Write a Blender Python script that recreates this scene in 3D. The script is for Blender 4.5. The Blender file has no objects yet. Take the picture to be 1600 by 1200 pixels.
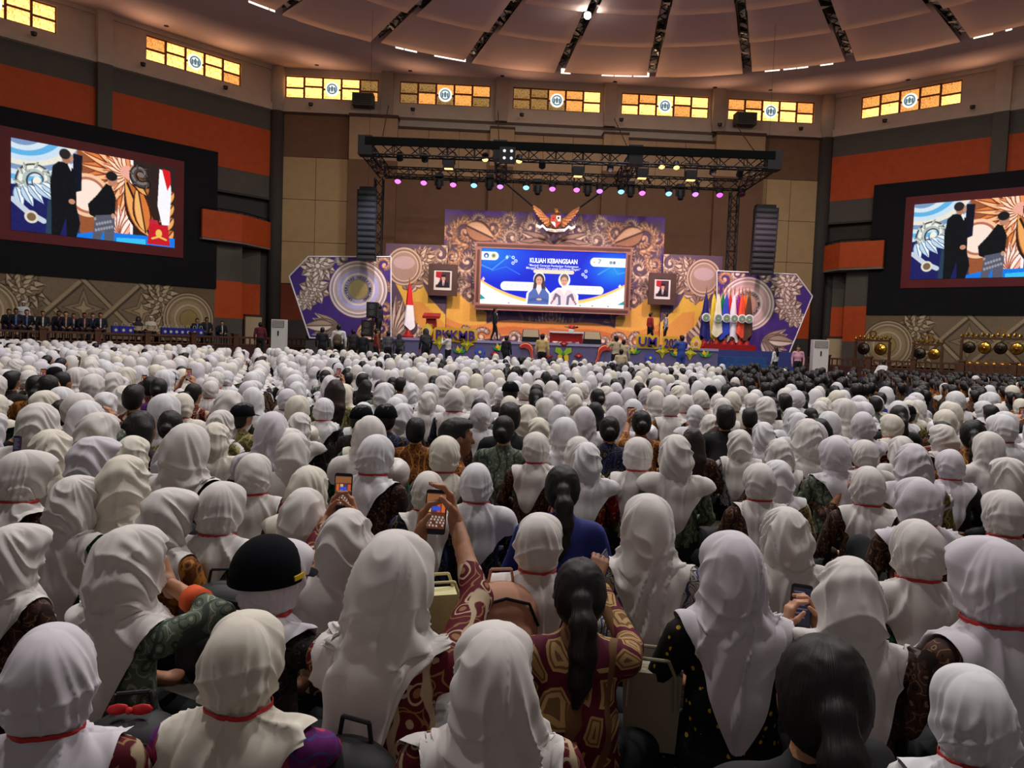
import bpy, bmesh, math, random
import numpy as np
from mathutils import Vector, Matrix

scene = bpy.context.scene
col = scene.collection
PI = math.pi

# ---------------------------------------------------------------- camera
F = 1202.0                                   # focal length in pixels of the 1600 x 1200 frame
PITCH = math.atan((600 - 531) / F)
ROLL = math.radians(2.1)
CAM = np.array([0.0, 0.0, 1.46])
FW = np.array([0, math.cos(PITCH), -math.sin(PITCH)])
_u = np.array([0, math.sin(PITCH), math.cos(PITCH)])
_r = np.array([1.0, 0, 0])
RT = _r * math.cos(ROLL) + _u * math.sin(ROLL)
UP = -_r * math.sin(ROLL) + _u * math.cos(ROLL)
cd = bpy.data.cameras.new('camera')
cd.sensor_width = 36.0
cd.lens = F / 1600 * 36.0
cd.clip_start = 0.05
cd.clip_end = 300
cam = bpy.data.objects.new('camera', cd)
col.objects.link(cam)
cam.matrix_world = Matrix(((RT[0], UP[0], -FW[0], CAM[0]), (RT[1], UP[1], -FW[1], CAM[1]),
                           (RT[2], UP[2], -FW[2], CAM[2]), (0, 0, 0, 1)))
scene.camera = cam

# ---------------------------------------------------------------- world, lights, exposure
vs = scene.view_settings
vs.view_transform = 'Standard'
vs.look = 'None'
vs.gamma = 1.0
vs.use_curve_mapping = False
vs.exposure = 0.0
world = bpy.data.worlds.new('hall_ambience')
scene.world = world
world.use_nodes = True
world.node_tree.nodes['Background'].inputs[0].default_value = (1.0, 0.90, 0.86, 1)
world.node_tree.nodes['Background'].inputs[1].default_value = 0.105

HALL_C = (5.0, 22.2)                         # plan centre of the round ceiling
CEIL_Z = 17.2


def add_light(name, kind, loc, target, energy, color, size=1.0, spot=60, blend=0.6):
    l = bpy.data.lights.new(name, kind)
    l.energy = energy
    l.color = color
    if kind == 'AREA':
        l.shape = 'DISK'
        l.size = size
    else:
        l.shadow_soft_size = size
    if kind == 'SPOT':
        l.spot_size = math.radians(spot)
        l.spot_blend = blend
    o = bpy.data.objects.new(name, l)
    col.objects.link(o)
    o.location = loc
    d = Vector(target) - Vector(loc)
    o.rotation_euler = d.to_track_quat('-Z', 'Y').to_euler()
    return o


# unseen ceiling luminaires, assumed over the audience (two rings of the round ceiling)
LAMPS = []
for r, n, a0 in ((12.0, 7, 38),):
    for k in range(n):
        a = math.radians(a0 + 360 * k / n)
        LAMPS.append((HALL_C[0] + r * math.cos(a), HALL_C[1] + r * math.sin(a)))
for k, (x, y) in enumerate(LAMPS):
    add_light('unseen_ceiling_light', 'AREA', (x, y, CEIL_Z - 0.35), (x, y, 0), 900, (1.0, 0.945, 0.92), 1.1)
# weaker fill lamps added over the back of the hall to brighten near rows
for x in (-7, 3):
    LAMPS.append((x, 5.5))
    add_light('unseen_ceiling_light', 'AREA', (x, 5.5, CEIL_Z - 0.35), (x, 5.5, 0), 620, (1.0, 0.945, 0.92), 1.1)
# added cornice uplights, standing in for the windows' warm glow on the ceiling
UPL = []
for x in (-12.5, -6.5, 0.0, 6.0, 12.0, 17.0):
    UPL.append((x, 46.9 + x * .0446, 15.05))
for k in (3.5, 8.0, 13.0):
    UPL.append((-14.7 - .676 * k + .737 * .5, 47.0 - .737 * k - .676 * .5, 15.15))
    UPL.append((18.94 + .737 * k - .676 * .5, 48.5 - .676 * k - .737 * .5, 15.15))
for x, y, z in UPL:
    add_light('added_cornice_uplight', 'SPOT', (x, y, z), (x * .86 + HALL_C[0] * .14, y * .86 + HALL_C[1] * .14, CEIL_Z + .4), 180, (1.0, 0.62, 0.36), 0.15, 150, 1.0)
# stage wash from the front truss
for x, c, e in ((-4.2, (1.0, 0.72, 0.62), 2000), (0.2, (1.0, 0.74, 0.70), 2200), (4.2, (1.0, 0.72, 0.74), 2200), (9.0, (1.0, 0.66, 0.70), 2000)):
    add_light('stage_wash_light', 'SPOT', (x, 35.6, 9.4), (x * 1.05, 41.6, 3.6), e, c, 0.25, 84, 0.9)
add_light('stage_wash_light', 'SPOT', (-6.0, 35.6, 9.4), (-8.2, 39.6, 3.6), 1300, (0.75, 0.72, 1.0), 0.2, 60, 0.9)
add_light('stage_wash_light', 'SPOT', (11.5, 35.6, 9.4), (13.0, 39.6, 3.6), 1300, (1.0, 0.62, 0.85), 0.2, 60, 0.9)
for x in (-3.5, 2.2, 8.0):                   # front light from the hall ceiling on the stage edge
    add_light('front_spot_light', 'SPOT', (x, 26.0, CEIL_Z - .4), (x, 36.5, 1.3), 900, (1.0, 0.93, 0.88), 0.25, 34, 0.8)


# ---------------------------------------------------------------- picking points from the photo
def ray(x, y):
    return FW + RT * (x - 800) / F - UP * (y - 600) / F


def P(x, y, Y):
    d = ray(x, y)
    return CAM + d * (Y / d[1])


def PZ(x, y, z):
    d = ray(x, y)
    return CAM + d * ((z - CAM[2]) / d[2])


def proj(p):
    d = np.asarray(p) - CAM
    w = d @ FW
    return 800 + F * (d @ RT) / w, 600 - F * (d @ UP) / w


class Fr:
    """a vertical wall plane: s along it, n into the hall, z up"""

    def __init__(s, o, d):
        s.o = np.array(o, float)
        d = np.array(d, float)
        s.d = d / np.linalg.norm(d)
        s.n = np.array([-s.d[1], s.d[0]])

    def pt(s, a, n, z):
        q = s.o + s.d * a + s.n * n
        return (q[0], q[1], z)

    def px(s, x, y, off=0.0):
        dr = ray(x, y)
        t, a = np.linalg.solve(np.c_[dr[:2], -s.d], s.o + s.n * off)
        return a, CAM[2] + t * dr[2]


BWL = Fr((18.94, 48.5), (-33.64, -1.5))      # back wall
LW = Fr((-14.7, 47.0), (-.676, -.737))       # left diagonal wall
RW = Fr((18.94, 48.5), (-.737, .676))        # right diagonal wall (s is negative along it)


# ---------------------------------------------------------------- materials
def lin(c):
    return tuple((v / 255 / 12.92) if v / 255 <= 0.04045 else ((v / 255 + 0.055) / 1.055) ** 2.4 for v in c)


def _new(name):
    m = bpy.data.materials.new(name)
    m.use_nodes = True
    nt = m.node_tree
    return m, nt, nt.nodes['Principled BSDF']


def mat(name, rgb, rough=0.6, var=0.12, scale=6.0, bump=0.0, bscale=40.0, metal=0.0, spec=0.4, stretch=(1, 1, 1), sheen=0.0):
    """plain procedural material: a base colour (sRGB 0-255) with noise variation and fine relief"""
    m, nt, b = _new(name)
    N, L = nt.nodes, nt.links
    c = lin(rgb)
    tc = N.new('ShaderNodeTexCoord')
    mp = N.new('ShaderNodeMapping')
    mp.inputs['Scale'].default_value = stretch
    L.new(tc.outputs['Object'], mp.inputs[0])
    no = N.new('ShaderNodeTexNoise')
    no.inputs['Scale'].default_value = scale
    no.inputs['Detail'].default_value = 4
    L.new(mp.outputs[0], no.inputs['Vector'])
    rp = N.new('ShaderNodeValToRGB')
    rp.color_ramp.elements[0].position = 0.3
    rp.color_ramp.elements[1].position = 0.7
    rp.color_ramp.elements[0].color = tuple(v * (1 - var) for v in c) + (1,)
    rp.color_ramp.elements[1].color = tuple(min(1, v * (1 + var)) for v in c) + (1,)
    L.new(no.outputs['Fac'], rp.inputs[0])
    L.new(rp.outputs[0], b.inputs['Base Color'])
    b.inputs['Roughness'].default_value = rough
    b.inputs['Metallic'].default_value = metal
    b.inputs['Specular IOR Level'].default_value = spec
    if sheen:
        b.inputs['Sheen Weight'].default_value = sheen
    if bump:
        n2 = N.new('ShaderNodeTexNoise')
        n2.inputs['Scale'].default_value = bscale
        n2.inputs['Detail'].default_value = 3
        L.new(mp.outputs[0], n2.inputs['Vector'])
        bp = N.new('ShaderNodeBump')
        bp.inputs['Strength'].default_value = bump
        bp.inputs['Distance'].default_value = 0.02
        L.new(n2.outputs['Fac'], bp.inputs['Height'])
        L.new(bp.outputs[0], b.inputs['Normal'])
    return m


def emit(name, rgb, strength, base=(10, 10, 10)):
    m, nt, b = _new(name)
    b.inputs['Base Color'].default_value = lin(base) + (1,)
    b.inputs['Emission Color'].default_value = lin(rgb) + (1,)
    b.inputs['Emission Strength'].default_value = strength
    return m


def batik(name, base, c2, c3, scale=14.0, style=0, rough=0.75):
    """printed batik cloth: distorted cells, dots and vine lines"""
    m, nt, b = _new(name)
    N, L = nt.nodes, nt.links
    tc = N.new('ShaderNodeTexCoord')
    nz = N.new('ShaderNodeTexNoise')
    nz.inputs['Scale'].default_value = scale * 0.5
    L.new(tc.outputs['Object'], nz.inputs['Vector'])
    mx = N.new('ShaderNodeVectorMath')
    mx.operation = 'MULTIPLY_ADD'
    k = (0.0 if style == 1 else 0.07)
    mx.inputs[1].default_value = (k, k, k)
    L.new(nz.outputs['Color'], mx.inputs[0])
    L.new(tc.outputs['Object'], mx.inputs[2])
    v = N.new('ShaderNodeTexVoronoi')
    v.inputs['Scale'].default_value = scale
    if style in (2, 3):
        v.feature = 'DISTANCE_TO_EDGE'
    L.new(mx.outputs[0], v.inputs['Vector'])
    rp = N.new('ShaderNodeValToRGB')
    e = rp.color_ramp.elements
    rp.color_ramp.interpolation = 'CONSTANT'
    st = {0: ((0, c2), (0.16, base), (0.30, c3), (0.38, base), (0.60, c2), (0.66, base)),
          1: ((0, c2), (0.20, base), (0.9, base)),
          2: ((0, base), (0.09, c2), (0.15, c3), (0.20, c2), (0.30, c3)),
          3: ((0, c2), (0.03, base), (0.16, c3), (0.20, base))}[style]
    while len(e) < len(st):
        e.new(0.5)
    for i, (p, c) in enumerate(st):
        e[i].position = p
        e[i].color = lin(c) + (1,)
    L.new(v.outputs['Distance'], rp.inputs[0])
    # vine lines
    w = N.new('ShaderNodeTexWave')
    w.inputs['Scale'].default_value = scale * 0.22
    w.inputs['Distortion'].default_value = 9
    w.inputs['Detail'].default_value = 2
    w.inputs['Detail Scale'].default_value = 1.4
    L.new(tc.outputs['Object'], w.inputs['Vector'])
    r2 = N.new('ShaderNodeValToRGB')
    r2.color_ramp.elements[0].position = 0.86
    r2.color_ramp.elements[1].position = 0.92
    L.new(w.outputs['Fac'], r2.inputs[0])
    mix = N.new('ShaderNodeMixRGB')
    L.new(r2.outputs[0], mix.inputs[0])
    L.new(rp.outputs[0], mix.inputs[1])
    mix.inputs[2].default_value = lin(c3 if style != 1 else base) + (1,)
    L.new(mix.outputs[0], b.inputs['Base Color'])
    b.inputs['Roughness'].default_value = rough
    b.inputs['Specular IOR Level'].default_value = 0.2
    return m


def print_mat(name, emission=0.0, rough=0.55):
    """flat print carried by the mesh's own colour attribute"""
    m, nt, b = _new(name)
    a = nt.nodes.new('ShaderNodeAttribute')
    a.attribute_name = 'Col'
    b.inputs['Roughness'].default_value = rough
    b.inputs['Specular IOR Level'].default_value = 0.25
    if emission:
        b.inputs['Specular IOR Level'].default_value = 0.05
        b.inputs['Base Color'].default_value = (0.01, 0.01, 0.01, 1)
        nt.links.new(a.outputs['Color'], b.inputs['Emission Color'])
        b.inputs['Emission Strength'].default_value = emission
    else:
        nt.links.new(a.outputs['Color'], b.inputs['Base Color'])
    return m


# ---------------------------------------------------------------- objects
def tag(o, label=None, cat=None, group=None, kind=None):
    if label:
        o['label'] = label
    if cat:
        o['category'] = cat
    if group:
        o['group'] = group
    if kind:
        o['kind'] = kind
    return o


def empty(name, loc, label=None, cat=None, group=None, kind=None, rz=0.0, sc=1.0, parent=None):
    o = bpy.data.objects.new(name, None)
    col.objects.link(o)
    o.location = loc
    o.rotation_euler = (0, 0, rz)
    o.scale = (sc, sc, sc)
    o.empty_display_size = 0.1
    if parent:
        o.parent = parent
    return tag(o, label, cat, group, kind)


def abs_loc(o):
    v = Vector((0, 0, 0))
    while o:
        v = v + Vector(o.location)
        o = o.parent
    return v


def mesh_obj(name, verts, faces, mats, parent=None, smooth=False, fmat=None, local=False):
    """link a mesh; world-space vertices are re-centred on their base unless local"""
    v = np.asarray(verts, dtype=float).reshape(-1, 3)
    me = bpy.data.meshes.new(name)
    if not local:
        lo, hi = v.min(0), v.max(0)
        c = np.array([(lo[0] + hi[0]) / 2, (lo[1] + hi[1]) / 2, lo[2]])
        v = v - c
    me.from_pydata(v.tolist(), [], [tuple(int(i) for i in f) for f in faces])
    for m in (mats if isinstance(mats, (list, tuple)) else [mats]):
        me.materials.append(m)
    if fmat is not None:
        me.polygons.foreach_set('material_index', np.asarray(fmat, dtype=np.int32))
    if smooth:
        me.polygons.foreach_set('use_smooth', np.ones(len(me.polygons), dtype=bool))
    me.update()
    o = bpy.data.objects.new(name, me)
    col.objects.link(o)
    if parent:
        o.parent = parent
        if not local:
            o.location = Vector(c) - abs_loc(parent)
    elif not local:
        o.location = c
    return o


class MB:
    """collects shapes for one mesh"""

    def __init__(s):
        s.v, s.f, s.n = [], [], 0

    def add(s, v, f):
        v = [tuple(p) for p in v]
        s.v += v
        s.f += [tuple(i + s.n for i in q) for q in f]
        s.n += len(v)
        return s

    def hexa(s, c):
        """eight corners: bottom ring then top ring"""
        return s.add(c, [(3, 2, 1, 0), (4, 5, 6, 7), (0, 1, 5, 4), (1, 2, 6, 5), (2, 3, 7, 6), (3, 0, 4, 7)])

    def box(s, x0, x1, y0, y1, z0, z1):
        return s.hexa([(x0, y0, z0), (x1, y0, z0), (x1, y1, z0), (x0, y1, z0),
                       (x0, y0, z1), (x1, y0, z1), (x1, y1, z1), (x0, y1, z1)])

    def wbox(s, fr, a0, a1, n0, n1, z0, z1):
        return s.hexa([fr.pt(a, n, z) for z in (z0, z1) for a, n in ((a0, n0), (a1, n0), (a1, n1), (a0, n1))])

    def prism(s, pts, off):
        """planar polygon extruded by a vector"""
        n = len(pts)
        off = np.asarray(off)
        v = [tuple(p) for p in pts] + [tuple(np.asarray(p) + off) for p in pts]
        f = [tuple(range(n))[::-1], tuple(range(n, 2 * n))] + [(i, (i + 1) % n, n + (i + 1) % n, n + i) for i in range(n)]
        return s.add(v, f)

    def cyl(s, p0, p1, r0, r1=None, n=8, cap=True):
        r1 = r0 if r1 is None else r1
        p0, p1 = np.asarray(p0, float), np.asarray(p1, float)
        d = p1 - p0
        d = d / (np.linalg.norm(d) + 1e-9)
        a = np.cross(d, (0, 0, 1) if abs(d[2]) < 0.9 else (1, 0, 0))
        a /= np.linalg.norm(a)
        b = np.cross(d, a)
        ring = [(math.cos(2 * PI * k / n), math.sin(2 * PI * k / n)) for k in range(n)]
        v = [p0 + r0 * (c * a + q * b) for c, q in ring] + [p1 + r1 * (c * a + q * b) for c, q in ring]
        f = [(k, (k + 1) % n, n + (k + 1) % n, n + k) for k in range(n)]
        if cap:
            f += [tuple(range(n))[::-1], tuple(range(n, 2 * n))]
        return s.add(v, f)

    def tube(s, pts, r, n=6):
        for a, b in zip(pts[:-1], pts[1:]):
            s.cyl(a, b, r, r, n)
        return s

    def lathe(s, c, axis, prof, n=20):
        """profile of (radius, distance along the axis)"""
        c, d = np.asarray(c, float), np.asarray(axis, float)
        d = d / np.linalg.norm(d)
        a = np.cross(d, (0, 0, 1) if abs(d[2]) < 0.9 else (1, 0, 0))
        a /= np.linalg.norm(a)
        b = np.cross(d, a)
        m = len(prof)
        v = [c + d * h + r * (math.cos(2 * PI * k / n) * a + math.sin(2 * PI * k / n) * b) for r, h in prof for k in range(n)]
        f = [(i * n + k, i * n + (k + 1) % n, (i + 1) * n + (k + 1) % n, (i + 1) * n + k) for i in range(m - 1) for k in range(n)]
        return s.add(v, f)

    def ball(s, c, r, n=10, sc=(1, 1, 1)):
        v, f = [], []
        for i in range(n // 2 + 1):
            t = PI * i / (n // 2)
            for k in range(n):
                v.append((c[0] + r * sc[0] * math.sin(t) * math.cos(2 * PI * k / n), c[1] + r * sc[1] * math.sin(t) * math.sin(2 * PI * k / n), c[2] + r * sc[2] * math.cos(t)))
        for i in range(n // 2):
            for k in range(n):
                f.append((i * n + k, (i + 1) * n + k, (i + 1) * n + (k + 1) % n, i * n + (k + 1) % n))
        return s.add(v, f)

    def build(s, name, m, parent=None, smooth=False):
        return mesh_obj(name, s.v, s.f, m, parent, smooth)


def struct(o):
    return tag(o, kind='structure')


_text_cache = {}


def text_geo(body, bold=0.0):
    """flat lettering outline as (verts, faces), height of a capital about 0.7, from the origin"""
    key = (body, bold)
    if key in _text_cache:
        return _text_cache[key]
    cu = bpy.data.curves.new('lettering', 'FONT')
    cu.body = body
    cu.size = 1.0
    cu.offset = bold
    cu.resolution_u = 3
    cu.align_x = 'CENTER'
    o = bpy.data.objects.new('lettering', cu)
    col.objects.link(o)
    dg = bpy.context.evaluated_depsgraph_get()
    me = o.evaluated_get(dg).to_mesh()
    v = [tuple(p.co) for p in me.vertices]
    f = [tuple(p.vertices) for p in me.polygons]
    o.evaluated_get(dg).to_mesh_clear()
    bpy.data.objects.remove(o)
    bpy.data.curves.remove(cu)
    _text_cache[key] = (np.array(v) if v else np.zeros((0, 3)), f)
    return _text_cache[key]


def letters(mb, body, fn, size, width=None, bold=0.0, cx=0.0, cy=0.0, rot=0.0):
    """add lettering to mb: fn(x, y) maps sign coordinates (metres, y up) to the world"""
    v, f = text_geo(body, bold)
    if not len(v):
        return
    w = v[:, 0].max() - v[:, 0].min()
    sx = size if width is None else width / w
    x = v[:, 0] * sx
    y = (v[:, 1] - 0.35) * size
    c, s_ = math.cos(rot), math.sin(rot)
    mb.add([fn(cx + a * c - b * s_, cy + a * s_ + b * c) for a, b in zip(x, y)], f)
# ---------------------------------------------------------------- flat prints, painted into a colour grid
class Cv:
    """canvas; units are canvas heights, x to the right, y down"""

    def __init__(s, w, h, bg):
        s.w, s.h = w, h
        s.a = np.empty((h, w, 3))
        s.a[:] = np.array(bg, float)
        s.asp = w / h
        s.X, s.Y = np.meshgrid((np.arange(w) + .5) / h, (np.arange(h) + .5) / h)

    def win(s, x0, x1, y0, y1):
        i0, i1 = max(0, int(x0 * s.h) - 1), min(s.w, int(x1 * s.h) + 2)
        j0, j1 = max(0, int(y0 * s.h) - 1), min(s.h, int(y1 * s.h) + 2)
        return (slice(j0, j1), slice(i0, i1)) if i1 > i0 and j1 > j0 else None

    def blend(s, w, m, c):
        m = m[..., None]
        s.a[w] = s.a[w] * (1 - m) + np.array(c, float) * m

    def ell(s, cx, cy, rx, ry, c, rot=0.0, al=1.0, soft=1.0):
        R = max(rx, ry) * (1.0 + 0.3 * (soft > 1))
        w = s.win(cx - R, cx + R, cy - R, cy + R)
        if not w:
            return
        x, y = s.X[w] - cx, s.Y[w] - cy
        if rot:
            q, r = math.cos(rot), math.sin(rot)
            x, y = x * q + y * r, -x * r + y * q
        d = (np.sqrt((x / rx) ** 2 + (y / ry) ** 2) - 1) * min(rx, ry) * s.h / soft
        s.blend(w, np.clip(.5 - d, 0, 1) * al, c)

    def poly(s, pts, c, al=1.0):
        p = np.array(pts, float)
        w = s.win(p[:, 0].min(), p[:, 0].max(), p[:, 1].min(), p[:, 1].max())
        if not w:
            return
        acc = 0
        for ox, oy in ((-.25, -.25), (.25, .25)):
            x, y = s.X[w] + ox / s.h, s.Y[w] + oy / s.h
            ins = np.zeros(x.shape, bool)
            for (xa, ya), (xb, yb) in zip(p, np.roll(p, -1, 0)):
                if ya == yb:
                    continue
                ins ^= ((ya > y) != (yb > y)) & (x < (xb - xa) * (y - ya) / (yb - ya) + xa)
            acc = acc + ins
        s.blend(w, acc / 2.0 * al, c)

    def stroke(s, pts, wd, c, al=1.0):
        pts = [tuple(p) for p in pts]
        wd = list(wd) if isinstance(wd, (list, tuple, np.ndarray)) else [wd] * len(pts)
        R = max(wd)
        xs, ys = [p[0] for p in pts], [p[1] for p in pts]
        w = s.win(min(xs) - R, max(xs) + R, min(ys) - R, max(ys) + R)
        if not w:
            return
        x, y = s.X[w], s.Y[w]
        best = np.full(x.shape, 1e9)
        for (xa, ya), (xb, yb), ra, rb in zip(pts[:-1], pts[1:], wd[:-1], wd[1:]):
            dx, dy = xb - xa, yb - ya
            t = np.clip(((x - xa) * dx + (y - ya) * dy) / (dx * dx + dy * dy + 1e-12), 0, 1)
            best = np.minimum(best, np.hypot(x - xa - t * dx, y - ya - t * dy) - (ra + t * (rb - ra)))
        s.blend(w, np.clip(.5 - best * s.h, 0, 1) * al, c)

    def leaf(s, x, y, ang, L, W, pal):
        """carved leaf: dark rim, body, light half, rib"""
        ca, sa = math.cos(ang), math.sin(ang)
        t = np.linspace(0, 1, 9)
        prof = np.sin(PI * t ** 0.75) * W / 2

        def out(k, sh=0.0):
            up = [(x + L * a * ca - (b * k + sh * b) * sa, y + L * a * sa + (b * k + sh * b) * ca) for a, b in zip(t, prof)]
            dn = [(x + L * a * ca + b * k * sa, y + L * a * sa - b * k * ca) for a, b in zip(t, prof)][::-1]
            return up + dn
        s.poly(out(1.25), pal[0])
        s.poly(out(1.0), pal[1])
        half = [(x + L * a * ca + b * .9 * sa, y + L * a * sa - b * .9 * ca) for a, b in zip(t, prof)] + [(x + L * ca, y + L * sa), (x, y)]
        s.poly(half, pal[2])
        s.stroke([(x, y), (x + L * .9 * ca, y + L * .9 * sa)], W * .05, pal[0])

    def scroll(s, x, y, r, a0, turns, sgn, w, pal, leaves=7):
        """acanthus scroll: a carved spiral with leaves along its outside"""
        n = int(18 * turns) + 2
        t = np.linspace(0, 1, n)
        rr = r * (1 - t) ** 0.9 + 0.02 * r
        an = a0 + sgn * 2 * PI * turns * t
        pts = np.c_[x + rr * np.cos(an), y + rr * np.sin(an)]
        wd = w * (1 - .6 * t)
        s.stroke(pts, wd * 1.3, pal[0])
        s.stroke(pts, wd * .9, pal[1])
        s.stroke(pts - np.array([.2 * w, .25 * w]), wd * .4, pal[2])
        m = leaves * 2
        for k in range(m):                              # plumes: long outside, short inside
            i = int(k * n * 0.72 / m)
            g = 1 - .55 * t[i]
            s.leaf(pts[i, 0], pts[i, 1], an[i] + sgn * .75, r * .62 * g, r * .20 * g, pal)
            if k % 2:
                s.leaf(pts[i, 0], pts[i, 1], an[i] + PI - sgn * .8, r * .30 * g, r * .13 * g, pal)
        s.ell(pts[-1, 0], pts[-1, 1], w * .8, w * .8, pal[2])

    def flower(s, x, y, r, pal, n=9):
        for ring, rr, k in ((0, 1.0, n), (1, .72, n - 2), (2, .45, 6)):
            for i in range(k):
                a = 2 * PI * (i + .5 * ring) / k + .3
                s.leaf(x + .18 * rr * r * math.cos(a), y + .18 * rr * r * math.sin(a), a, r * rr * .85, r * rr * .62, pal)
        s.ell(x, y, r * .17, r * .17, pal[0])
        s.ell(x, y, r * .13, r * .13, pal[2])

    def medallion(s, x, y, r, pal, core):
        for k, (q, c) in enumerate(((1.0, pal[0]), (.97, pal[2]), (.93, pal[1]), (.88, pal[0]), (.86, pal[2]), (.80, pal[1]),
                                    (.70, pal[3]), (.56, pal[2]), (.49, pal[1]), (.47, pal[3]), (.35, pal[0]), (.335, core))):
            s.ell(x, y, r * q, r * q, c)

    def mirror(s):
        h = s.w // 2
        s.a[:, s.w - h:] = s.a[:, :h][:, ::-1]
        s.a = s.a[:, :s.w]

    def grain(s, k=6, seed=0):
        rs = np.random.RandomState(seed)
        s.a = np.clip(s.a + rs.normal(0, k, s.a.shape[:2])[..., None], 0, 255)

    def mesh(s, name, fn, m, parent=None, keep=None):
        """grid mesh in the world: fn(u, v) with u, v arrays in 0..1 (v down)"""
        w, h = s.w, s.h
        U, V = np.meshgrid(np.linspace(0, 1, w), np.linspace(0, 1, h))
        v = np.stack(fn(U, V), -1).reshape(-1, 3)
        i = np.arange(w * h).reshape(h, w)
        q = np.stack([i[:-1, :-1], i[1:, :-1], i[1:, 1:], i[:-1, 1:]], -1).reshape(-1, 4)
        if keep is not None:
            k = keep(U, V).reshape(-1)
            q = q[k[q].all(1)]
        lo, hi = v.min(0), v.max(0)
        c = np.array([(lo[0] + hi[0]) / 2, (lo[1] + hi[1]) / 2, lo[2]])
        me = bpy.data.meshes.new(name)
        me.vertices.add(len(v))
        me.vertices.foreach_set('co', (v - c).ravel())
        me.loops.add(q.size)
        me.loops.foreach_set('vertex_index', q.ravel().astype(np.int32))
        me.polygons.add(len(q))
        me.polygons.foreach_set('loop_start', np.arange(0, q.size, 4, dtype=np.int32))
        me.update(calc_edges=True)
        x = s.a.reshape(-1, 3) / 255
        x = np.where(x <= .04045, x / 12.92, ((x + .055) / 1.055) ** 2.4)
        at = me.color_attributes.new('Col', 'BYTE_COLOR', 'POINT')
        at.data.foreach_set('color', np.c_[x, np.ones(len(x))].astype(np.float32).ravel())
        me.materials.append(m)
        me.validate()
        o = bpy.data.objects.new(name, me)
        col.objects.link(o)
        if parent:
            o.parent = parent
            o.location = Vector(c) - abs_loc(parent)
        else:
            o.location = c
        return o


def quad_fn(tl, tr, bl, br):
    tl, tr, bl, br = [np.asarray(p, float) for p in (tl, tr, bl, br)]

    def fn(u, v):
        return [(tl[k] * (1 - u) + tr[k] * u) * (1 - v) + (bl[k] * (1 - u) + br[k] * u) * v for k in range(3)]
    return fn
# ---------------------------------------------------------------- hall: floor, walls, ceiling
M_grey = mat('painted_grey_wall', (92, 86, 78), 0.8, .06, 2)
M_dgrey = mat('dark_grey_wall', (66, 62, 58), 0.8, .06, 2)
M_orange = mat('orange_wall_panel', (196, 78, 26), 0.7, .08, 3)
M_cream = mat('cream_plaster', (205, 186, 166), 0.85, .05, 1.5)
M_brown = mat('brown_acoustic_panel', (126, 92, 68), 0.85, .06, 2)
M_beige = mat('beige_acoustic_panel', (196, 164, 118), 0.85, .05, 2)
M_lbrown = mat('light_brown_panel', (186, 150, 114), 0.85, .05, 2)
M_trim = mat('dark_brown_trim', (80, 48, 34), 0.6, .08, 4)
M_floor = mat('hall_floor', (92, 84, 78), 0.45, .1, 1.2)
M_ceil = mat('ceiling_fabric', (222, 190, 186), 0.9, .04, 0.6)
M_black = mat('black_cloth', (14, 14, 18), 0.9, .2, 3)
M_dark = mat('dark_void', (14, 12, 12), 0.9, .1, 2)
M_red = mat('maroon_screen_frame', (112, 26, 32), 0.6, .08, 3)
M_wood = mat('brown_railing_wood', (88, 54, 34), 0.5, .2, 8, stretch=(1, 1, .2))
M_white = mat('white_enamel', (214, 212, 206), 0.45, .03, 3)
M_frame = mat('orange_window_frame', (150, 84, 46), 0.6, .1, 5)
M_foil = mat('silver_foil', (226, 216, 200), 0.4, .3, 5, bump=.5, bscale=12, metal=.2)
M_steel = mat('black_steel', (18, 17, 18), 0.6, .15, 5, spec=.25)
M_door = mat('lit_corridor_wall', (206, 184, 146), 0.8, .04, 2)

struct(MB().box(-42, 46, -8, 55, -0.3, 0).build('floor', M_floor))


def glass(name, lo, hi, st):
    m, nt, b = _new(name)
    N, L = nt.nodes, nt.links
    tc = N.new('ShaderNodeTexCoord')
    v = N.new('ShaderNodeTexVoronoi')
    v.inputs['Scale'].default_value = 9
    v.feature = 'DISTANCE_TO_EDGE'
    L.new(tc.outputs['Object'], v.inputs['Vector'])
    n = N.new('ShaderNodeTexNoise')
    n.inputs['Scale'].default_value = 2.2
    L.new(tc.outputs['Object'], n.inputs['Vector'])
    ad = N.new('ShaderNodeMath')
    ad.operation = 'MULTIPLY_ADD'
    L.new(v.outputs['Distance'], ad.inputs[0])
    ad.inputs[1].default_value = 3.0
    L.new(n.outputs['Fac'], ad.inputs[2])
    r = N.new('ShaderNodeValToRGB')
    r.color_ramp.elements[0].position = .35
    r.color_ramp.elements[0].color = lin(lo) + (1,)
    r.color_ramp.elements[1].position = .95
    r.color_ramp.elements[1].color = lin(hi) + (1,)
    L.new(ad.outputs[0], r.inputs[0])
    L.new(r.outputs[0], b.inputs['Emission Color'])
    b.inputs['Emission Strength'].default_value = st
    b.inputs['Base Color'].default_value = (.1, .06, .03, 1)
    b.inputs['Roughness'].default_value = .2
    return m


G_bright = glass('sunlit_stained_glass', (222, 104, 30), (255, 206, 116), 2.5)
G_mid = glass('amber_stained_glass', (196, 96, 40), (250, 180, 92), 1.15)
G_dim = glass('dim_stained_glass', (70, 44, 26), (196, 150, 84), .7)
M_emb = emit('backlit_emblem_blue', (110, 146, 160), .7)
M_embw = emit('backlit_emblem_white', (240, 240, 230), 1.25)
WZ0, WZ1 = 15.48, 16.78
_wn = [0]


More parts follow.
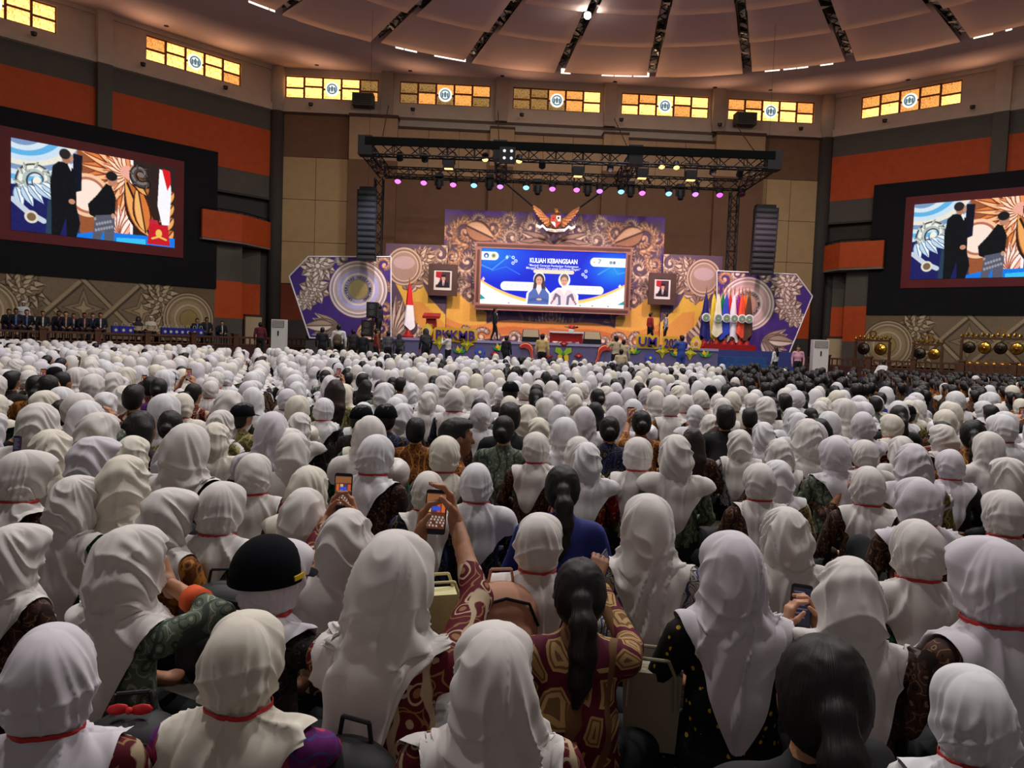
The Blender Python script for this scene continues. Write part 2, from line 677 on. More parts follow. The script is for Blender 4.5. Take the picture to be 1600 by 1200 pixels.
def window(fr, a0, a1, pat):
    """stained-glass window: frame bars, ten panes and the round emblem; a0 is the left end in the picture"""
    _wn[0] += 1
    c = fr.pt((a0 + a1) / 2, -.15, WZ0)
    w = empty('window_%d' % _wn[0], c, kind='structure')
    sg = 1 if a1 > a0 else -1
    L = abs(a1 - a0)
    fb = MB()
    b = .055
    for z in (WZ0, WZ1):
        fb.wbox(fr, a0, a1, -.2, -.08, z - b, z + b)
    cw = L / 5
    for k in range(6):
        a = a0 + sg * cw * k
        fb.wbox(fr, a - b, a + b, -.2, -.08, WZ0, WZ1)
    fb.build('window_frame', M_frame, w)
    for k in range(5):
        zm = WZ0 + (WZ1 - WZ0) * (.56 if k % 2 else .47)
        x0, x1 = a0 + sg * cw * k, a0 + sg * cw * (k + 1)
        MB().wbox(fr, x0, x1, -.2, -.1, zm - .05, zm + .05).build('glazing_bar', M_frame, w)
        for j, (z0, z1) in enumerate(((WZ0, zm), (zm, WZ1))):
            m = {'b': G_bright, 'm': G_mid, 'd': G_dim}[pat[k * 2 + j]]
            MB().wbox(fr, x0, x1, -.19, -.16, z0, z1).build('pane', m, w)
    n3 = np.array([fr.n[0], fr.n[1], 0])
    q = np.array(fr.pt((a0 + a1) / 2, -.12, (WZ0 + WZ1) / 2))
    e = MB().lathe(q, n3, [(0.001, .03), (.40, .03), (.42, 0)], 24).build('emblem_disc', M_embw, w)
    MB().lathe(q + n3 * .035, n3, [(.24, 0), (.24, .02), (.31, .02), (.31, 0)], 24).build('emblem_ring', M_emb, e)
    l = MB()
    for t in (-.16, 0, .16):
        l.prism([q + n3 * .04 + np.array([fr.d[0] * (t + d), fr.d[1] * (t + d), z]) for d, z in ((-.05, -.16), (.05, -.16), (.06 if t else .09, .05), (0, .14 if t else .2), (-.06 if t else -.09, .05))], n3 * .02)
    l.build('emblem_mark', M_emb, e)
    return w


def cols_z(fr, a, r, z0, z1, m, name, parent, n=14):
    c = fr.pt(a, .05, 0)
    return MB().cyl((c[0], c[1], z0), (c[0], c[1], z1), r, r, n).build(name, m, parent, True)


# ---- back wall
wb = empty('wall_back', (2.1, 47.75, 0), kind='structure')
WINX = [(445, 590, 'bbbbbbbbmd'), (624, 765, 'ddmddmmmdm'), (801, 938, 'dddddmmmbb'), (971, 1107, 'bmbmbbmbbb'), (1138, 1272, 'bmbmbbbbbm')]
LB = abs(BWL.px(430, 300)[0])
MB().wbox(BWL, -.5, LB + .5, -.6, -.3, 0, 18.2).build('wall_core', M_cream, wb)
MB().wbox(BWL, -.2, LB + .2, -.3, 0, 14.6, WZ0).build('sill_band', M_cream, wb)
MB().wbox(BWL, -.2, LB + .2, -.3, 0, WZ1, 17.6).build('head_band', M_cream, wb)
MB().wbox(BWL, -.2, LB + .2, 0, .14, 14.62, 14.95).build('cornice', M_cream, wb)
sx = []
for x0, x1, pat in WINX:
    s0, s1 = BWL.px(x0, 165)[0], BWL.px(x1, 185)[0]
    sx += [s0, s1]
    window(BWL, s0, s1, pat)
edges = [LB + .2] + sx + [-.2]
for k in range(0, len(edges), 2):
    MB().wbox(BWL, edges[k], edges[k + 1], -.3, 0, WZ0, WZ1).build('window_pier', M_cream, wb)
for x in (606, 784, 953, 1122):
    s0, s1 = BWL.px(x - 9, 150)[0], BWL.px(x + 9, 150)[0]
    MB().wbox(BWL, s0, s1, 0, .4, 14.62, 17.3).build('pilaster_top', mat('cream_pilaster', (176, 156, 140), .85, .05, 2) if x == 606 else bpy.data.materials['cream_pilaster'], wb)


def bpan(name, x0, x1, z0, z1, n1, m, xr=300, n0=-.3):
    s0, s1 = BWL.px(x0, xr)[0], BWL.px(x1, xr)[0]
    return MB().wbox(BWL, s0, s1, n0, n1, z0, z1).build(name, m, wb)


# outer bays: brown above, beige panels below, dark plinth
for x0, x1 in ((438, 548), (1188, 1282)):
    bpan('brown_panel', x0, x1, 12.0, 14.55, 0, M_brown)
    w = (x1 - x0) / 2
    for i in range(2):
        for z0, z1 in ((4.4, 6.9), (6.93, 9.45), (9.48, 11.97)):
            bpan('beige_panel', x0 + w * i + .4, x0 + w * (i + 1) - .4, z0, z1, .02, M_beige)
    bpan('orange_panel', x0, x1, 2.2, 4.35, .01, M_orange if x0 > 800 else mat('rust_wall_panel', (120, 52, 26), .7, .08, 3))
    bpan('plinth', x0, x1, 0, 2.2, .03, M_dgrey)
bpan('trim_line', 436, 548, 14.5, 14.64, .06, M_trim)
bpan('trim_line', 1186, 1284, 14.5, 14.64, .06, M_trim)
# centre bays between pilasters
PIL = [(546, 620), (763, 800), (938, 976), (1112, 1187)]
for i, (x0, x1) in enumerate(PIL):
    bpan('pilaster', x0, x1, 0, 11.9, .55, M_brown)
    bpan('pilaster', x0, x1, 11.9, 14.4 if i in (0, 3) else 14.1, .55, M_lbrown)
    bpan('trim_line', x0 - 1, x1 + 1, 14.4 if i in (0, 3) else 14.1, 14.58 if i in (0, 3) else 14.22, .62, M_trim)
for (a, b) in ((620, 763), (800, 938), (976, 1112)):
    bpan('bay_panel', a, b, 0, 11.2, .2, M_brown)
    w = (b - a) / 3
    for i in range(3):
        bpan('bay_panel', a + w * i + .3, a + w * (i + 1) - .3, 11.25, 13.9, .2, M_lbrown)
    bpan('trim_line', a, b, 13.9, 14.04, .28, M_trim)
# air handlers on the sill
for x in (570, 1160):
    s0 = BWL.px(x, 170)[0]
    u = empty('air_handler', BWL.pt(s0, .5, 14.98), 'grey air handler box on the ledge below the %s stained-glass window' % ('leftmost' if x < 800 else 'rightmost'), 'air conditioner')
    MB().wbox(BWL, s0 - .62, s0 + .62, .2, .95, 14.98, 15.7).build('body', M_grey, u)
    for k in range(5):
        MB().wbox(BWL, s0 - .52, s0 + .52, .95, .98, 15.05 + k * .12, 15.11 + k * .12).build('louvre', M_dgrey, u)

# ---- diagonal walls
M_soffit = mat('balcony_soffit', (140, 128, 118), .8, .04, 2)


def side_wall(fr, name, sg, wins, colm, balc):
    w = empty(name, fr.pt(sg * 8, 0, 0), kind='structure')

    def wb_(nm, a0, a1, n0, n1, z0, z1, m):
        return MB().wbox(fr, sg * a0, sg * a1, n0, n1, z0, z1).build(nm, m, w)
    wb_('wall_core', 0, 30, -.7, -.3, 0, 18.2, M_dgrey)
    wb_('sill_band', 0, 30, -.3, 0, 14.6, WZ0, M_cream)
    wb_('head_band', 0, 30, -.3, 0, WZ1, 17.6, M_cream)
    wb_('cornice', 0, 30, 0, .16, 14.62, 15.05, M_cream)
    wb_('cornice', 0, 30, 0, .10, 16.95, 17.2, M_cream)
    e = [0] + [v for q in wins for v in q[:2]] + [30]
    for k in range(0, len(e), 2):
        wb_('window_pier', e[k], e[k + 1], -.3, 0, WZ0, WZ1, M_cream)
    for a0, a1, pat in wins:
        if sg > 0:
            window(fr, sg * a1, sg * a0, pat)
        else:
            window(fr, sg * a0, sg * a1, pat)
    ce = [0] + [v for q in colm for v in q] + [30]
    for k in range(0, len(ce), 2):
        wb_('grey_band', ce[k], ce[k + 1], -.3, 0, 13.4, 14.6, M_grey)
        wb_('orange_band', ce[k], ce[k + 1], -.3, .02, 10.7, 13.4, M_orange)
        wb_('grey_band', ce[k], ce[k + 1], -.3, 0, 9.4, 10.7, M_grey)
    for a0, a1 in colm:
        wb_('column', a0, a1, -.3, .35, 0, 14.6, M_grey)
        wb_('column_top', a0, a1, -.3, .35, 14.6, 17.3, M_cream)
    wb_('ledge', 0, 30, -.3, .1, 9.28, 9.4, M_dgrey)
    # gallery front beyond the balcony, mid and low bands
    wb_('gallery_wall', 0, 30, -.62, -.3, 6.2, 9.3, M_grey)
    wb_('gallery_wall', .9, 30, -.3, 0, 4.2, 6.2, M_grey)
    wb_('orange_dado', .9, 30, -.3, .02, 2.1, 4.2, M_orange)
    wb_('plinth', 2.0, 30, -.3, .04, 0, 2.1, M_grey)
    # the pier under the balcony stands proud of the wall
    p0, p1 = balc[1], balc[1] + 2.4
    wb_('pier', p0, p1, 0, .9, 4.2, 6.3, M_grey)
    wb_('pier_dado', p0, p1, 0, .92, 2.1, 4.2, M_orange)
    wb_('pier_base', p0, p1, 0, .94, 0, 2.1, M_grey)
    # lit doorway beside the pier
    d = empty('door_%d' % (1 if sg > 0 else 2), fr.pt(sg * 1.3, 0, 0), kind='structure')
    MB().wbox(fr, sg * .75, sg * 1.85, -.3, .03, 0, 2.3).build('doorway_wall', M_door, d)
    MB().wbox(fr, sg * .65, sg * .75, -.3, .1, 0, 2.4).build('door_jamb', M_trim, d)
    MB().wbox(fr, sg * 1.85, sg * 1.95, -.3, .1, 0, 2.4).build('door_jamb', M_trim, d)
    MB().wbox(fr, sg * .65, sg * 1.95, -.3, .1, 2.3, 2.4).build('door_head', M_trim, d)
    # balcony: orange parapet, sloped back to the corner column
    b0 = balc[0]
    plan = [(.1, .05), (b0, 1.5), (balc[2], 1.5), (balc[2], .0)]
    inner = [(.25, -.1), (b0 + .1, 1.32), (balc[2], 1.32)]
    slab = [fr.pt(sg * a, n, 6.32) for a, n in plan]
    MB().prism(slab if sg > 0 else slab[::-1], (0, 0, .12)).build('balcony_soffit', M_soffit, w)
    pb = MB()
    for (a, n), (a2, n2), (c, m_), (c2, m2) in zip(plan[:2], plan[1:3], inner[:2], inner[1:3]):
        pb.hexa([fr.pt(sg * q, r, z) for z in (6.4, 7.95) for q, r in ((a, n), (a2, n2), (c2, m2), (c, m_))])
    pb.build('balcony_parapet', M_orange, w)
    pr = MB()
    for (a, n), (a2, n2) in zip(plan[:2], plan[1:3]):
        pr.cyl(fr.pt(sg * a, n - .08, 8.1), fr.pt(sg * a2, n2 - .08, 8.1), .035)
        for t in (.1, .5, .9):
            q = np.array(fr.pt(sg * (a + (a2 - a) * t), n + (n2 - n) * t - .08, 7.9))
            pr.cyl(q, q + np.array((0, 0, .2)), .03)
    pr.build('balcony_rail', M_steel, w)
    cols_z(fr, 0, .42, 0, 14.6, M_dgrey, 'corner_column', w)
    cols_z(fr, 0, .42, 14.6, 17.4, M_cream, 'corner_column_top', w)
    return w


side_wall(LW, 'wall_left', 1, [(2.3, 7.66, 'bmbbbbbbmb'), (11.87, 17.2, 'bbbbbbbbbb')], [(9.43, 10.12), (19, 19.7)], (2.9, 2.55, 5.2))
side_wall(RW, 'wall_right', -1, [(1.93, 7.3, 'bmbmmmmmbm'), (11.5, 16.9, 'bbbbbbbbbb')], [(8.97, 9.73), (18.7, 19.4)], (1.75, 2.0, 4.2))

# ---------------------------------------------------------------- ceiling
SL = [84.0 + 12.9 * k for k in range(-5, 7)]          # angles of the radial slits
ceil = struct(empty('ceiling', (HALL_C[0], HALL_C[1], CEIL_Z)))


def pol(r, a, z=CEIL_Z):
    return (HALL_C[0] + r * math.cos(math.radians(a)), HALL_C[1] + r * math.sin(math.radians(a)), z)


n = 96
v, f = [], []
for k in range(n):
    a = 360 * k / n
    v += [pol(24.25, a), pol(34, a), pol(24.25, a, CEIL_Z + .9), pol(34, a, CEIL_Z + .9)]
for k in range(n):
    i, j = 4 * k, 4 * ((k + 1) % n)
    f += [(i, j, j + 1, i + 1), (i, i + 2, j + 2, j)]
mesh_obj('ceiling_rim', v, f, M_ceil, ceil, True)
v, f = [], []
for k in range(48):
    v.append(pol(34.5, 360 * k / 48, CEIL_Z + .92))
mesh_obj('ceiling_void', v, [tuple(range(48))[::-1]], M_dark, ceil)


def ceil_panel(r0, r1, a0, a1, lift, gap=.26):
    """one fabric panel of the ceiling between two slits, sagging a little, its inner edge lifted"""
    nr, na = 6, 6
    v, f = [], []
    for i in range(nr + 1):
        t = i / nr
        r = r0 + (r1 - r0) * t
        g = math.degrees(gap / r)
        for j in range(na + 1):
            q = j / na
            a = a0 + g + (a1 - a0 - 2 * g) * q
            z = CEIL_Z + lift * (1 - t) - .16 * math.sin(PI * t) * math.sin(PI * q)
            v.append(pol(r, a, z))
    m = len(v)
    v += [(p[0], p[1], p[2] + .05) for p in v]
    w = na + 1
    for i in range(nr):
        for j in range(na):
            k = i * w + j
            f += [(k, k + w, k + w + 1, k + 1), (m + k, m + k + 1, m + k + w + 1, m + k + w)]
    for i in range(nr):
        k = i * w
        f += [(k, m + k, m + k + w, k + w), (k + na, k + w + na, m + k + w + na, m + k + na)]
    for j in range(na):
        f += [(j, j + 1, m + j + 1, m + j), (nr * w + j, m + nr * w + j, m + nr * w + j + 1, nr * w + j + 1)]
    return mesh_obj('ceiling_panel', v, f, M_ceil, ceil, True)


rnd = random.Random(5)
for i, (a0, a1) in enumerate(zip(SL[:-1], SL[1:])):
    outer = 24.0 if i % 2 else 24.3
    for r0, r1, lf in ((19.5, outer, .35), (15.5, 19.62, .3), (11.3, 15.62, .3), (7, 11.4, .3)):
        ceil_panel(r0, r1, a0, a1, lf)
# each slit: dark channel edge beams, cross bars and crumpled silver foil flaps
M_gapl = emit('daylight_gap', (255, 244, 226), 2.2)
for i, a in enumerate(SL):
    sl = empty('ceiling_slit', pol(24, a, CEIL_Z + .1), parent=None)
    sl.parent = ceil
    sl.location = Vector(pol(24, a, CEIL_Z + .1)) - abs_loc(ceil)
    tb = MB()
    for dg in (-.2, .2):
        tb.tube([pol(r, a + math.degrees(dg / r), CEIL_Z + .32) for r in (24.1, 18, 12, 7)], .035)
    r = 24.0
    s_ = 1
    while r > 9:
        g0, g1 = math.degrees(.2 / r), math.degrees(.2 / (r - .5))
        tb.cyl(pol(r, a - s_ * g0, CEIL_Z + .32), pol(r - .5, a + s_ * g1, CEIL_Z + .32), .025, n=5)
        s_ = -s_
        r -= .5
    tb.build('slit_truss', M_steel, sl)
    fb = MB()
    r = 24.1
    while r > 8:
        L = rnd.uniform(.18, .5)
        if rnd.random() < .74:
            w0, w1 = -.3 + rnd.uniform(0, .2), .3 - rnd.uniform(0, .2)
            zz = [CEIL_Z + .38 + rnd.uniform(-.2, .22) for _ in range(4)]
            q = [pol(r, a + math.degrees(w0 / r), zz[0]), pol(r, a + math.degrees(w1 / r), zz[1]), pol(r - L, a + math.degrees(w1 / r), zz[2]), pol(r - L, a + math.degrees(w0 / r), zz[3])]
            fb.add(q, [(0, 1, 2), (0, 2, 3)])
        r -= L * rnd.uniform(.8, 1.2)
    fb.build('foil_lining', M_foil, sl)
# bright outer ring slits, in broken lengths
for i, (a0, a1) in enumerate(zip(SL[:-1], SL[1:])):
    if i % 2 == 0:
        continue
    gb = MB()
    a = a0 + .3
    while a < a1 - .5:
        L = rnd.uniform(.3, 2.6)
        if rnd.random() < .72:
            gb.add([pol(24.23, a, CEIL_Z + .01), pol(24.23, a, CEIL_Z + .3), pol(24.23, min(a + L, a1 - .3), CEIL_Z + .3), pol(24.23, min(a + L, a1 - .3), CEIL_Z + .01)], [(0, 1, 2, 3)])
        a += L * rnd.uniform(1.0, 1.3)
    gb.build('ring_slit', M_gapl, ceil)
# small dark fixings on the rim
for x, y in ((260, 41), (495, 102), (641, 111), (785, 119), (961, 128), (1117, 137), (1204, 141), (1419, 125)):
    q = PZ(x, y, CEIL_Z - .02)
    MB().cyl(q, q + np.array((0, 0, .05)), .13, n=10).build('ceiling_fixing', M_steel, ceil)
# luminaires
M_lampring = mat('lamp_housing', (60, 58, 56), .4, .1, 4, metal=.6)
M_lamp = emit('lamp_lens', (255, 246, 224), 9)
for x, y in LAMPS:
    MB().lathe((x, y, CEIL_Z - .32), (0, 0, 1), [(.6, 0), (.66, 0), (.66, .3), (.5, .5), (.1, .55)], 20).build('unseen_ceiling_lamp', M_lampring, ceil)  # housings for the unseen, assumed lamps and the added rear fill
for x, y, z in UPL:
    MB().lathe((x, y, z - .25), (0, 0, 1), [(.03, 0), (.12, .04), (.14, .2)], 10).build('added_uplight_housing', M_lampring, ceil)  # small housings made for the added uplights
q = PZ(918, 23, CEIL_Z - .1)
gl = empty('spot_lamp', q, 'glaring white spot lamp hanging in a ceiling slit', 'lamp')
MB().lathe(q, (0, -.5, -1), [(.02, -.3), (.16, -.28), (.2, 0), (.17, .0)], 14).build('housing', M_steel, gl)
MB().ball(q + np.array((0, -.03, -.05)), .17).build('bulb', emit('glaring_bulb', (255, 250, 232), 60), gl)

# ---------------------------------------------------------------- big side screens
M_led = print_mat('led_screen_picture', 1.05)
M_print = print_mat('printed_banner')


def relay_picture():
    c = Cv(290, 161, (60, 60, 90))
    for k in range(9):
        t = k / 9
        c.ell(.1, -.25, 1.0 - .09 * k, .75 - .055 * k, [(200, 222, 240), (96, 176, 226), (210, 226, 236), (120, 150, 190), (232, 226, 210)][k % 5])
    c.poly([(0, .5), (.5, .42), (.62, 1), (0, 1)], (28, 30, 92))
    pal = ((60, 60, 60), (176, 190, 190), (240, 238, 224))
    c.scroll(.26, .42, .17, 2.4, 1.2, 1, .05, pal, 5)
    for k in range(5):
        c.leaf(.05 + .06 * k, .52 - .02 * k, 1.3 - .2 * k, .24, .09, ((80, 110, 150), (190, 214, 230), (240, 246, 250)))
    c.stroke([(.02, .66), (.16, .78), (.32, .86)], .03, (196, 206, 220))
    c.ell(.2, .83, .07, .07, (220, 214, 200))
    c.ell(.2, .83, .045, .045, (120, 96, 70))
    # orange flower field
    c.poly([(.66, 0), (1.28, 0), (1.28, 1), (.7, 1)], (150, 84, 50))
    fp = ((110, 52, 30), (226, 126, 66), (250, 190, 140))
    for k in range(15):
        a = 1.2 + k * .28
        c.leaf(1.22, .16, a, .55, .12, fp)
    for k in range(12):
        a = 1.25 + k * .3
        c.leaf(1.22, .16, a, .3, .09, ((140, 60, 40), (240, 150, 96), (255, 220, 190)))
    c.ell(1.22, .16, .08, .08, (236, 170, 150))
    c.ell(.78, .5, .25, .25, (244, 196, 160))
    c.ell(.78, .5, .21, .21, (180, 110, 84))
    c.ell(.78, .5, .18, .18, (250, 226, 210))
    for k in range(8):
        c.leaf(1.22 - .01 * k, .95, -2.6 + k * .22, .4, .1, ((150, 70, 50), (246, 180, 150), (255, 236, 226)))
    c.poly([(1.255, 0), (1.29, 0), (1.29, .92), (1.255, .92)], (250, 240, 246))
    # right part
    c.poly([(1.29, 0), (1.8, 0), (1.8, 1), (1.29, 1)], (46, 32, 28))
    lp = ((50, 28, 20), (190, 106, 50), (236, 168, 96))
    c.leaf(1.5, .9, -2.0, .75, .26, lp)
    c.leaf(1.44, .85, -1.75, .6, .18, ((60, 30, 20), (214, 120, 56), (240, 180, 110)))
    c.leaf(1.46, .4, -2.1, .4, .16, lp)
    c.scroll(1.38, .16, .12, 1.0, 1.3, 1, .04, ((20, 18, 20), (70, 60, 60), (120, 110, 106)), 3)
    for k in range(4):
        c.leaf(1.78, .3 + .16 * k, 2.2, .3, .12, lp)
    # blue floor
    c.poly([(.62, .97), (.9, .9), (1.8, .88), (1.8, 1), (.6, 1)], (20, 120, 226))
    c.poly([(1.1, .95), (1.44, .93), (1.44, 1), (1.1, 1)], (60, 190, 240))
    # flag and pedestal
    c.poly([(1.6, .05), (1.72, .06), (1.75, .3), (1.73, .72), (1.64, .74), (1.58, .5)], (246, 244, 250))
    c.poly([(1.63, .04), (1.73, .05), (1.745, .2), (1.7, .3)], (216, 24, 36))
    c.poly([(1.48, .68), (1.58, .68), (1.6, .74), (1.48, .74)], (190, 40, 60))
    c.poly([(1.49, .73), (1.71, .73), (1.74, .98), (1.46, .98)], (196, 26, 40))
    c.ell(1.6, .84, .04, .05, (236, 190, 90))
    c.stroke([(1.52, .91), (1.6, .88), (1.69, .91)], .012, (236, 190, 90))
    # bystander box and the two people
    c.poly([(.62, .05), (.72, .06), (.71, .46), (.62, .5)], (16, 18, 34))
    c.poly([(.36, .62), (.44, .6), (.44, 1), (.34, 1)], (40, 60, 80))
    blk = (14, 16, 20)
    c.poly([(.41, .23), (.47, .17), (.57, .17), (.63, .24), (.655, .45), (.66, .66), (.7, .84), (.66, 1), (.56, 1), (.55, .78), (.49, 1), (.4, 1), (.4, .7), (.385, .45)], blk)
    c.poly([(.575, .16), (.61, .2), (.6, .26), (.565, .19)], (236, 236, 240))
    c.ell(.555, .105, .055, .075, (176, 118, 92))
    c.ell(.535, .075, .058, .058, (40, 36, 38))
    c.ell(.605, .12, .02, .03, (196, 138, 110))
    c.ell(.61, .6, .035, .03, (196, 140, 112))
    c.poly([(.78, .6), (.88, .48), (.98, .33), (1.04, .36), (1.09, .48), (1.08, .7), (1.02, .74), (.9, .76), (.8, .72)], blk)
    c.poly([(.86, .72), (1.08, .68), (1.07, 1), (.96, 1), (.96, .84), (.92, 1), (.83, 1)], (86, 88, 104))
    for k in range(14):
        c.ell(.86 + (k * .37 % .2), .76 + (k * .23 % .22), .014, .018, (150, 150, 160))
    c.ell(1.05, .28, .055, .07, (186, 130, 106))
    c.ell(1.04, .235, .065, .055, (30, 26, 28))
    c.ell(1.06, .7, .022, .03, (200, 150, 124))
    c.grain(4, 1)
    return c


relay = relay_picture()


def side_screen(fr, sg, a_far, a_near, p_far, p_near, side):
    """black masking panel with the maroon border and the LED picture; 'far' end is nearer the stage"""
    side_w = 'left' if sg > 0 else 'right'
    t = empty('video_screen', fr.pt(sg * (p_far + p_near) / 2, .8, 3.7), 'huge %s-hand video screen in a black masking panel with maroon border' % side_w, 'screen')
    MB().wbox(fr, sg * p_far, sg * p_near, .55, 1.2, 3.7, 11.2).build('masking_panel', M_black, t)
    MB().wbox(fr, sg * (a_far - .48), sg * (a_near + .48), 1.2, 1.24, 5.2, 10.32).build('screen_border', M_red, t)
    l, r = (a_near, a_far) if sg > 0 else (a_far, a_near)
    relay.mesh('picture', quad_fn(fr.pt(sg * l, 1.27, 9.86), fr.pt(sg * r, 1.27, 9.86), fr.pt(sg * l, 1.27, 5.68), fr.pt(sg * r, 1.27, 5.68)), M_led, t)
    tr = MB()
    for z in (4.0, 11.0):
        tr.tube([fr.pt(sg * p_far, .4, z), fr.pt(sg * p_near, .4, z)], .06)
    for k in range(6):
        a = p_far + .3 + (p_near - p_far - .6) * k / 5
        tr.cyl(fr.pt(sg * a, .4, 0), fr.pt(sg * a, .4, 11.0), .05)
    tr.build('support_frame', M_steel, t)
    return t


side_screen(LW, 1, 6.6, 14.13, 4.22, 16.5, 0)
side_screen(RW, -1, 5.63, 13.16, 3.37, 15.6, 1)

# printed banners below the screens
TAN = ((70, 54, 38), (150, 128, 98), (206, 188, 152), (172, 150, 112))


def low_banner():
    c = Cv(420, 104, (134, 116, 92))
    W = c.asp
    for x in np.arange(-1.2, W + .6, .92):
        for s_ in (1, -1):
            y0_, y1_ = (-.2, 1.2) if s_ > 0 else (1.2, -.2)
            c.stroke([(x, y0_), (x + 1.4, y1_)], .05, (84, 70, 54))
            c.stroke([(x - .015, y0_ - .01), (x + 1.385, y1_ - .01)], .03, (176, 156, 122))
    for x in np.arange(-1.2, W + .6, .92):
        for k, cc in ((.34, (92, 76, 58)), (.30, (160, 138, 106)), (.18, (104, 86, 66)), (.14, (190, 168, 130))):
            o_ = x + 1.16
            c.poly([(o_ - k, .5), (o_ - k * .25, .5 - k * .25), (o_, .5 - k), (o_ + k * .25, .5 - k * .25), (o_ + k, .5), (o_ + k * .25, .5 + k * .25), (o_, .5 + k), (o_ - k * .25, .5 + k * .25)], cc)
    for x in (.42, 3.55):
        s_ = 1 if x < 2 else -1
        c.poly([(x - .62, 0), (x + .75, 0), (x + .75, 1), (x - .62, 1)], (120, 100, 74))
        c.flower(x + s_ * .5, .28, .34, TAN, 10)
        c.flower(x + s_ * .55, .82, .26, TAN, 8)
        for k in range(7):
            c.leaf(x - s_ * .5, .1 + .13 * k, (0 if s_ < 0 else PI) + .4 * (k % 3 - 1), .22, .12, TAN)
        c.medallion(x, .6, .47, TAN, (170, 150, 90))
    c.grain(5, 3)
    return c


lowb = low_banner()
for fr, sg, a0, a1, sd in ((LW, 1, 4.25, 16.4, 'left'), (RW, -1, 3.35, 15.4, 'right')):
    b = empty('ornament_banner', fr.pt(sg * (a0 + a1) / 2, .9, .8), 'printed carved-ornament banner under the %s video screen' % sd, 'banner')
    l, r = (a1, a0) if sg > 0 else (a0, a1)
    lowb.mesh('print', quad_fn(fr.pt(sg * l, 1.1, 3.75), fr.pt(sg * r, 1.1, 3.75), fr.pt(sg * l, 1.1, .75), fr.pt(sg * r, 1.1, .75)), M_print, b)
    MB().wbox(fr, sg * a0, sg * a1, 1.0, 1.08, .75, 3.72).build('board', M_dgrey, b)

# ---------------------------------------------------------------- side platforms with railings
M_plat = mat('platform_carpet', (70, 40, 36), .9, .1, 4)
for fr, sg, sd, a0 in ((LW, 1, 'left', 0.4), (RW, -1, 'right', 0.2)):
    struct(MB().wbox(fr, sg * a0, sg * 20, .3, 5.6, 0, .62).build('floor_platform_' + sd, M_plat))
    rl = empty('railing', fr.pt(sg * 8, 5.3, .62), 'brown wooden railing along the %s side platform' % sd, 'railing')
    ns = 0
    a = a0 + .4
    while a < 17:
        pb = MB().wbox(fr, sg * (a - .13), sg * (a + .13), 5.17, 5.43, .0, 1.2)
        pb.wbox(fr, sg * (a - .17), sg * (a + .17), 5.13, 5.47, 1.2, 1.27)
        pb.build('post', M_wood, rl)
        if a + 2.1 < 18:
            MB().wbox(fr, sg * (a + .13), sg * (a + 2.07), 5.24, 5.36, 1.02, 1.12).build('handrail', M_wood, rl)
            MB().wbox(fr, sg * (a + .13), sg * (a + 2.07), 5.26, 5.34, .68, .74).build('bottom_rail', M_wood, rl)
            for k in range(7):
                q = a + .13 + 1.94 * (k + .5) / 7
                MB().wbox(fr, sg * (q - .03), sg * (q + .03), 5.27, 5.33, .74, 1.02).build('baluster', M_wood, rl)
        a += 2.2
# ---------------------------------------------------------------- stage
DECK = 1.37
SY = 36.0                                            # front edge of the stage
BY = 42.0                                            # plane of the backdrop
M_deck = mat('stage_carpet', (52, 62, 120), .85, .1, 4)
M_apron = mat('stage_apron_paint', (104, 98, 140), .7, .06, 3)
sx0, sx1 = P(600, 530, SY)[0], P(1122, 550, SY)[0]
st = struct(empty('floor_stage', ((sx0 + sx1) / 2, 39, 0)))
MB().box(sx0, sx1, SY, 44, DECK - .12, DECK).build('stage_deck', M_deck, st)
MB().box(sx0 - 4, sx0, SY + 1.2, 44, 0, DECK - .3).build('stage_wing', M_dgrey, st)
MB().box(sx1, sx1 + 4.2, SY + 1.2, 44, 0, DECK - .02).build('stage_wing', M_deck, st)
MB().box(sx0, sx1, SY, SY + .08, 0, DECK - .12).build('stage_apron', M_apron, st)
MB().box(sx0, sx1, SY - .05, SY + .05, DECK - .1, DECK + .02).build('stage_edge_strip', mat('lilac_edge_strip', (160, 150, 190), .6, .05, 4), st)
M_step = mat('blue_step_carpet', (40, 76, 130), .85, .1, 6)
for k in range(3):
    MB().box(sx1 + .05, sx1 + 2.5, SY - .3 + k * .45, SY + 1.2, .02 + DECK * k / 4, DECK * (k + 1) / 4 + .02).build('step', M_step, st)


def fP(x, y, Y):
    q = P(x, y, Y)
    return (q[0], Y, q[2])


def front_rect(px0, py0, px1, py1, Y):
    """frontal rectangle seen between two picture corners at depth Y: x0, x1, z0, z1"""
    a, b = P(px0, py0, Y), P(px1, py1, Y)
    return min(a[0], b[0]), max(a[0], b[0]), min(a[2], b[2]), max(a[2], b[2])


def rect_fn(x0, x1, z0, z1, Y):
    return quad_fn((x0, Y, z1), (x1, Y, z1), (x0, Y, z0), (x1, Y, z0))


# --- painted centre backdrop
PCT = ((70, 52, 52), (152, 122, 106), (216, 190, 164), (180, 150, 126))
PCR = ((74, 50, 42), (160, 112, 84), (208, 166, 130), (180, 130, 100))


PCD = ((70, 52, 54), (112, 88, 80), (146, 118, 104))


def soften(c):
    a = c.a
    p = np.pad(a, ((1, 1), (1, 1), (0, 0)), 'edge')
    c.a = (a * 4 + p[:-2, 1:-1] + p[2:, 1:-1] + p[1:-1, :-2] + p[1:-1, 2:]) / 8


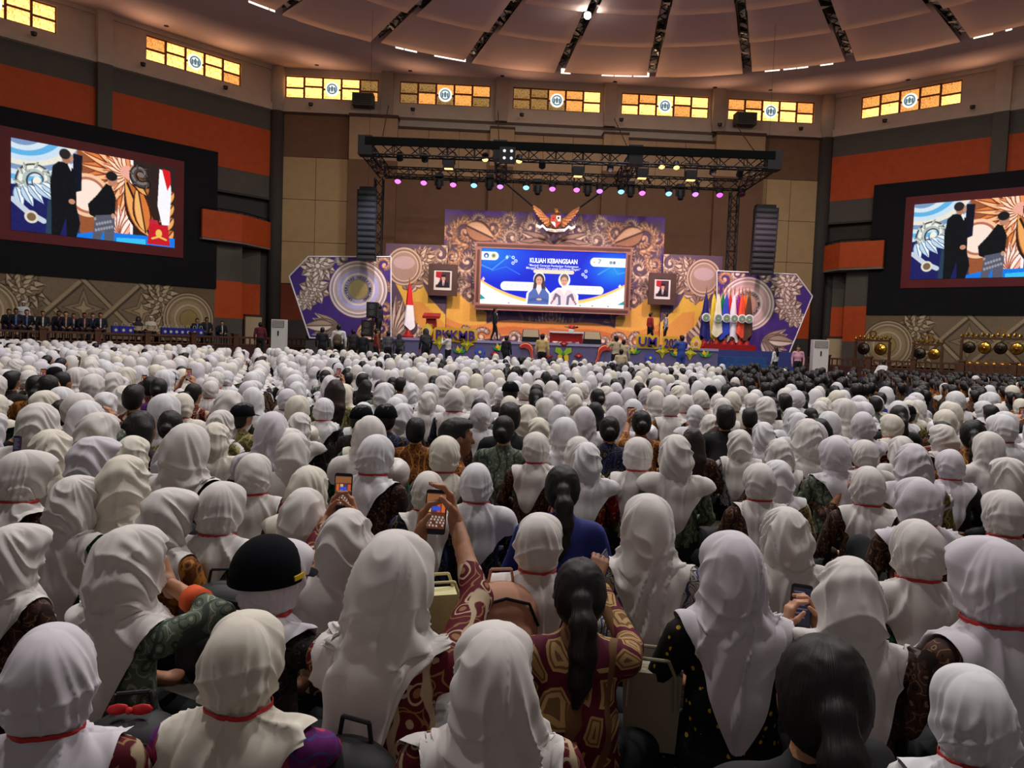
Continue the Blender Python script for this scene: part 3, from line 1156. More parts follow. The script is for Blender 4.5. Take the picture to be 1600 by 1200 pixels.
def centre_print():
    c = Cv(440, 252, (84, 62, 84))
    W = c.asp
    h = W / 2
    c.poly([(0, 0), (W, 0), (W, .045), (0, .045)], (84, 56, 118))
    c.poly([(0, 0), (.025, 0), (.025, .6), (0, .6)], (84, 56, 118))
    rs = np.random.RandomState(3)
    for k in range(150):
        c.leaf(.03 + rs.rand() * h, .05 + rs.rand() * .9, rs.rand() * 6.28, .05 + .06 * rs.rand(), .03 + .02 * rs.rand(), PCD)
    for i, (x, y, r, a, t, s_) in enumerate((
            (.17, .17, .105, 1.5, 1.6, 1), (.19, .40, .10, 4.2, 1.5, -1), (.09, .60, .095, 1.0, 1.5, 1), (.22, .66, .085, 4.6, 1.4, -1), (.10, .80, .09, 2.6, 1.4, 1),
            (.38, .13, .085, 3.1, 1.5, -1), (.54, .20, .08, 0.2, 1.5, 1), (.68, .12, .075, 3.0, 1.4, -1), (.31, .27, .075, .6, 1.4, 1), (.44, .27, .06, 2.6, 1.3, -1),
            (.07, .36, .065, 5.5, 1.3, 1), (.07, .93, .07, 2.2, 1.3, -1), (.30, .52, .07, 5.6, 1.4, 1), (.28, .08, .06, 1.2, 1.3, 1), (.50, .07, .055, 1.2, 1.3, -1), (.06, .18, .06, 4, 1.2, -1),
            (.27, .84, .06, 2.0, 1.3, 1), (.75, .24, .06, 1.0, 1.3, 1))):
        c.scroll(x, y, r, a, t, s_, r * .2, PCT if i % 5 else PCR, 10)
    c.leaf(.17, .12, .4, .26, .14, PCR)
    for k in range(9):
        c.leaf(h, .985, -PI / 2 - .16 * k, .26 - .012 * k, .07, PCT)
    for k in range(7):
        c.leaf(h - .02 * k, .25, PI + .35 - .28 * k, .3 - .02 * k, .08, PCT)
    # orange waves across the foot
    c.poly([(0, .48), (.08, .6), (.2, .7), (.36, .78), (.36, .92), (.1, .88), (0, .82)], (226, 172, 76))
    top = [(x, .80 + .07 * math.sin(3.4 * x + .2) + .03 * math.sin(9 * x)) for x in np.linspace(0, h + .01, 24)]
    c.poly(top + [(x, y + .12) for x, y in top[::-1]], (214, 140, 70))
    c.poly([(x, y + .05) for x, y in top] + [(x, y + .11) for x, y in top[::-1]], (196, 110, 58))
    for k in range(7):
        c.scroll(.06 + .13 * k, .97, .06, 3.6 + k, 1.1, 1 if k % 2 else -1, .018, PCT, 5)
    c.mirror()
    soften(c)
    c.grain(5, 2)
    return c


M_board = mat('backdrop_board', (70, 52, 96), .7, .05, 3)
x0, _, _, z1 = front_rect(695.6, 326.7, 1039.5, 530, BY)
x1 = P(1039.5, 340.2, BY)[0]
bd = empty('stage_backdrop', ((x0 + x1) / 2, BY, DECK), 'tall centre stage backdrop printed with carved scrollwork and orange waves', 'backdrop')
centre_print().mesh('print', rect_fn(x0, x1, DECK, z1, BY), M_print, bd)
MB().box(x0, x1, BY + .02, BY + .22, DECK, z1).build('board', M_board, bd)


# --- wings with the yellow wave and the plain disc
def wing_print():
    c = Cv(150, 214, (92, 74, 92))
    W = c.asp
    for i, (x, y, r, a, s_) in enumerate(((.46, .2, .14, 3.4, 1), (.6, .36, .12, 1.0, -1), (.62, .1, .1, 5, 1), (.4, .34, .1, 2, 1), (.12, .8, .14, 4.8, 1), (.3, .88, .12, 1.2, -1), (.55, .9, .1, 2.2, 1))):
        c.scroll(x, y, r, a, 1.3, s_, r * .25, PCT, 8)
    for k in range(9):
        c.leaf(.14, 1.0, -PI / 2 - .9 + .22 * k, .45, .09, PCT)
    wv = [(.12, .42), (.25, .36), (.42, .4), (.5, .55), (.7, .74), (.7, .96), (.45, .9), (.28, .75), (.2, .56)]
    c.poly(wv, (222, 178, 70))
    c.poly([(.3, .6), (.44, .62), (.7, .84), (.7, .98), (.45, .9), (.3, .76)], (216, 150, 70))
    c.flower(.42, .2, .17, PCT, 8)
    for k in range(6):
        c.leaf(.2 + .08 * k, .42, .6 + k * .8, .12, .07, PCT)
    for q, cc in ((.205, PCT[0]), (.2, PCT[2]), (.185, PCT[1]), (.17, PCT[0]), (.165, PCT[2]), (.15, (170, 142, 126))):
        c.ell(.215, .24, q, q, cc)
    c.ell(.215, .2, .12, .07, (206, 184, 190), al=.6)
    soften(c)
    c.grain(5, 4)
    return c


wp = wing_print()
wl = front_rect(603, 380, 695, 530, BY - .25)
wr = front_rect(1037, 397, 1122, 545, BY - .25)
for (a0, a1, _, zt), sd in ((wl, 'left'), (wr, 'right')):
    w = empty('stage_backdrop_wing', ((a0 + a1) / 2, BY - .25, DECK), 'stage backdrop wing with yellow wave, %s of the centre' % sd, 'backdrop')
    if sd == 'right':
        a0, a1, = a1, a0
    wp.mesh('print', rect_fn(a0, a1, DECK, zt, BY - .25), M_print, w)
    MB().box(min(a0, a1), max(a0, a1), BY - .23, BY - .1, DECK, zt).build('board', M_board, w)

# --- polygon end panels with the big medallion
HY = 39.6
PUR = (66, 44, 112)
PCW = ((84, 66, 60), (168, 146, 122), (222, 206, 184), (190, 168, 144))


def hex_print(pink):
    """drawn for the left panel: point on the left"""
    c = Cv(214, 178, PUR)
    for i, (x, y, r, a, s_) in enumerate(((1.1, .1, .1, 2, 1), (1.1, .35, .1, 4, -1), (1.12, .62, .1, 1, 1), (1.08, .85, .1, 3, -1), (.62, .04, .08, 1, 1), (.95, .03, .08, 3, -1))):
        c.scroll(x, y, r, a, 1.3, s_, .025, PCR if i < 4 else PCW, 8)
    c.flower(.33, .14, .21, PCW, 11)
    c.flower(.3, .42, .18, PCW, 8)
    c.flower(.2, .55, .13, PCW, 8)
    for k in range(9):
        c.leaf(.6, .86, PI + .5 - .2 * k, .34, .09, PCW)
    c.leaf(.52, .84, PI - .05, .34, .13, PCW)
    for k in range(6):
        c.leaf(.8, .95, -.9 + .4 * k, .3, .09, PCR)
    mp = ((92, 74, 70), (178, 158, 146), (228, 214, 206), (206, 170, 168) if pink else (176, 172, 206))
    c.medallion(.805, .4, .345, mp, (178, 164, 112) if not pink else (196, 160, 132))
    soften(c)
    c.grain(5, 6)
    return c


for sd, pts in (('left', [(482, 401), (611, 401.4), (611, 530), (484, 528), (452, 432)]), ('right', [(1120, 423.5), (1244, 429), (1269, 463), (1233, 551.5), (1120, 548)])):
    w3 = [fP(x, y, HY) for x, y in pts]
    xs, zs = [p[0] for p in w3], [p[2] for p in w3]
    a0, a1, z0, z1 = min(xs), max(xs), min(zs), max(zs)
    h = empty('medallion_panel', ((a0 + a1) / 2, HY, z0), 'purple polygonal stage panel with round medallion and flowers, %s of the stage' % sd, 'backdrop')

    def keep(U, V, w3=w3, a0=a0, a1=a1, z0=z0, z1=z1, fl=(sd == 'right')):
        x = (a1 + (a0 - a1) * U) if fl else (a0 + (a1 - a0) * U)
        z = z1 + (z0 - z1) * V
        ins = np.zeros(U.shape, bool)
        q = np.array(w3)
        for pa, pb in zip(q, np.roll(q, -1, 0)):
            if pa[2] != pb[2]:
                ins ^= ((pa[2] > z) != (pb[2] > z)) & (x < (pb[0] - pa[0]) * (z - pa[2]) / (pb[2] - pa[2]) + pa[0])
        return ins
    l, r = (a0, a1) if sd == 'left' else (a1, a0)
    hex_print(sd == 'right').mesh('print', rect_fn(l, r, z0, z1, HY - .02), M_print, h, keep)
    MB().prism(w3 if sd == 'right' else w3, (0, .18, 0)).build('board', M_board, h)
    # ring lettering
    H = z1 - z0
    cx = l + (r - l) * (.805 / (214 / 178))
    cz = z1 - H * .4
    R = H * .345 * .42
    lt = MB()
    word = 'UNIVERSITAS NEGERI MALANG'
    for i, ch in enumerate(word):
        if ch == ' ':
            continue
        a = math.radians(235 - 290 * i / (len(word) - 1))
        letters(lt, ch, lambda u, v: (cx + u, HY - .04, cz + v), .19, None, .02, R * math.cos(a), R * math.sin(a), a - PI / 2)
    lt.build('lettering', mat('dark_ring_lettering', (70, 62, 70), .7, .05, 4) if sd == 'left' else bpy.data.materials['dark_ring_lettering'], h)
    # thin white edge strip
    e = MB()
    for pa, pb in zip(w3, w3[1:] + w3[:1]):
        e.cyl((pa[0], HY - .03, pa[2]), (pb[0], HY - .03, pb[2]), .035, n=5)
    e.build('edge_strip', M_white if sd == 'left' else M_white, h)


# --- LED wall
def led_print():
    c = Cv(380, 147, (8, 38, 206))
    W = c.asp
    for k in range(14):
        c.ell(.15, .1, .9 - .06 * k, .5 - .03 * k, (20, 60 + 6 * k, 228), al=.25)
        c.ell(2.4, .3, .6 - .04 * k, .4 - .025 * k, (20, 70 + 7 * k, 232), al=.25)
    c.stroke([(0, .3), (.2, .38), (.35, .25), (.5, .12), (.62, .2)], .012, (70, 150, 240))
    c.stroke([(.2, .4), (.45, .32), (.7, .45)], .008, (50, 120, 240))
    c.stroke([(2.1, .4), (2.35, .24), (2.45, .38), (2.6, .34)], .012, (70, 150, 240))
    xs = np.linspace(0, W, 40)

    def curve(d):
        return [(x, .93 + d - (.36 + d * .4) * abs((x - W / 2) / (W / 2)) ** 2.2) for x in xs]
    c.poly(curve(-.02) + [(W, 1), (0, 1)], (255, 190, 130))
    c.poly(curve(.01) + [(W, 1), (0, 1)], (255, 214, 110))
    c.poly(curve(.045) + [(W, 1), (0, 1)], (255, 250, 240))
    c.poly([(0, .82), (.1, .9), (0, .92)], (20, 150, 160))
    c.poly([(W, .86), (W - .12, .93), (W, .93)], (20, 150, 160))

    def pill(a, b, y0, y1, cc):
        r = (y1 - y0) / 2
        c.stroke([(a + r, y0 + r), (b - r, y0 + r)], r, cc)
    pill(-.1, .31, .06, .21, (250, 250, 255))
    pill(1.95, 2.8, .1, .26, (250, 250, 255))
    pill(.36, 1.1, .58, .74, (252, 250, 246))
    pill(1.45, 2.21, .61, .76, (252, 250, 246))
    pill(.94, 1.67, .345, .415, (255, 222, 196))
    c.ell(.09, .13, .045, .045, (40, 90, 170))
    c.ell(.09, .14, .02, .025, (240, 240, 250))
    c.ell(.22, .13, .04, .042, (196, 180, 90))
    c.ell(.22, .13, .02, .02, (90, 130, 90))
    c.ell(2.02, .18, .02, .012, (230, 190, 60))
    c.stroke([(2.1, .2), (2.14, .14), (2.1, .13)], .007, (120, 140, 110))
    c.ell(2.32, .18, .03, .03, (150, 160, 170))
    c.ell(2.38, .18, .025, .03, (120, 130, 150))
    for x, y, s_ in ((.57, .2, 1), (1.88, .4, -1)):
        for dx, dy in ((0, 0), (.05 * s_, .06), (0, .1)):
            c.ell(x + dx, y + dy - .05, .028, .028, (235, 240, 255))
            c.ell(x + dx, y + dy - .05, .014, .014, (30, 90, 230))
    for x, y, cc in ((.46, .15, (200, 225, 255)), (.05, .55, (255, 200, 190)), (2.5, .6, (255, 225, 235))):
        c.poly([(x - .03, y), (x, y - .04), (x + .03, y), (x, y + .04)], cc)

    def figure(x, hair, body, trim, wdt, o):
        c.ell(x, .52, .105, .125, (250, 250, 255))
        c.poly([(x - wdt - .03, 1), (x - wdt - .02, .78), (x - .12, .66), (x + .12, .66), (x + wdt + .02, .78), (x + wdt + .03, 1)], (250, 250, 255))
        if o:
            c.ell(x, .54, .095, .12, hair)
            c.poly([(x - .09, .55), (x + .1, .55), (x + .12, .7), (x - .11, .7)], hair)
        else:
            c.ell(x, .5, .075, .09, hair)
        c.poly([(x - wdt, .97), (x - wdt + .02, .78), (x - .1, .69), (x + .1, .69), (x + wdt - .02, .78), (x + wdt, .97)], body)
        c.poly([(x - .035, .6), (x + .035, .6), (x + .05, .7), (x, .8), (x - .05, .7)], trim)
        c.ell(x, .545, .058, .08, (224, 164, 140))
        c.ell(x - .022, .53, .01, .006, (60, 40, 40))
        c.ell(x + .022, .53, .01, .006, (60, 40, 40))
        c.ell(x, .585, .018, .006, (190, 100, 96))
    figure(1.05, (70, 54, 60), (84, 108, 176), (240, 226, 226), .2, True)
    c.stroke([(.9, .9), (1.05, .87), (1.2, .9)], .03, (70, 90, 156))
    c.ell(1.06, .88, .05, .02, (224, 180, 164))
    figure(1.5, (120, 96, 92), (238, 214, 220), (250, 240, 240), .24, False)
    for s_ in (-1, 1):
        c.stroke([(1.5 + s_ * .07, .95), (1.5 + s_ * .08, .82), (1.5 + s_ * .14, .78), (1.5 + s_ * .17, .86)], .022, (110, 110, 140))
        for k in range(5):
            c.ell(1.5 + s_ * (.14 + .02 * k), .82 + .03 * k, .016, .016, (150, 90, 110))
    for x in (.52, 1.4, 1.8, 2.02, 2.3):
        c.ell(x, .965, .014, .014, (130, 150, 190))
    for x in (.6, 1.46, 1.86, 2.08):
        c.stroke([(x, .967), (x + .14, .967)], .004, (220, 214, 224))
    for y in (.63, .66):
        for k in range(6):
            c.stroke([(.46 + .09 * k, y), (.5 + .09 * k, y)], .004, (190, 190, 200))
            c.stroke([(1.72 + .07 * k, y + .02), (1.76 + .07 * k, y + .02)], .004, (190, 190, 200))
    return c


LY = BY - .5
a, b = P(752.7, 387.6, LY), P(974.4, 482.6, LY)
lx0, lx1 = (P(752.7, 387.6, LY)[0] + P(750, 474.4, LY)[0]) / 2, (P(978, 396.2, LY)[0] + P(974.4, 482.6, LY)[0]) / 2
lz1, lz0 = P(752.7, 387.6, LY)[2], P(749.9, 474.4, LY)[2]
led = empty('led_wall', ((lx0 + lx1) / 2, LY, lz0), 'bright blue and white LED wall at the centre of the stage backdrop', 'screen')
led_print().mesh('picture', rect_fn(lx0, lx1, lz0, lz1, LY), print_mat('led_wall_picture', 1.15), led)
M_ledf = mat('rose_brown_frame', (142, 96, 86), .6, .08, 4)
MB().box(lx0, lx1, LY + .02, LY + .4, lz0, lz1).build('cabinet', M_steel, led)
fb = .32
for q in ((lx0 - fb, lx1 + fb, lz1, lz1 + fb), (lx0 - fb, lx1 + fb, lz0 - fb, lz0), (lx0 - fb, lx0, lz0, lz1), (lx1, lx1 + fb, lz0, lz1)):
    MB().box(q[0], q[1], LY - .08, LY + .2, q[2], q[3]).build('frame_bar', M_ledf, led)
    MB().box(q[0] + .09, q[1] - .09, LY - .1, LY - .08, q[2] + .09, q[3] - .09).build('frame_groove', M_trim, led)
LH = lz1 - lz0


def led_fn(u, v):
    """units of screen height, v down"""
    return (lx0 + u * LH, LY - .02, lz1 - v * LH)


t = MB()
letters(t, 'KULIAH KEBANGSAAN', lambda u, v: led_fn(1.306 + u, .185 - v), .115, .86, .03)
t.build('title_lettering', emit('white_title_light', (236, 246, 255), 1.4), led)
t = MB()
letters(t, '“Menjadi Generasi Pembelajar Kebangsaan', lambda u, v: led_fn(1.306 + u, .272 - v), .058, .90, .006)
letters(t, 'Menggali Potensi Diri untuk Kemajuan Negeri”', lambda u, v: led_fn(1.306 + u, .322 - v), .058, .98, .006)
t.build('subtitle_lettering', emit('white_text_light', (236, 240, 255), 1.2), led)


# --- portraits
def portrait(o):
    c = Cv(36, 46, (150, 30, 40))
    W = c.asp
    c.poly([(0, 0), (W, 0), (W, 1), (0, 1)], (70, 44, 52))
    c.poly([(0, 0), (.34, 0), (.26, .5), (.2, .7), (0, .8)], (170, 28, 40))
    c.poly([(0, .35), (.24, .42), (.18, .75), (0, .85)], (220, 210, 206))
    c.poly([(.1, 1), (.16, .68), (.32, .58), (.5, .58), (.68, .68), (.74, 1)], (24, 26, 36))
    c.poly([(.36, .57), (.48, .57), (.46, .85), (.42, .88), (.38, .85)], (230, 228, 226))
    c.poly([(.405, .6), (.435, .6), (.445, .84), (.42, .88), (.4, .84)], (150, 24, 34))
    c.ell(.42, .42, .1, .16, (206, 160, 134))
    c.poly([(.3, .34), (.31, .2), (.53, .19), (.55, .33)], (18, 18, 22))
    for s_ in (-1, 1):
        c.ell(.42 + s_ * .04, .41, .018, .01, (50, 36, 36))
    c.ell(.42, .5, .03, .01, (160, 90, 84))
    return c


M_pfr = mat('dark_brown_picture_frame', (72, 48, 40), .5, .1, 6)
for (xa, ya, xb, yb), sd in (((670, 412, 714, 463), 'left'), ((1014.5, 426, 1055, 477), 'right')):
    x0, x1, z0, z1 = front_rect(xa, ya, xb, yb, BY - .6)
    t = empty('framed_portrait', ((x0 + x1) / 2, BY - .6, z0), 'framed official portrait of a man in dark suit, %s of the LED wall' % sd, 'picture')
    b = .3
    for q in ((x0, x1, z1 - b, z1), (x0, x1, z0, z0 + b), (x0, x0 + b, z0 + b, z1 - b), (x1 - b, x1, z0 + b, z1 - b)):
        MB().box(q[0], q[1], BY - .66, BY - .5, q[2], q[3]).build('frame_bar', M_pfr, t)
    MB().box(x0 + b, x1 - b, BY - .6, BY - .55, z0 + b, z1 - b).build('mount', M_white, t)
    portrait(sd).mesh('photograph', rect_fn(x0 + b + .1, x1 - b - .1, z0 + b + .14, z1 - b - .1, BY - .61), M_print, t)

# --- the golden eagle emblem
M_gold = mat('antique_gold', (176, 116, 62), .4, .2, 8, metal=.5)
M_gold2 = mat('dark_gold', (140, 88, 48), .45, .2, 8, metal=.5)
GY = BY - 1.0
gc = np.array(fP(868, 346, GY))
px = GY / F                                            # metres per picture pixel at this depth
eg = empty('eagle_emblem', gc, 'golden eagle emblem with spread wings and shield above the LED wall', 'emblem')


def g3(u, v, d=0.0):
    """u right, v up in picture pixels from the emblem centre"""
    return (gc[0] + u * px, GY + d, gc[2] + v * px)


body = MB()
body.ball(g3(0, 0, -.1), 10 * px, 12, (1, .5, 1.15))
body.ball(g3(1, 13, -.15), 4.2 * px, 10)
body.cyl(g3(3, 13.5, -.2), g3(8, 12, -.2), 1.6 * px, .2 * px, 6)
for k in range(5):
    body.cyl(g3(-1 + k * .6, 16, -.1), g3(-3 + k * 1.6, 20, -.05), .9 * px, .3 * px, 5)
body.build('eagle_body', M_gold, eg, True)
for s_ in (-1, 1):
    wg = empty('wing', (0, 0, 0), parent=eg)
    wg.location = (0, 0, 0)
    for k in range(9):
        t = k / 8
        r0 = np.array((s_ * (6 + 10 * t), 2 + 6 * t))
        tip = np.array((s_ * (36 - 22 * (1 - t) ** 1.4), 22 - 30 * (1 - t)))
        m = (r0 + tip) / 2
        d = (tip - r0) / np.linalg.norm(tip - r0)
        nn = np.array((-d[1], d[0])) * 2.4
        pts = [r0, m - nn, tip * .96 + r0 * .04 - nn * .6, tip, tip * .96 + r0 * .04 + nn * .6, m + nn]
        MB().prism([g3(q[0], q[1], -.02 * k) for q in pts], (0, .05, 0)).build('feather', M_gold if k % 2 else M_gold2, wg)
tl = MB()
for k in range(5):
    u = -6 + 3 * k
    tl.prism([g3(u - 1.2, -8, .02), g3(u + 1.2, -8, .02), g3(u * 1.3 + 1.4, -19, .02), g3(u * 1.3 - 1.4, -19, .02)], (0, .05, 0))
tl.build('tail', M_gold2, eg)
M_sr = mat('shield_red', (190, 30, 34), .5, .05, 5)
M_sw = mat('shield_white', (232, 226, 216), .5, .05, 5)
sh = MB().prism([g3(u, v, -.36) for u, v in ((-8, 8), (8, 8), (8, -3), (0, -12), (-8, -3))], (0, .06, 0)).build('shield', M_gold2, eg)
for q, m in ((((-7, 7), (-.4, 7), (-.4, -1.6), (-7, -1.6)), M_sr), (((.4, 7), (7, 7), (7, -1.6), (.4, -1.6)), M_sw),
             (((-7, -2.2), (-.4, -2.2), (-.4, -10.4), (-6.6, -4)), M_sw), (((.4, -2.2), (7, -2.2), (6.6, -4), (.4, -10.4)), M_sr)):
    MB().prism([g3(u, v, -.4) for u, v in q], (0, .04, 0)).build('shield_quarter', m, sh)
MB().prism([g3(2.8 * math.cos(k * PI / 3), -.5 + 2.8 * math.sin(k * PI / 3), -.44) for k in range(6)], (0, .04, 0)).build('shield_heart', M_gold2, sh)
MB().ball(g3(3.6, 3.6, -.42), 1.6 * px, 8).build('shield_mark', M_steel, sh)
MB().ball(g3(-3.6, 3.6, -.42), 1.4 * px, 8).build('shield_mark', M_gold, sh)
rb = MB()
pts = [(-30, -8), (-24, -11), (-20, -8.5), (-14, -14), (0, -15.5), (14, -14), (20, -8.5), (24, -11), (30, -8)]
for (u0, v0), (u1, v1) in zip(pts[:-1], pts[1:]):
    rb.prism([g3(u0, v0 - 2, -.3), g3(u1, v1 - 2, -.3), g3(u1, v1 + 2, -.3), g3(u0, v0 + 2, -.3)], (0, .04, 0))
rbo = rb.build('ribbon_scroll', M_sw, eg)
t = MB()
letters(t, 'BHINNEKA TUNGGAL IKA', lambda u, v: g3(u, -15.2 + v, -.36), 3.0, 24, .02)
t.build('motto', M_steel, rbo)
hk = MB()
for s_ in (-1, 1):
    hk.cyl(g3(s_ * 20, 10, .1), (gc[0] + s_ * 3.0, GY, 9.9), .05, n=6)
hk.build('hanging_stay', M_steel, eg)

# ---------------------------------------------------------------- truss rig
def truss(mb, p0, p1, s=.45, step=.6, r=.035):
    """box truss between two points"""
    p0, p1 = np.asarray(p0, float), np.asarray(p1, float)
    d = p1 - p0
    L = np.linalg.norm(d)
    d /= L
    a = np.cross(d, (0, 0, 1) if abs(d[2]) < .9 else (0, 1, 0))
    a /= np.linalg.norm(a)
    b = np.cross(a, d)
    o = [(a * i + b * j) * s / 2 for i, j in ((-1, -1), (1, -1), (1, 1), (-1, 1))]
    for q in o:
        mb.cyl(p0 + q, p1 + q, r, n=6)
    n = max(2, int(L / step))
    for k in range(n):
        t0, t1 = L * k / n, L * (k + 1) / n
        for i in range(4):
            j = (i + 1) % 4
            if k % 2:
                i, j = j, i
            mb.cyl(p0 + d * t0 + o[i], p0 + d * t1 + o[j], r * .6, n=4, cap=False)
            if k % 2 == 0:
                mb.cyl(p0 + d * t0 + o[i], p0 + d * t0 + o[j], r * .6, n=4, cap=False)
    return mb


TZ = 10.0
FXL, FXR = P(572, 235, 36)[0], P(1207, 262, 36)[0]
BXL, BXR = FXL, FXR
BTY = 41.2
rig = empty('truss_rig', ((FXL + FXR) / 2, 38, 0), 'black box-truss lighting rig over the stage', 'truss')
truss(MB(), (FXL, 36, TZ), (FXR, 36, TZ), .55, .62, .04).build('front_truss', M_steel, rig)
MB().box(FXL, FXR, 35.66, 35.72, TZ + .12, TZ + .48).build('front_valance', mat('dark_green_black_cloth', (12, 13, 13), .95, .1, 4, spec=.05), rig)
truss(MB(), (BXL, BTY, TZ + .05), (BXR, BTY, TZ + .05), .5, .62).build('back_truss', M_steel, rig)
for x in (FXL, P(781, 250, 36)[0], P(992, 250, 36)[0], FXR):
    truss(MB(), (x, 36, TZ), (x, BTY, TZ), .5, .6).build('side_truss', M_steel, rig)
    for y in (36,):
        c = MB().box(x - .32, x + .32, y - .32, y + .32, TZ - .32, TZ + .55)
        c.build('corner_block', M_steel, rig)
TWY = 41.2
for x in (P(591, 350, TWY)[0], P(1144, 370, TWY)[0]):
    truss(MB(), (x, TWY, DECK), (x, TWY, TZ - .3), .42, .5, .035).build('tower', M_steel, rig)
    MB().box(x - .5, x + .5, TWY - .5, TWY + .5, DECK, DECK + .04).build('base_plate', M_steel, rig)
# rigging cables to the wall
for (xa, ya), (xb, yb) in (((596, 222), (607, 165)), ((780, 235), (778, 173)), ((985, 240), (960, 185)), ((1190, 252), (1150, 195))):
    q = P(xa, ya, 36)
    w = P(xb, yb, 46.8)
    MB().cyl(q, w, .025, n=5).build('hoist_cable', M_steel, rig)
# house-side blinder with four white lenses on the front corner of the second side truss
M_lens = emit('white_lens', (240, 244, 250), 1.0)

LCOL = {'p': emit('pink_par_light', (255, 110, 220), 2.2), 'b': emit('ice_blue_par_light', (130, 196, 255), 2.2), 'l': emit('lilac_par_light', (180, 120, 255), 2.2),
        'm': emit('magenta_par_light', (240, 90, 230), 2.2), 'o': mat('unlit_par_lens', (120, 50, 80), .3, .05, 4), 'w': emit('warm_fresnel_light', (255, 196, 110), 3.0)}
CN = {'p': 'pink', 'b': 'ice blue', 'l': 'lilac', 'm': 'magenta', 'o': 'unlit', 'w': 'warm white'}
ORD = 'first second third fourth fifth sixth seventh eighth ninth tenth eleventh twelfth thirteenth fourteenth fifteenth sixteenth seventeenth eighteenth nineteenth twentieth'.split()


def ordinal(i):
    """0-based index in words"""
    if i < 20:
        return ORD[i]
    tens = ['twent', 'thirt', 'fort', 'fift', 'sixt', 'sevent', 'eight', 'ninet']
    t, u = divmod(i + 1, 10)
    return tens[t - 2] + ('ieth' if u == 0 else 'y-' + ORD[u - 1])


for k, (x, y, c) in enumerate(((621.5, 283.7, 'p'), (662, 286, 'p'), (708, 289, 'p'), (740.5, 290, 'b'), (781.5, 292, 'l'), (822, 293.5, 'b'), (863, 295.6, 'p'), (901, 297, 'p'), (937, 299, 'l'),
                               (970.5, 300, 'b'), (1003.5, 302, 'p'), (1045, 303, 'b'), (1086.6, 304, 'l'), (1124.5, 305, 'm'), (1159, 304, 'o'))):
    q = np.array(P(x, y, BTY - .3))
    t = empty('par_can', q, '%s stage par can hanging %s from left on the back truss' % (CN[c], ordinal(k)), 'stage light', 'par cans on the back truss')
    ax = np.array((0, -.55, -.83))
    MB().lathe(q, -ax, [(.17, 0), (.19, .0), (.17, .32), (.08, .42), (.001, .43)], 12).build('housing', M_steel, t)
    MB().lathe(q, ax, [(.17, -.02), (.14, .03), (.001, .05)], 12).build('lens', LCOL[c], t)
    MB().cyl(q - ax * .2 + np.array((.2, 0, 0)), q + np.array((.2, .1, .45)), .02, n=5).cyl(q - ax * .2 - np.array((.2, 0, 0)), q + np.array((-.2, .1, .45)), .02, n=5).cyl(q + np.array((-.2, .1, .45)), q + np.array((.2, .1, .45)), .02, n=5).build('yoke', M_steel, t)
for k, (x, y) in enumerate(((686, 285), (765, 287), (840, 294), (918, 296), (985, 298), (1063, 302))):
    q = np.array(P(x, y, BTY - .2))
    t = empty('moving_head_light', q, 'black moving-head stage light, %s from left on the back truss' % ordinal(k), 'stage light', 'moving heads on the back truss')
    MB().box(q[0] - .2, q[0] + .2, q[1] - .2, q[1] + .2, q[2] + .28, q[2] + .46).build('base', M_steel, t)
    MB().box(q[0] - .24, q[0] - .17, q[1] - .08, q[1] + .08, q[2] - .15, q[2] + .3).box(q[0] - .24, q[0] + .24, q[1] - .08, q[1] + .08, q[2] + .26, q[2] + .32).box(q[0] + .17, q[0] + .24, q[1] - .08, q[1] + .08, q[2] - .15, q[2] + .3).build('yoke', M_steel, t)
    MB().lathe(q + np.array((0, 0, .18)), (0, -.2, -1), [(.08, 0), (.16, .05), (.17, .35), (.14, .52), (.12, .54), (.001, .5)], 12).build('head', M_steel, t)
for k, (x, y, c) in enumerate(((625, 250, 0), (664, 252, 0), (758, 249.5, 1), (811, 252, 1), (847, 262, 0), (953, 267, 0), (1034, 261, 1), (1057, 262, 1), (1113, 272, 0), (1155, 275, 0))):
    q = np.array(P(x, y, 36.2))
    t = empty('fresnel_light', q, '%s fresnel lamp under the front truss, %s from left' % ('glowing' if c else 'dark', ordinal(k)), 'stage light', 'fresnel lamps on the front truss')
    ax = np.array((0, .6, -.8)) if not c else np.array((0, -.5, -.85))
    MB().lathe(q, -ax, [(.15, 0), (.16, .02), (.15, .3), (.1, .36), (.001, .37)], 12).build('housing', M_steel, t)
    MB().lathe(q, ax, [(.14, 0), (.1, .04), (.001, .05)], 12).build('lens', LCOL['w'] if c else M_steel, t)
    MB().cyl(q, q + np.array((0, 0, max(.2, TZ - .2 - q[2]))), .02, n=5).build('clamp', M_steel, t)
for k, (x, y) in enumerate(((701, 262), (903, 274), (1003, 277), (1079, 280))):
    q = np.array(P(x, y, 38.2))
    t = empty('barn_door_lamp', q, 'big lamp with glowing barn doors between the trusses, %s from left' % ordinal(k), 'stage light', 'barn-door lamps')
    MB().box(q[0] - .26, q[0] + .26, q[1] - .2, q[1] + .2, q[2] - .05, q[2] + .4).build('housing', M_steel, t)
    MB().box(q[0] - .2, q[0] + .2, q[1] - .15, q[1] + .15, q[2] - .07, q[2] - .05).build('lens', LCOL['w'], t)
    for s_ in (-1, 1):
        MB().prism([(q[0] + s_ * .26, q[1] - .2, q[2] - .05), (q[0] + s_ * .42, q[1] - .22, q[2] - .3), (q[0] + s_ * .42, q[1] + .22, q[2] - .3), (q[0] + s_ * .26, q[1] + .2, q[2] - .05)], (s_ * .02, 0, .01)).build('barn_door', M_steel, t)
    MB().cyl((q[0] - .3, q[1], q[2] + .15), (q[0] - .3, q[1], q[2] + .75), .025).cyl((q[0] + .3, q[1], q[2] + .15), (q[0] + .3, q[1], q[2] + .75), .025).cyl((q[0] - .3, q[1], q[2] + .75), (q[0] + .3, q[1], q[2] + .75), .025).build('yoke', M_steel, t)
q = P(795, 240, 35.5)
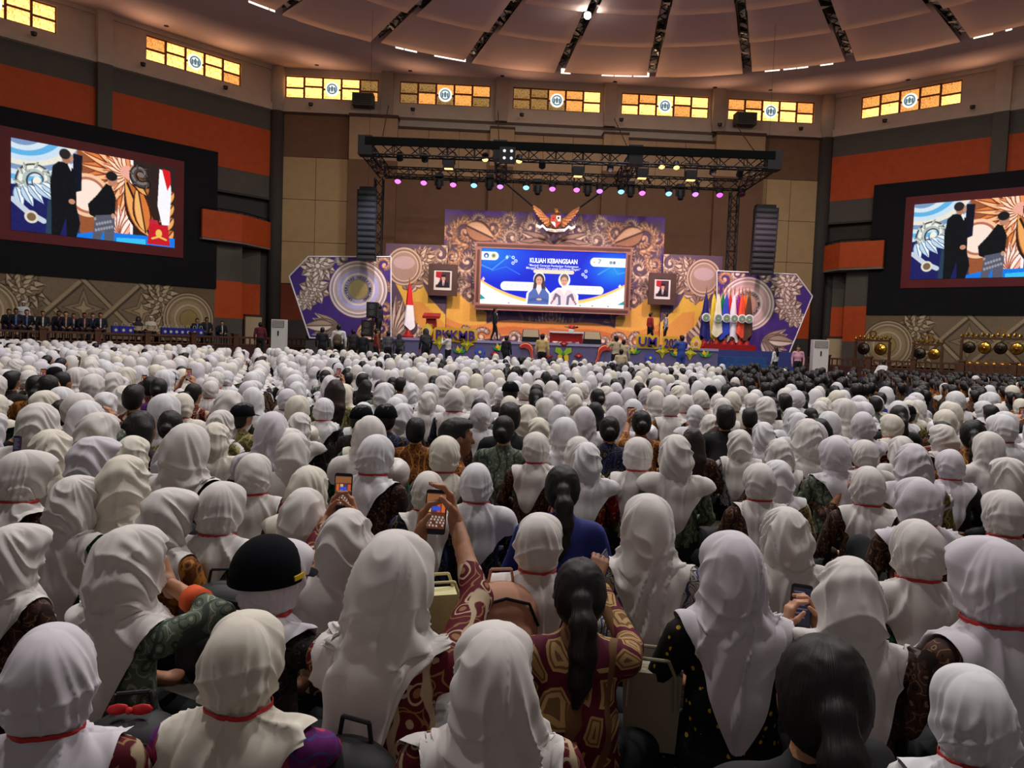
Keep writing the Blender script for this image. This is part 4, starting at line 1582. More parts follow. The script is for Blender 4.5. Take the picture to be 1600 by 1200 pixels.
t = empty('blinder_light', q, 'square blinder with four white lenses on the front truss', 'stage light')
MB().box(q[0] - .42, q[0] + .3, q[1], q[1] + .2, q[2] - .42, q[2] + .3).build('housing', M_steel, t)
for dx in (-.2, .12):
    for dz in (-.2, .12):
        MB().lathe((q[0] + dx, q[1] - .01, q[2] + dz), (0, -1, 0), [(.07, 0), (.05, .02), (.001, .03)], 10).build('lens', M_lens, t)

# ---------------------------------------------------------------- line arrays
for (xa, ya, xb, yb), sd in (((558, 295, 586, 406), 'left'), ((1181, 323, 1211.5, 429), 'right')):
    x0, x1, z0, z1 = front_rect(xa, ya, xb, yb, 38.0)
    t = empty('line_array', ((x0 + x1) / 2, 38.3, z0), 'tall black hanging line-array loudspeaker at stage %s' % sd, 'loudspeaker')
    n = 12
    h = (z1 - z0) / n
    for k in range(n):
        za = z0 + h * k
        yo = .3 * ((n - 1 - k) / n) ** 2 * -1 + .0
        m = MB().hexa([(x0, 38 - yo, za + .01), (x1, 38 - yo, za + .01), (x1 - .1, 38.7 - yo, za + .01), (x0 + .1, 38.7 - yo, za + .01),
                       (x0, 38 - yo, za + h - .01), (x1, 38 - yo, za + h - .01), (x1 - .1, 38.7 - yo, za + h - .01), (x0 + .1, 38.7 - yo, za + h - .01)])
        cb = m.build('cabinet', M_steel, t)
        MB().box(x0 + .06, x1 - .06, 37.98 - yo, 38.0 - yo, za + .07, za + h - .06).build('grille', mat('speaker_grille', (30, 33, 33), .6, .1, 30) if 'speaker_grille' not in bpy.data.materials else bpy.data.materials['speaker_grille'], cb)
    MB().box(x0 + .1, x1 - .1, 38.1, 38.6, z1, z1 + .15).build('fly_bar', M_steel, t)
    MB().cyl(((x0 + x1) / 2, 38.3, z1), ((x0 + x1) / 2, 38.3, CEIL_Z), .007, n=4).build('hoist_chain', M_steel, t)

# ---------------------------------------------------------------- things on the stage
M_red2 = mat('red_lacquer', (150, 26, 24), .35, .15, 6)
M_flagw = mat('white_satin', (236, 232, 230), .5, .05, 4)
M_flagr = mat('red_satin', (206, 30, 36), .5, .05, 4)


def hanging_cloth(mb, x, y, z0, z1, w, rs, ph=0.0, folds=3):
    """a furled flag hanging from a pole: a fluted cone of cloth"""
    n, m = 18, 8
    v, f = [], []
    for i in range(m + 1):
        t = i / m
        r = w * (.12 + .88 * t ** .7) / 2
        for k in range(n):
            a = 2 * PI * k / n
            rr = r * (1 + .28 * math.sin(folds * a + ph + 1.2 * t))
            z = z1 + (z0 - z1) * t + (.16 * math.sin(2 * a + ph) if i == m else 0)
            v.append((x + rr * math.cos(a), y + rr * .5 * math.sin(a), z))
    for i in range(m):
        for k in range(n):
            f.append((i * n + k, (i + 1) * n + k, (i + 1) * n + (k + 1) % n, i * n + (k + 1) % n))
    mb.add(v, f)
    return mb


def flag_base(t, x, y):
    MB().lathe((x, y, DECK), (0, 0, 1), [(.3, 0), (.3, .1), (.2, .16), (.12, .4), (.05, .45), (.001, .46)], 12).build('stand', M_red2, t)
    MB().cyl((x, y, DECK + .3), (x, y, DECK + 3.0), .025).build('pole', M_gold, t)


# red and white flag
x0, x1, z0, z1 = front_rect(633, 446, 645, 513, 40.4)
xf = (x0 + x1) / 2
t = empty('national_flag', (xf, 40.4, DECK), 'red and white flag furled on a pole at stage left', 'flag')
flag_base(t, xf, 40.4)
fl = hanging_cloth(MB(), xf, 40.4, DECK + .55, DECK + 2.85, .55, 1, .4).build('flag_cloth', [M_flagr, M_flagw], t, True)
for p in fl.data.polygons:
    p.material_index = 1 if p.center.z < 1.25 else 0
MB().cyl((xf, 40.4, DECK + 2.98), (xf, 40.4, DECK + 3.2), .05, .005).build('finial', M_gold, t)
# podium with the red top
x0, x1, z0, z1 = front_rect(667, 487, 681, 520, 38.6)
xc = (x0 + x1) / 2
t = empty('podium', (xc, 38.6, DECK), 'red carved podium at the left of the stage', 'podium')
MB().hexa([(xc - .3, 38.4, DECK + .1), (xc + .3, 38.4, DECK + .1), (xc + .3, 38.9, DECK + .1), (xc - .3, 38.9, DECK + .1), (xc - .24, 38.42, DECK + 1.0), (xc + .24, 38.42, DECK + 1.0), (xc + .24, 38.88, DECK + 1.0), (xc - .24, 38.88, DECK + 1.0)]).build('column', M_red2, t)
MB().box(xc - .38, xc + .38, 38.32, 38.96, DECK, DECK + .1).build('base', M_red2, t)
MB().hexa([(xc - .42, 38.3, DECK + 1.0), (xc + .42, 38.3, DECK + 1.0), (xc + .42, 39.0, DECK + 1.1), (xc - .42, 39.0, DECK + 1.1), (xc - .42, 38.3, DECK + 1.12), (xc + .42, 38.3, DECK + 1.12), (xc + .42, 39.0, DECK + 1.3), (xc - .42, 39.0, DECK + 1.3)]).build('desk_top', M_red2, t)
MB().lathe((xc, 38.39, DECK + .6), (0, -1, 0), [(.14, 0), (.12, .03), (.001, .04)], 14).build('crest', M_gold, t)

# faculty flags
FL = [(1102, (34, 36, 110), 'navy'), (1114, (236, 214, 70), 'yellow'), (1121, (230, 226, 190), 'pale yellow'), (1128, (24, 130, 70), 'green'), (1134, (40, 66, 180), 'blue'), (1140, (200, 36, 48), 'red'), (1146, (226, 224, 226), 'white'), (1153, (150, 30, 130), 'purple'), (1158, (232, 80, 50), 'vermilion'), (1163, (250, 120, 30), 'orange'), (1169, (80, 52, 40), 'brown')]
for k, (x, c, cn) in enumerate(FL):
    yy = 38.4 + (.3 if k % 2 else 0)
    xx = P(x, 495, yy)[0]
    t = empty('faculty_flag', (xx, yy, DECK), '%s faculty flag with round crest furled on its pole, stage right' % cn, 'flag', 'faculty flags')
    flag_base(t, xx, yy)
    hanging_cloth(MB(), xx, yy, DECK + .5 + .12 * (k % 3), DECK + 2.75, .5, k, k * .9).build('flag_cloth', mat(cn.replace(' ', '_') + '_satin', c, .5, .08, 5), t, True)
    MB().cyl((xx, yy, DECK + 2.95), (xx, yy, DECK + 3.15), .045, .005).build('finial', M_gold, t)
    if k % 2 == 0 or k == 5:
        d = MB().lathe((xx, yy - .17, DECK + 1.55), (0, -1, 0), [(.22, 0), (.22, .03), (.001, .035)], 16).build('crest', M_flagw, t)
        MB().lathe((xx, yy - .21, DECK + 1.55), (0, -1, 0), [(.16, 0), (.16, .02), (.05, .02), (.05, 0)], 16).build('crest_ring', mat('crest_blue', (120, 150, 120), .6, .1, 5) if 'crest_blue' not in bpy.data.materials else bpy.data.materials['crest_blue'], d)
xa, xb = P(1096, 540, 38.5)[0], P(1176, 545, 38.5)[0]
t = empty('flag_plinth', ((xa + xb) / 2, 38.5, DECK), 'low red-brown plinth carrying the row of faculty flags', 'plinth')
MB().box(xa, xb, 38.1, 39.0, DECK - .01, DECK + .05).build('top', M_red2, t)
MB().box(xa, xb, 38.0, 38.1, DECK - .2, DECK + .25).build('front_board', M_red2, t)

# stage monitors, table, flowers, speaker boxes
for k, (x, y) in enumerate(((829, 530), (925, 533))):
    q = P(x, y, 36.9)
    t = empty('stage_monitor', (q[0], 36.9, DECK), 'black wedge monitor on the stage, %s of the low table' % ('left' if k == 0 else 'right'), 'loudspeaker', 'wedge monitors')
    MB().hexa([(q[0] - .42, 36.7, DECK), (q[0] + .42, 36.7, DECK), (q[0] + .42, 37.3, DECK), (q[0] - .42, 37.3, DECK), (q[0] - .42, 36.72, DECK + .25), (q[0] + .42, 36.72, DECK + .25), (q[0] + .38, 37.0, DECK + .62), (q[0] - .38, 37.0, DECK + .62)]).build('cabinet', M_steel, t)
    MB().hexa([(q[0] - .38, 36.69, DECK + .26), (q[0] + .38, 36.69, DECK + .26), (q[0] + .38, 36.71, DECK + .26), (q[0] - .38, 36.71, DECK + .26), (q[0] - .35, 36.95, DECK + .6), (q[0] + .35, 36.95, DECK + .6), (q[0] + .35, 36.97, DECK + .61), (q[0] - .35, 36.97, DECK + .61)]).build('grille', mat('tan_monitor_grille', (150, 134, 106), .7, .08, 20) if k == 0 else bpy.data.materials['tan_monitor_grille'], t)
qa, qb = P(858, 525, 38.0)[0], P(912, 525, 38.0)[0]
t = empty('low_table', ((qa + qb) / 2, 38.2, DECK), 'long low table with white top at the middle of the stage', 'table')
MB().box(qa, qb, 37.9, 38.7, DECK + .52, DECK + .6).build('table_top', M_white, t)
for x in (qa + .1, qb - .1):
    for y in (38.0, 38.6):
        MB().box(x - .05, x + .05, y - .05, y + .05, DECK, DECK + .52).build('leg', M_red2, t)
MB().box(qa + .15, qb - .15, 37.98, 38.02, DECK + .1, DECK + .5).build('front_panel', M_red2, t)
fx = (qa + qb) / 2 + .25
t = empty('flower_arrangement', (fx, 38.3, DECK + .6), 'small flower arrangement on the low stage table', 'flowers')
MB().lathe((fx, 38.3, DECK + .6), (0, 0, 1), [(.1, 0), (.16, .1), (.12, .14)], 10).build('bowl', M_white, t)
for k in range(9):
    a = k * 2.4
    MB().ball((fx + .16 * math.cos(a) * (k % 3) / 2, 38.3 + .1 * math.sin(a), DECK + .8 + .06 * (k % 2)), .075, 8).build('bloom', (M_gold, M_flagr, M_sr)[k % 3], t)
for k in range(6):
    a = k * 1.05
    MB().prism([(fx, 38.3, DECK + .72), (fx + .3 * math.cos(a) - .03, 38.3 + .2 * math.sin(a), DECK + .86), (fx + .36 * math.cos(a), 38.3 + .24 * math.sin(a), DECK + .84), (fx + .3 * math.cos(a) + .03, 38.3 + .2 * math.sin(a), DECK + .8)], (0, 0, .01)).build('leaf', mat('leaf_green', (50, 90, 44), .6, .1, 6) if 'leaf_green' not in bpy.data.materials else bpy.data.materials['leaf_green'], t)
for k, (x, y0_, y1_) in enumerate(((582, 472, 497), (574, 500, 526))):
    x0, x1, z0, z1 = front_rect(x - 8, y0_, x + 8, y1_, 37.8)
    t = empty('speaker_box', ((x0 + x1) / 2, 37.8, max(z0, 1.07)), ('black loudspeaker on a pole at the left end of the stage', 'black bass speaker box under the pole loudspeaker at stage left')[k], 'loudspeaker')
    MB().box(x0, x1, 37.6, 38.1, z0, z1).build('cabinet', M_steel, t)
    MB().box(x0 + .05, x1 - .05, 37.57, 37.6, z0 + .05, z1 - .05).build('grille', bpy.data.materials['speaker_grille'], t)
    for dz in (.3, .7):
        MB().lathe(((x0 + x1) / 2, 37.57, z0 + (z1 - z0) * dz), (0, -1, 0), [(.14, 0), (.12, .015), (.05, .005), (.001, .02)], 12).build('cone', M_dgrey, t)
    if k == 0:
        MB().cyl(((x0 + x1) / 2, 37.9, 1.0), ((x0 + x1) / 2, 37.9, z0), .03).build('pole', M_steel, t)

# ---------------------------------------------------------------- letters and ornaments on the stage front
M_ly = mat('yellow_letter_border', (240, 190, 50), .5, .05, 4)
M_lp = mat('purple_letter_face', (66, 44, 140), .5, .05, 4)
AY = SY - .08


def sign_word(word, px0, px1, pyb, pyt, name, label):
    a, b = P(px0, pyb, AY), P(px1, pyb, AY)
    w, h = b[0] - a[0], (P(px0, pyt, AY) - a)[2]
    cx, cz = (a[0] + b[0]) / 2, a[2] + h / 2
    t = empty(name, (cx, AY, a[2]), label, 'sign')
    for bold, y, m, nm, d in ((.085, AY, M_ly, 'letter_border', .05), (.015, AY - .06, M_lp, 'letter_face', .05)):
        mb = MB()
        for k in range(20 if bold > .05 else 1):
            r_ = .13 if bold > .05 else 0
            dx_, dz_ = r_ * (1 if k % 2 else .55) * math.cos(k * .314), r_ * (1 if k % 2 else .55) * math.sin(k * .314)
            letters(mb, word, lambda u, v: (cx + u + dx_, y + .0015 * k, cz + v + dz_), h * 1.25, w - .2, .02)
        o = mb.build(nm, m, t)
        if bold < .05:
            s_ = o.modifiers.new('thickness', 'SOLIDIFY')
            s_.thickness = d
            s_.offset = 0


sign_word('PKKMB', 677, 745, 530, 514, 'letter_sign', 'yellow-edged purple PKKMB letters standing on the stage front')
sign_word('UM', 994, 1029, 540, 525, 'letter_sign', 'yellow-edged purple UM letters standing on the stage front')
sign_word('202', 1034, 1062, 543, 528, 'letter_sign', 'yellow-edged purple 202 digits standing on the stage front')

OC = {c: mat('painted_' + c, v, .6, .05, 4) for c, v in dict(lime=(150, 190, 50), yellow=(244, 206, 50), red=(206, 40, 44), orange=(236, 120, 40), green=(60, 150, 70), blue=(66, 90, 190), pink=(230, 150, 150), cream=(240, 214, 160), maroon=(130, 30, 44)).items()}


def cut(parent, px, py, pts, c, d=.03, nm='painted_piece', s=1.0):
    """flat cut-out on the apron; pts in picture pixels from (px, py), y up"""
    o = np.array(fP(px, py, SY - .02))
    k = SY / F * s
    MB().prism([(o[0] + u * k, o[1] - d, o[2] + v * k) for u, v in pts][::-1], (0, .03, 0)).build(nm, OC[c], parent)


def star(r0, r1, n, a0=PI / 2):
    return [((r0 if k % 2 == 0 else r1) * math.cos(a0 + PI * k / n), (r0 if k % 2 == 0 else r1) * math.sin(a0 + PI * k / n)) for k in range(2 * n)]


def disc(r, n=12, cx=0, cy=0):
    return [(cx + r * math.cos(2 * PI * k / n), cy + r * math.sin(2 * PI * k / n)) for k in range(n)]


for k, (x, y) in enumerate(((687, 536), (730, 538), (1035, 549), (1078, 552))):
    o = empty('star_cutout', fP(x, y, SY - .03), 'four-pointed green and yellow star cut-out, %s from left on stage front' % ordinal(k), 'ornament', 'stage front ornaments')
    cut(o, x, y, star(11, 5, 4), 'yellow')
    cut(o, x, y, star(8, 3.6, 4), 'lime', .06)
    cut(o, x, y, star(4, 2, 4), 'yellow', .09)
for k, (x, y) in enumerate(((750, 550), (1016, 559))):
    o = empty('blue_flower_cutout', fP(x, y, SY - .03), 'blue clustered flower cut-out under the %s letters' % ('PKKMB' if k == 0 else 'UM'), 'ornament', 'stage front ornaments')
    for q in range(5):
        cut(o, x, y, disc(3.6, 10, 5 * math.cos(q * 1.257 + .3), 5 * math.sin(q * 1.257 + .3)), 'blue', .03 + .005 * q, 'petal')
    cut(o, x, y, disc(2.2), 'yellow', .08, 'centre')
for k, (x, y, s_) in enumerate(((829, 553, 1), (937, 556, -1))):
    o = empty('flame_bird_cutout', fP(x, y, SY - .03), 'curved red and orange plume cut-out, %s of the butterfly ornament' % ('left' if k == 0 else 'right'), 'ornament', 'stage front ornaments')
    for r, c, d in ((1.0, 'maroon', .03), (.86, 'orange', .06), (.66, 'cream', .09), (.5, 'red', .12)):
        w = 9.0 * r
        arc = [(s_ * (-9 + 10 * math.cos(t)), 3 + 10 * math.sin(t)) for t in np.linspace(2.4, 0, 8)] + [(s_ * 3, -6), (s_ * 8, -14)]
        up, dn = [], []
        for i, (u, v) in enumerate(arc):
            a, b = arc[max(0, i - 1)], arc[min(len(arc) - 1, i + 1)]
            n_ = np.array((-(b[1] - a[1]), b[0] - a[0]))
            n_ = n_ / (np.linalg.norm(n_) + 1e-6) * w * (.35 + .65 * math.sin(PI * min(1, (i + .6) / 8))) * .6
            up.append((u + n_[0], v + n_[1]))
            dn.append((u - n_[0], v - n_[1]))
        cut(o, x, y, up + dn[::-1] if s_ < 0 else (up + dn[::-1])[::-1], c, d, 'plume')
o = empty('butterfly_cutout', fP(880, 552, SY - .03), 'yellow green butterfly cut-out at the middle of the stage front', 'ornament', 'stage front ornaments')
for s_ in (-1, 1):
    cut(o, 880, 552, [(0, 0), (s_ * 4, 8), (s_ * 12, 9), (s_ * 13, 2), (s_ * 6, -2)][::s_], 'lime', .03, 'wing')
    cut(o, 880, 552, [(0, 0), (s_ * 8, -3), (s_ * 9, -12), (s_ * 3, -12)][::s_], 'yellow', .05, 'wing')
cut(o, 880, 552, star(4, 2, 3), 'green', .08, 'body')
for k, (x, y) in enumerate(((881, 537), (857, 556), (904, 556), (773, 553))):
    o = empty('diamond_cutout', fP(x, y, SY - .03), 'red diamond cut-out %s on the stage front' % ('above the butterfly', 'left of the butterfly', 'right of the butterfly', 'near the dark-suited man')[k], 'ornament', 'stage front ornaments')
    cut(o, x, y, [(-7, 0), (0, -5), (7, 0), (0, 5)], 'maroon')
    cut(o, x, y, [(-5, 0), (0, -3.4), (5, 0), (0, 3.4)], 'red', .06)
    cut(o, x, y, [(-2, 0), (0, -1.4), (2, 0), (0, 1.4)], 'pink', .09)
for k, (x, y) in enumerate(((718, 552), (780, 548), (990, 553), (1057, 557), (1102, 558))):
    o = empty('leaf_spray_cutout', fP(x, y, SY - .03), 'green leaf spray cut-out, %s from left on the stage front' % ordinal(k), 'ornament', 'stage front ornaments')
    for q in range(4):
        a = .5 + .7 * q
        u, v = math.cos(a), math.sin(a)
        cut(o, x, y, [(0, 0), (6 * u + 2.4 * v, 6 * v - 2.4 * u), (13 * u, 13 * v), (6 * u - 2.4 * v, 6 * v + 2.4 * u)], ('green', 'lime', 'yellow', 'green')[q], .03 + .01 * q, 'leaf')
    cut(o, x, y, disc(2.6, 8, -3, 6), 'yellow', .07, 'bud')
# gate-shaped emblem shields beside the letters
for k, (x, y) in enumerate(((668, 517), (1087, 537))):
    o = empty('crest_cutout', fP(x, y, SY - .06), 'yellow crest cut-out standing on the stage %s' % ('left of the PKKMB letters' if k == 0 else 'right of the digits'), 'ornament')
    cut(o, x, y, [(-6, -9), (6, -9), (9, 2), (5, 9), (0, 12), (-5, 9), (-9, 2)], 'yellow', .06)
    cut(o, x, y, [(-4, -7), (4, -7), (6, 2), (0, 8), (-6, 2)], 'cream', .09)
    cut(o, x, y, disc(3, 8, 0, 0), 'orange', .12)

# ---------------------------------------------------------------- floor-standing air conditioners
for (x0_, y0_, x1_), Y, sd in (((424, 499, 446), 37.0, 'left'), ((1272, 531, 1296), 37.5, 'right')):
    a, b = P(x0_, y0_, Y), P(x1_, y0_, Y)
    zt = (a[2] + b[2]) / 2
    t = empty('floor_air_conditioner', ((a[0] + b[0]) / 2, Y, 0), 'white floor-standing air conditioner by the %s doorway' % sd, 'air conditioner')
    MB().box(a[0], b[0], Y, Y + .4, .0, zt).build('cabinet', M_white, t)
    MB().box(a[0] + .05, b[0] - .05, Y - .02, Y, zt - .38, zt - .06).build('outlet', M_grey, t)
    for k in range(5):
        MB().box(a[0] + .07, b[0] - .07, Y - .035, Y - .02, zt - .36 + k * .06, zt - .335 + k * .06).build('louvre', M_white, t)
    MB().box((a[0] + b[0]) / 2 - .03, (a[0] + b[0]) / 2 + .03, Y - .02, Y, zt - .78, zt - .55).build('display', M_steel, t)
    MB().box(a[0], b[0], Y - .015, Y, .42, .46).build('stripe', M_flagr, t)

# ---------------------------------------------------------------- gamelan on the right platform
M_brass = mat('polished_brass', (206, 160, 70), .25, .15, 8, metal=.9)


def gamelan(s0, s1, zt, gongs, label, off=3.3):
    t = empty('gong_rack', RW.pt(-(s0 + s1) / 2, off, .62), label, 'gong rack', 'gamelan racks')
    for s_ in (s0, s1):
        MB().wbox(RW, -(s_ - .06), -(s_ + .06), off - .06, off + .06, .62, zt).build('post', M_wood, t)
        MB().wbox(RW, -(s_ - .2), -(s_ + .2), off - .3, off + .3, .62, .72).build('foot', M_wood, t)
    MB().wbox(RW, -s0, -s1, off - .08, off + .08, zt, zt + .12).build('beam', M_wood, t)
    n = max(6, int((s1 - s0) / .22))
    for k in range(n + 1):
        a = s0 + (s1 - s0) * k / n
        MB().ball(RW.pt(-a, off, zt + .16 + .1 * abs(math.sin(k * 1.1))), .1, 8, (1, .6, 1.2)).build('gilded_carving', M_brass, t)
    c = RW.pt(-(s0 + s1) / 2, off, zt + .42)
    MB().lathe(c, (RW.n[0], RW.n[1], 0), [(.12, 0), (.12, .04), (.2, .04), (.2, 0), (.12, 0)], 14).build('gilded_ring', M_brass, t)
    for k in range(gongs):
        a = s0 + (s1 - s0) * (k + .5) / gongs
        q = np.array(RW.pt(-a, off + .05, zt - .42))
        n3 = np.array((RW.n[0], RW.n[1], 0))
        r = min(.34, (s1 - s0) / gongs * .44)
        g = MB().lathe(q, n3, [(r * .9, -.1), (r, 0), (r * .8, .06), (r * .32, .05), (r * .26, .12), (.001, .14)], 18).build('gong', M_brass if k % 2 else mat('dark_bronze', (70, 62, 52), .35, .2, 6, metal=.8) if 'dark_bronze' not in bpy.data.materials else bpy.data.materials['dark_bronze'], t, True)
        MB().cyl(q + np.array((0, 0, r * .9)), (q[0], q[1], zt), .012, n=4).build('cord', M_wood, g)


gamelan(3.6, 5.4, 2.1, 2, 'gong rack with gilded top nearest the right doorway')
gamelan(6.6, 8.0, 1.95, 2, 'small gilded gong rack in the middle of the right platform')
gamelan(8.9, 12.4, 2.35, 5, 'long gong rack with a row of hanging gongs at the right edge')
for k in range(9):
    a = 9.1 + .36 * k
    q = np.array(RW.pt(-a, 3.9, 1.0))
    t = tag(MB().lathe(q, (0, 0, 1), [(.02, 0), (.15, .0), (.17, .16), (.1, .22), (.04, .24), (.03, .28), (.001, .29)], 14).build('kettle_gong', M_brass, None, True), 'small brass kettle gong in the row under the long gong rack', 'gong', 'kettle gongs')
tag(MB().wbox(RW, -8.9, -12.5, 3.68, 4.12, .62, 1.0).build('kettle_gong_stand', M_wood), 'wooden stand carrying the row of brass kettle gongs', 'stand')
# ---------------------------------------------------------------- people: continuous bodies from smooth unions of limbs
def surface_net(fun, lo, hi, h):
    """mesh the zero surface of fun(points) in a box; returns verts, quads"""
    lo = np.asarray(lo, float)
    n = np.maximum(4, np.ceil((np.asarray(hi, float) - lo) / h).astype(int) + 1)
    ax = [lo[k] + h * np.arange(n[k]) for k in range(3)]
    g = np.stack(np.meshgrid(*ax, indexing='ij'), -1)
    d = fun(g.reshape(-1, 3)).reshape(n)
    ins = d < 0
    c = [(i, j, k) for i in (0, 1) for j in (0, 1) for k in (0, 1)]
    m = n - 1

    def corner(a, o):
        return a[o[0]:o[0] + m[0], o[1]:o[1] + m[1], o[2]:o[2] + m[2]]
    s = sum(corner(ins, o).astype(int) for o in c)
    act = (s > 0) & (s < 8)
    idx = np.full(m, -1)
    cells = np.argwhere(act)
    idx[act] = np.arange(len(cells))
    acc = np.zeros((len(cells), 3))
    cnt = np.zeros(len(cells))
    dv = {o: corner(d, o)[act] for o in c}
    for a in c:
        for ax_ in range(3):
            if a[ax_]:
                continue
            b = tuple(a[k] + (k == ax_) for k in range(3))
            da, db = dv[a], dv[b]
            x = (da < 0) != (db < 0)
            t = np.where(x, da / np.where(x, da - db, 1), 0)
            p = np.array(a, float)[None, :].repeat(len(cells), 0)
            p[:, ax_] += t
            acc += p * x[:, None]
            cnt += x
    v = lo + h * (cells + acc / cnt[:, None])
    quads = []
    for ax_ in range(3):
        u, w = (ax_ + 1) % 3, (ax_ + 2) % 3
        sl0 = [slice(None)] * 3
        sl1 = [slice(None)] * 3
        sl0[ax_], sl1[ax_] = slice(0, -1), slice(1, None)
        a, b = ins[tuple(sl0)], ins[tuple(sl1)]
        e = np.argwhere(a != b)
        e = e[(e[:, u] > 0) & (e[:, w] > 0) & (e[:, u] < m[u]) & (e[:, w] < m[w])]
        if not len(e):
            continue
        fl = a[tuple(e.T)]

        def cell(du, dw):
            q = e.copy()
            q[:, u] -= du
            q[:, w] -= dw
            return idx[tuple(q.T)]
        q = np.stack([cell(1, 1), cell(0, 1), cell(0, 0), cell(1, 0)], 1)
        q[~fl] = q[~fl][:, ::-1]
        quads.append(q)
    return v, np.concatenate(quads)


def d_cone(p, a, b, ra, rb, sx=1.0):
    """capsule with two radii (sx widens it sideways)"""
    a, b = np.asarray(a, float), np.asarray(b, float)
    if sx != 1.0:
        k = np.array((1 / sx, 1, 1))
        p, a, b = p * k, a * k, b * k
    ab = b - a
    t = np.clip(((p - a) @ ab) / (ab @ ab + 1e-12), 0, 1)
    return np.linalg.norm(p - a - t[:, None] * ab, axis=1) - (ra + (rb - ra) * t)


def d_ell(p, c, r):
    q = (p - np.asarray(c, float)) / np.asarray(r, float)
    k = np.linalg.norm(q, axis=1)
    return (k - 1) * min(r) * (.5 + .5 * np.minimum(1, k))


class Shape:
    """list of primitives, each with a material index and a blend radius"""

    def __init__(s):
        s.p = []

    def cone(s, m, a, b, ra, rb, sx=1.0, k=.03):
        s.p.append(('c', m, k, tuple(a), tuple(b), ra, rb, sx))
        return s

    def ell(s, m, c, r, k=.03):
        s.p.append(('e', m, k, tuple(c), tuple(r)))
        return s

    def dist(s, p, q):
        return d_cone(p, *q[3:]) if q[0] == 'c' else d_ell(p, *q[3:])

    def fun(s, p):
        d = np.full(len(p), 9.0)
        for q in s.p:
            e = s.dist(p, q)
            k = q[2]
            hh = np.clip(.5 + .5 * (e - d) / k, 0, 1)
            d = e * (1 - hh) + d * hh - k * hh * (1 - hh)
        return d

    def box(s, pad=.05):
        pts = []
        for q in s.p:
            if q[0] == 'c':
                for c, r in ((q[3], q[5]), (q[4], q[6])):
                    r = np.array((r * q[7], r, r))
                    pts += [np.array(c) - r, np.array(c) + r]
            else:
                pts += [np.array(q[3]) - np.array(q[4]), np.array(q[3]) + np.array(q[4])]
        pts = np.array(pts)
        return pts.min(0) - pad, pts.max(0) + pad

    def mesh(s, h, lo=None, hi=None):
        b = s.box(max(.02, 2.1 * h))
        v, f = surface_net(s.fun, b[0] if lo is None else lo, b[1] if hi is None else hi, h)
        c = v[f].mean(1)
        D = np.stack([s.dist(c, q) for q in s.p])
        mi = np.array([q[1] for q in s.p])[D.argmin(0)]
        return v, f, mi


SKIN, SHIRT, PANTS, SHOE = 0, 1, 2, 3


def head_prims(s, c, face=True, k=.02):
    """head facing +Y with brow, nose, mouth, chin and ears; c is the head centre"""
    x, y, z = c
    s.ell(SKIN, (x, y - .012, z + .018), (.079, .096, .098), k)
    s.cone(SKIN, (x, y + .035, z - .015), (x, y + .052, z - .085), .062, .036, 1.0, k)
    for e in (-1, 1):
        s.ell(SKIN, (x + e * .081, y - .008, z - .012), (.012, .024, .034), .008)
    if face:
        s.cone(SKIN, (x, y + .088, z + .005), (x, y + .108, z - .03), .010, .015, 1.0, .012)
        s.cone(SKIN, (x - .03, y + .08, z + .028), (x + .03, y + .08, z + .028), .016, .016, 1.0, .015)
        s.cone(SKIN, (x - .018, y + .085, z - .06), (x + .018, y + .085, z - .06), .012, .012, 1.0, .01)


def hand_prims(s, wrist, dirv, palm_n, thumb, curl=.5, sc=1.0, k=.006):
    """palm and five bent fingers; dirv along the fingers, palm_n out of the palm, thumb the side of the thumb"""
    d = np.array(dirv, float)
    d /= np.linalg.norm(d)
    n = np.array(palm_n, float)
    n -= d * (n @ d)
    n /= np.linalg.norm(n)
    t = np.array(thumb, float)
    t -= d * (t @ d) + n * (t @ n)
    t /= np.linalg.norm(t)
    w = np.array(wrist, float)
    for q in (-.028, -.01, .01, .028):
        s.cone(SKIN, w + t * q * .6 * sc, w + (d * .085 + t * q) * sc, .015 * sc, .012 * sc, 1.0, .012)
    for q, L in ((.030, .070), (.011, .080), (-.010, .074), (-.029, .058)):
        a = w + (d * .085 + t * q) * sc
        ang = curl * .9
        b = a + (d * math.cos(ang) + n * math.sin(ang)) * L * .5 * sc
        ang = curl * 2.1
        e = b + (d * math.cos(ang) + n * math.sin(ang)) * L * .5 * sc
        s.cone(SKIN, a, b, .0098 * sc, .0088 * sc, 1.0, k)
        s.cone(SKIN, b, e, .0088 * sc, .0074 * sc, 1.0, k)
    a = w + (d * .03 + t * .030) * sc
    b = a + (d * .6 + t * .75 + n * .3) * .042 * sc
    e = b + (d * .85 + t * .15 + n * .5) * .036 * sc
    s.cone(SKIN, a, b, .0135 * sc, .0108 * sc, 1.0, k)
    s.cone(SKIN, b, e, .0108 * sc, .0085 * sc, 1.0, k)


ARM_REST = dict(el=(.245, .03, .29), wr=(.12, .25, .22))


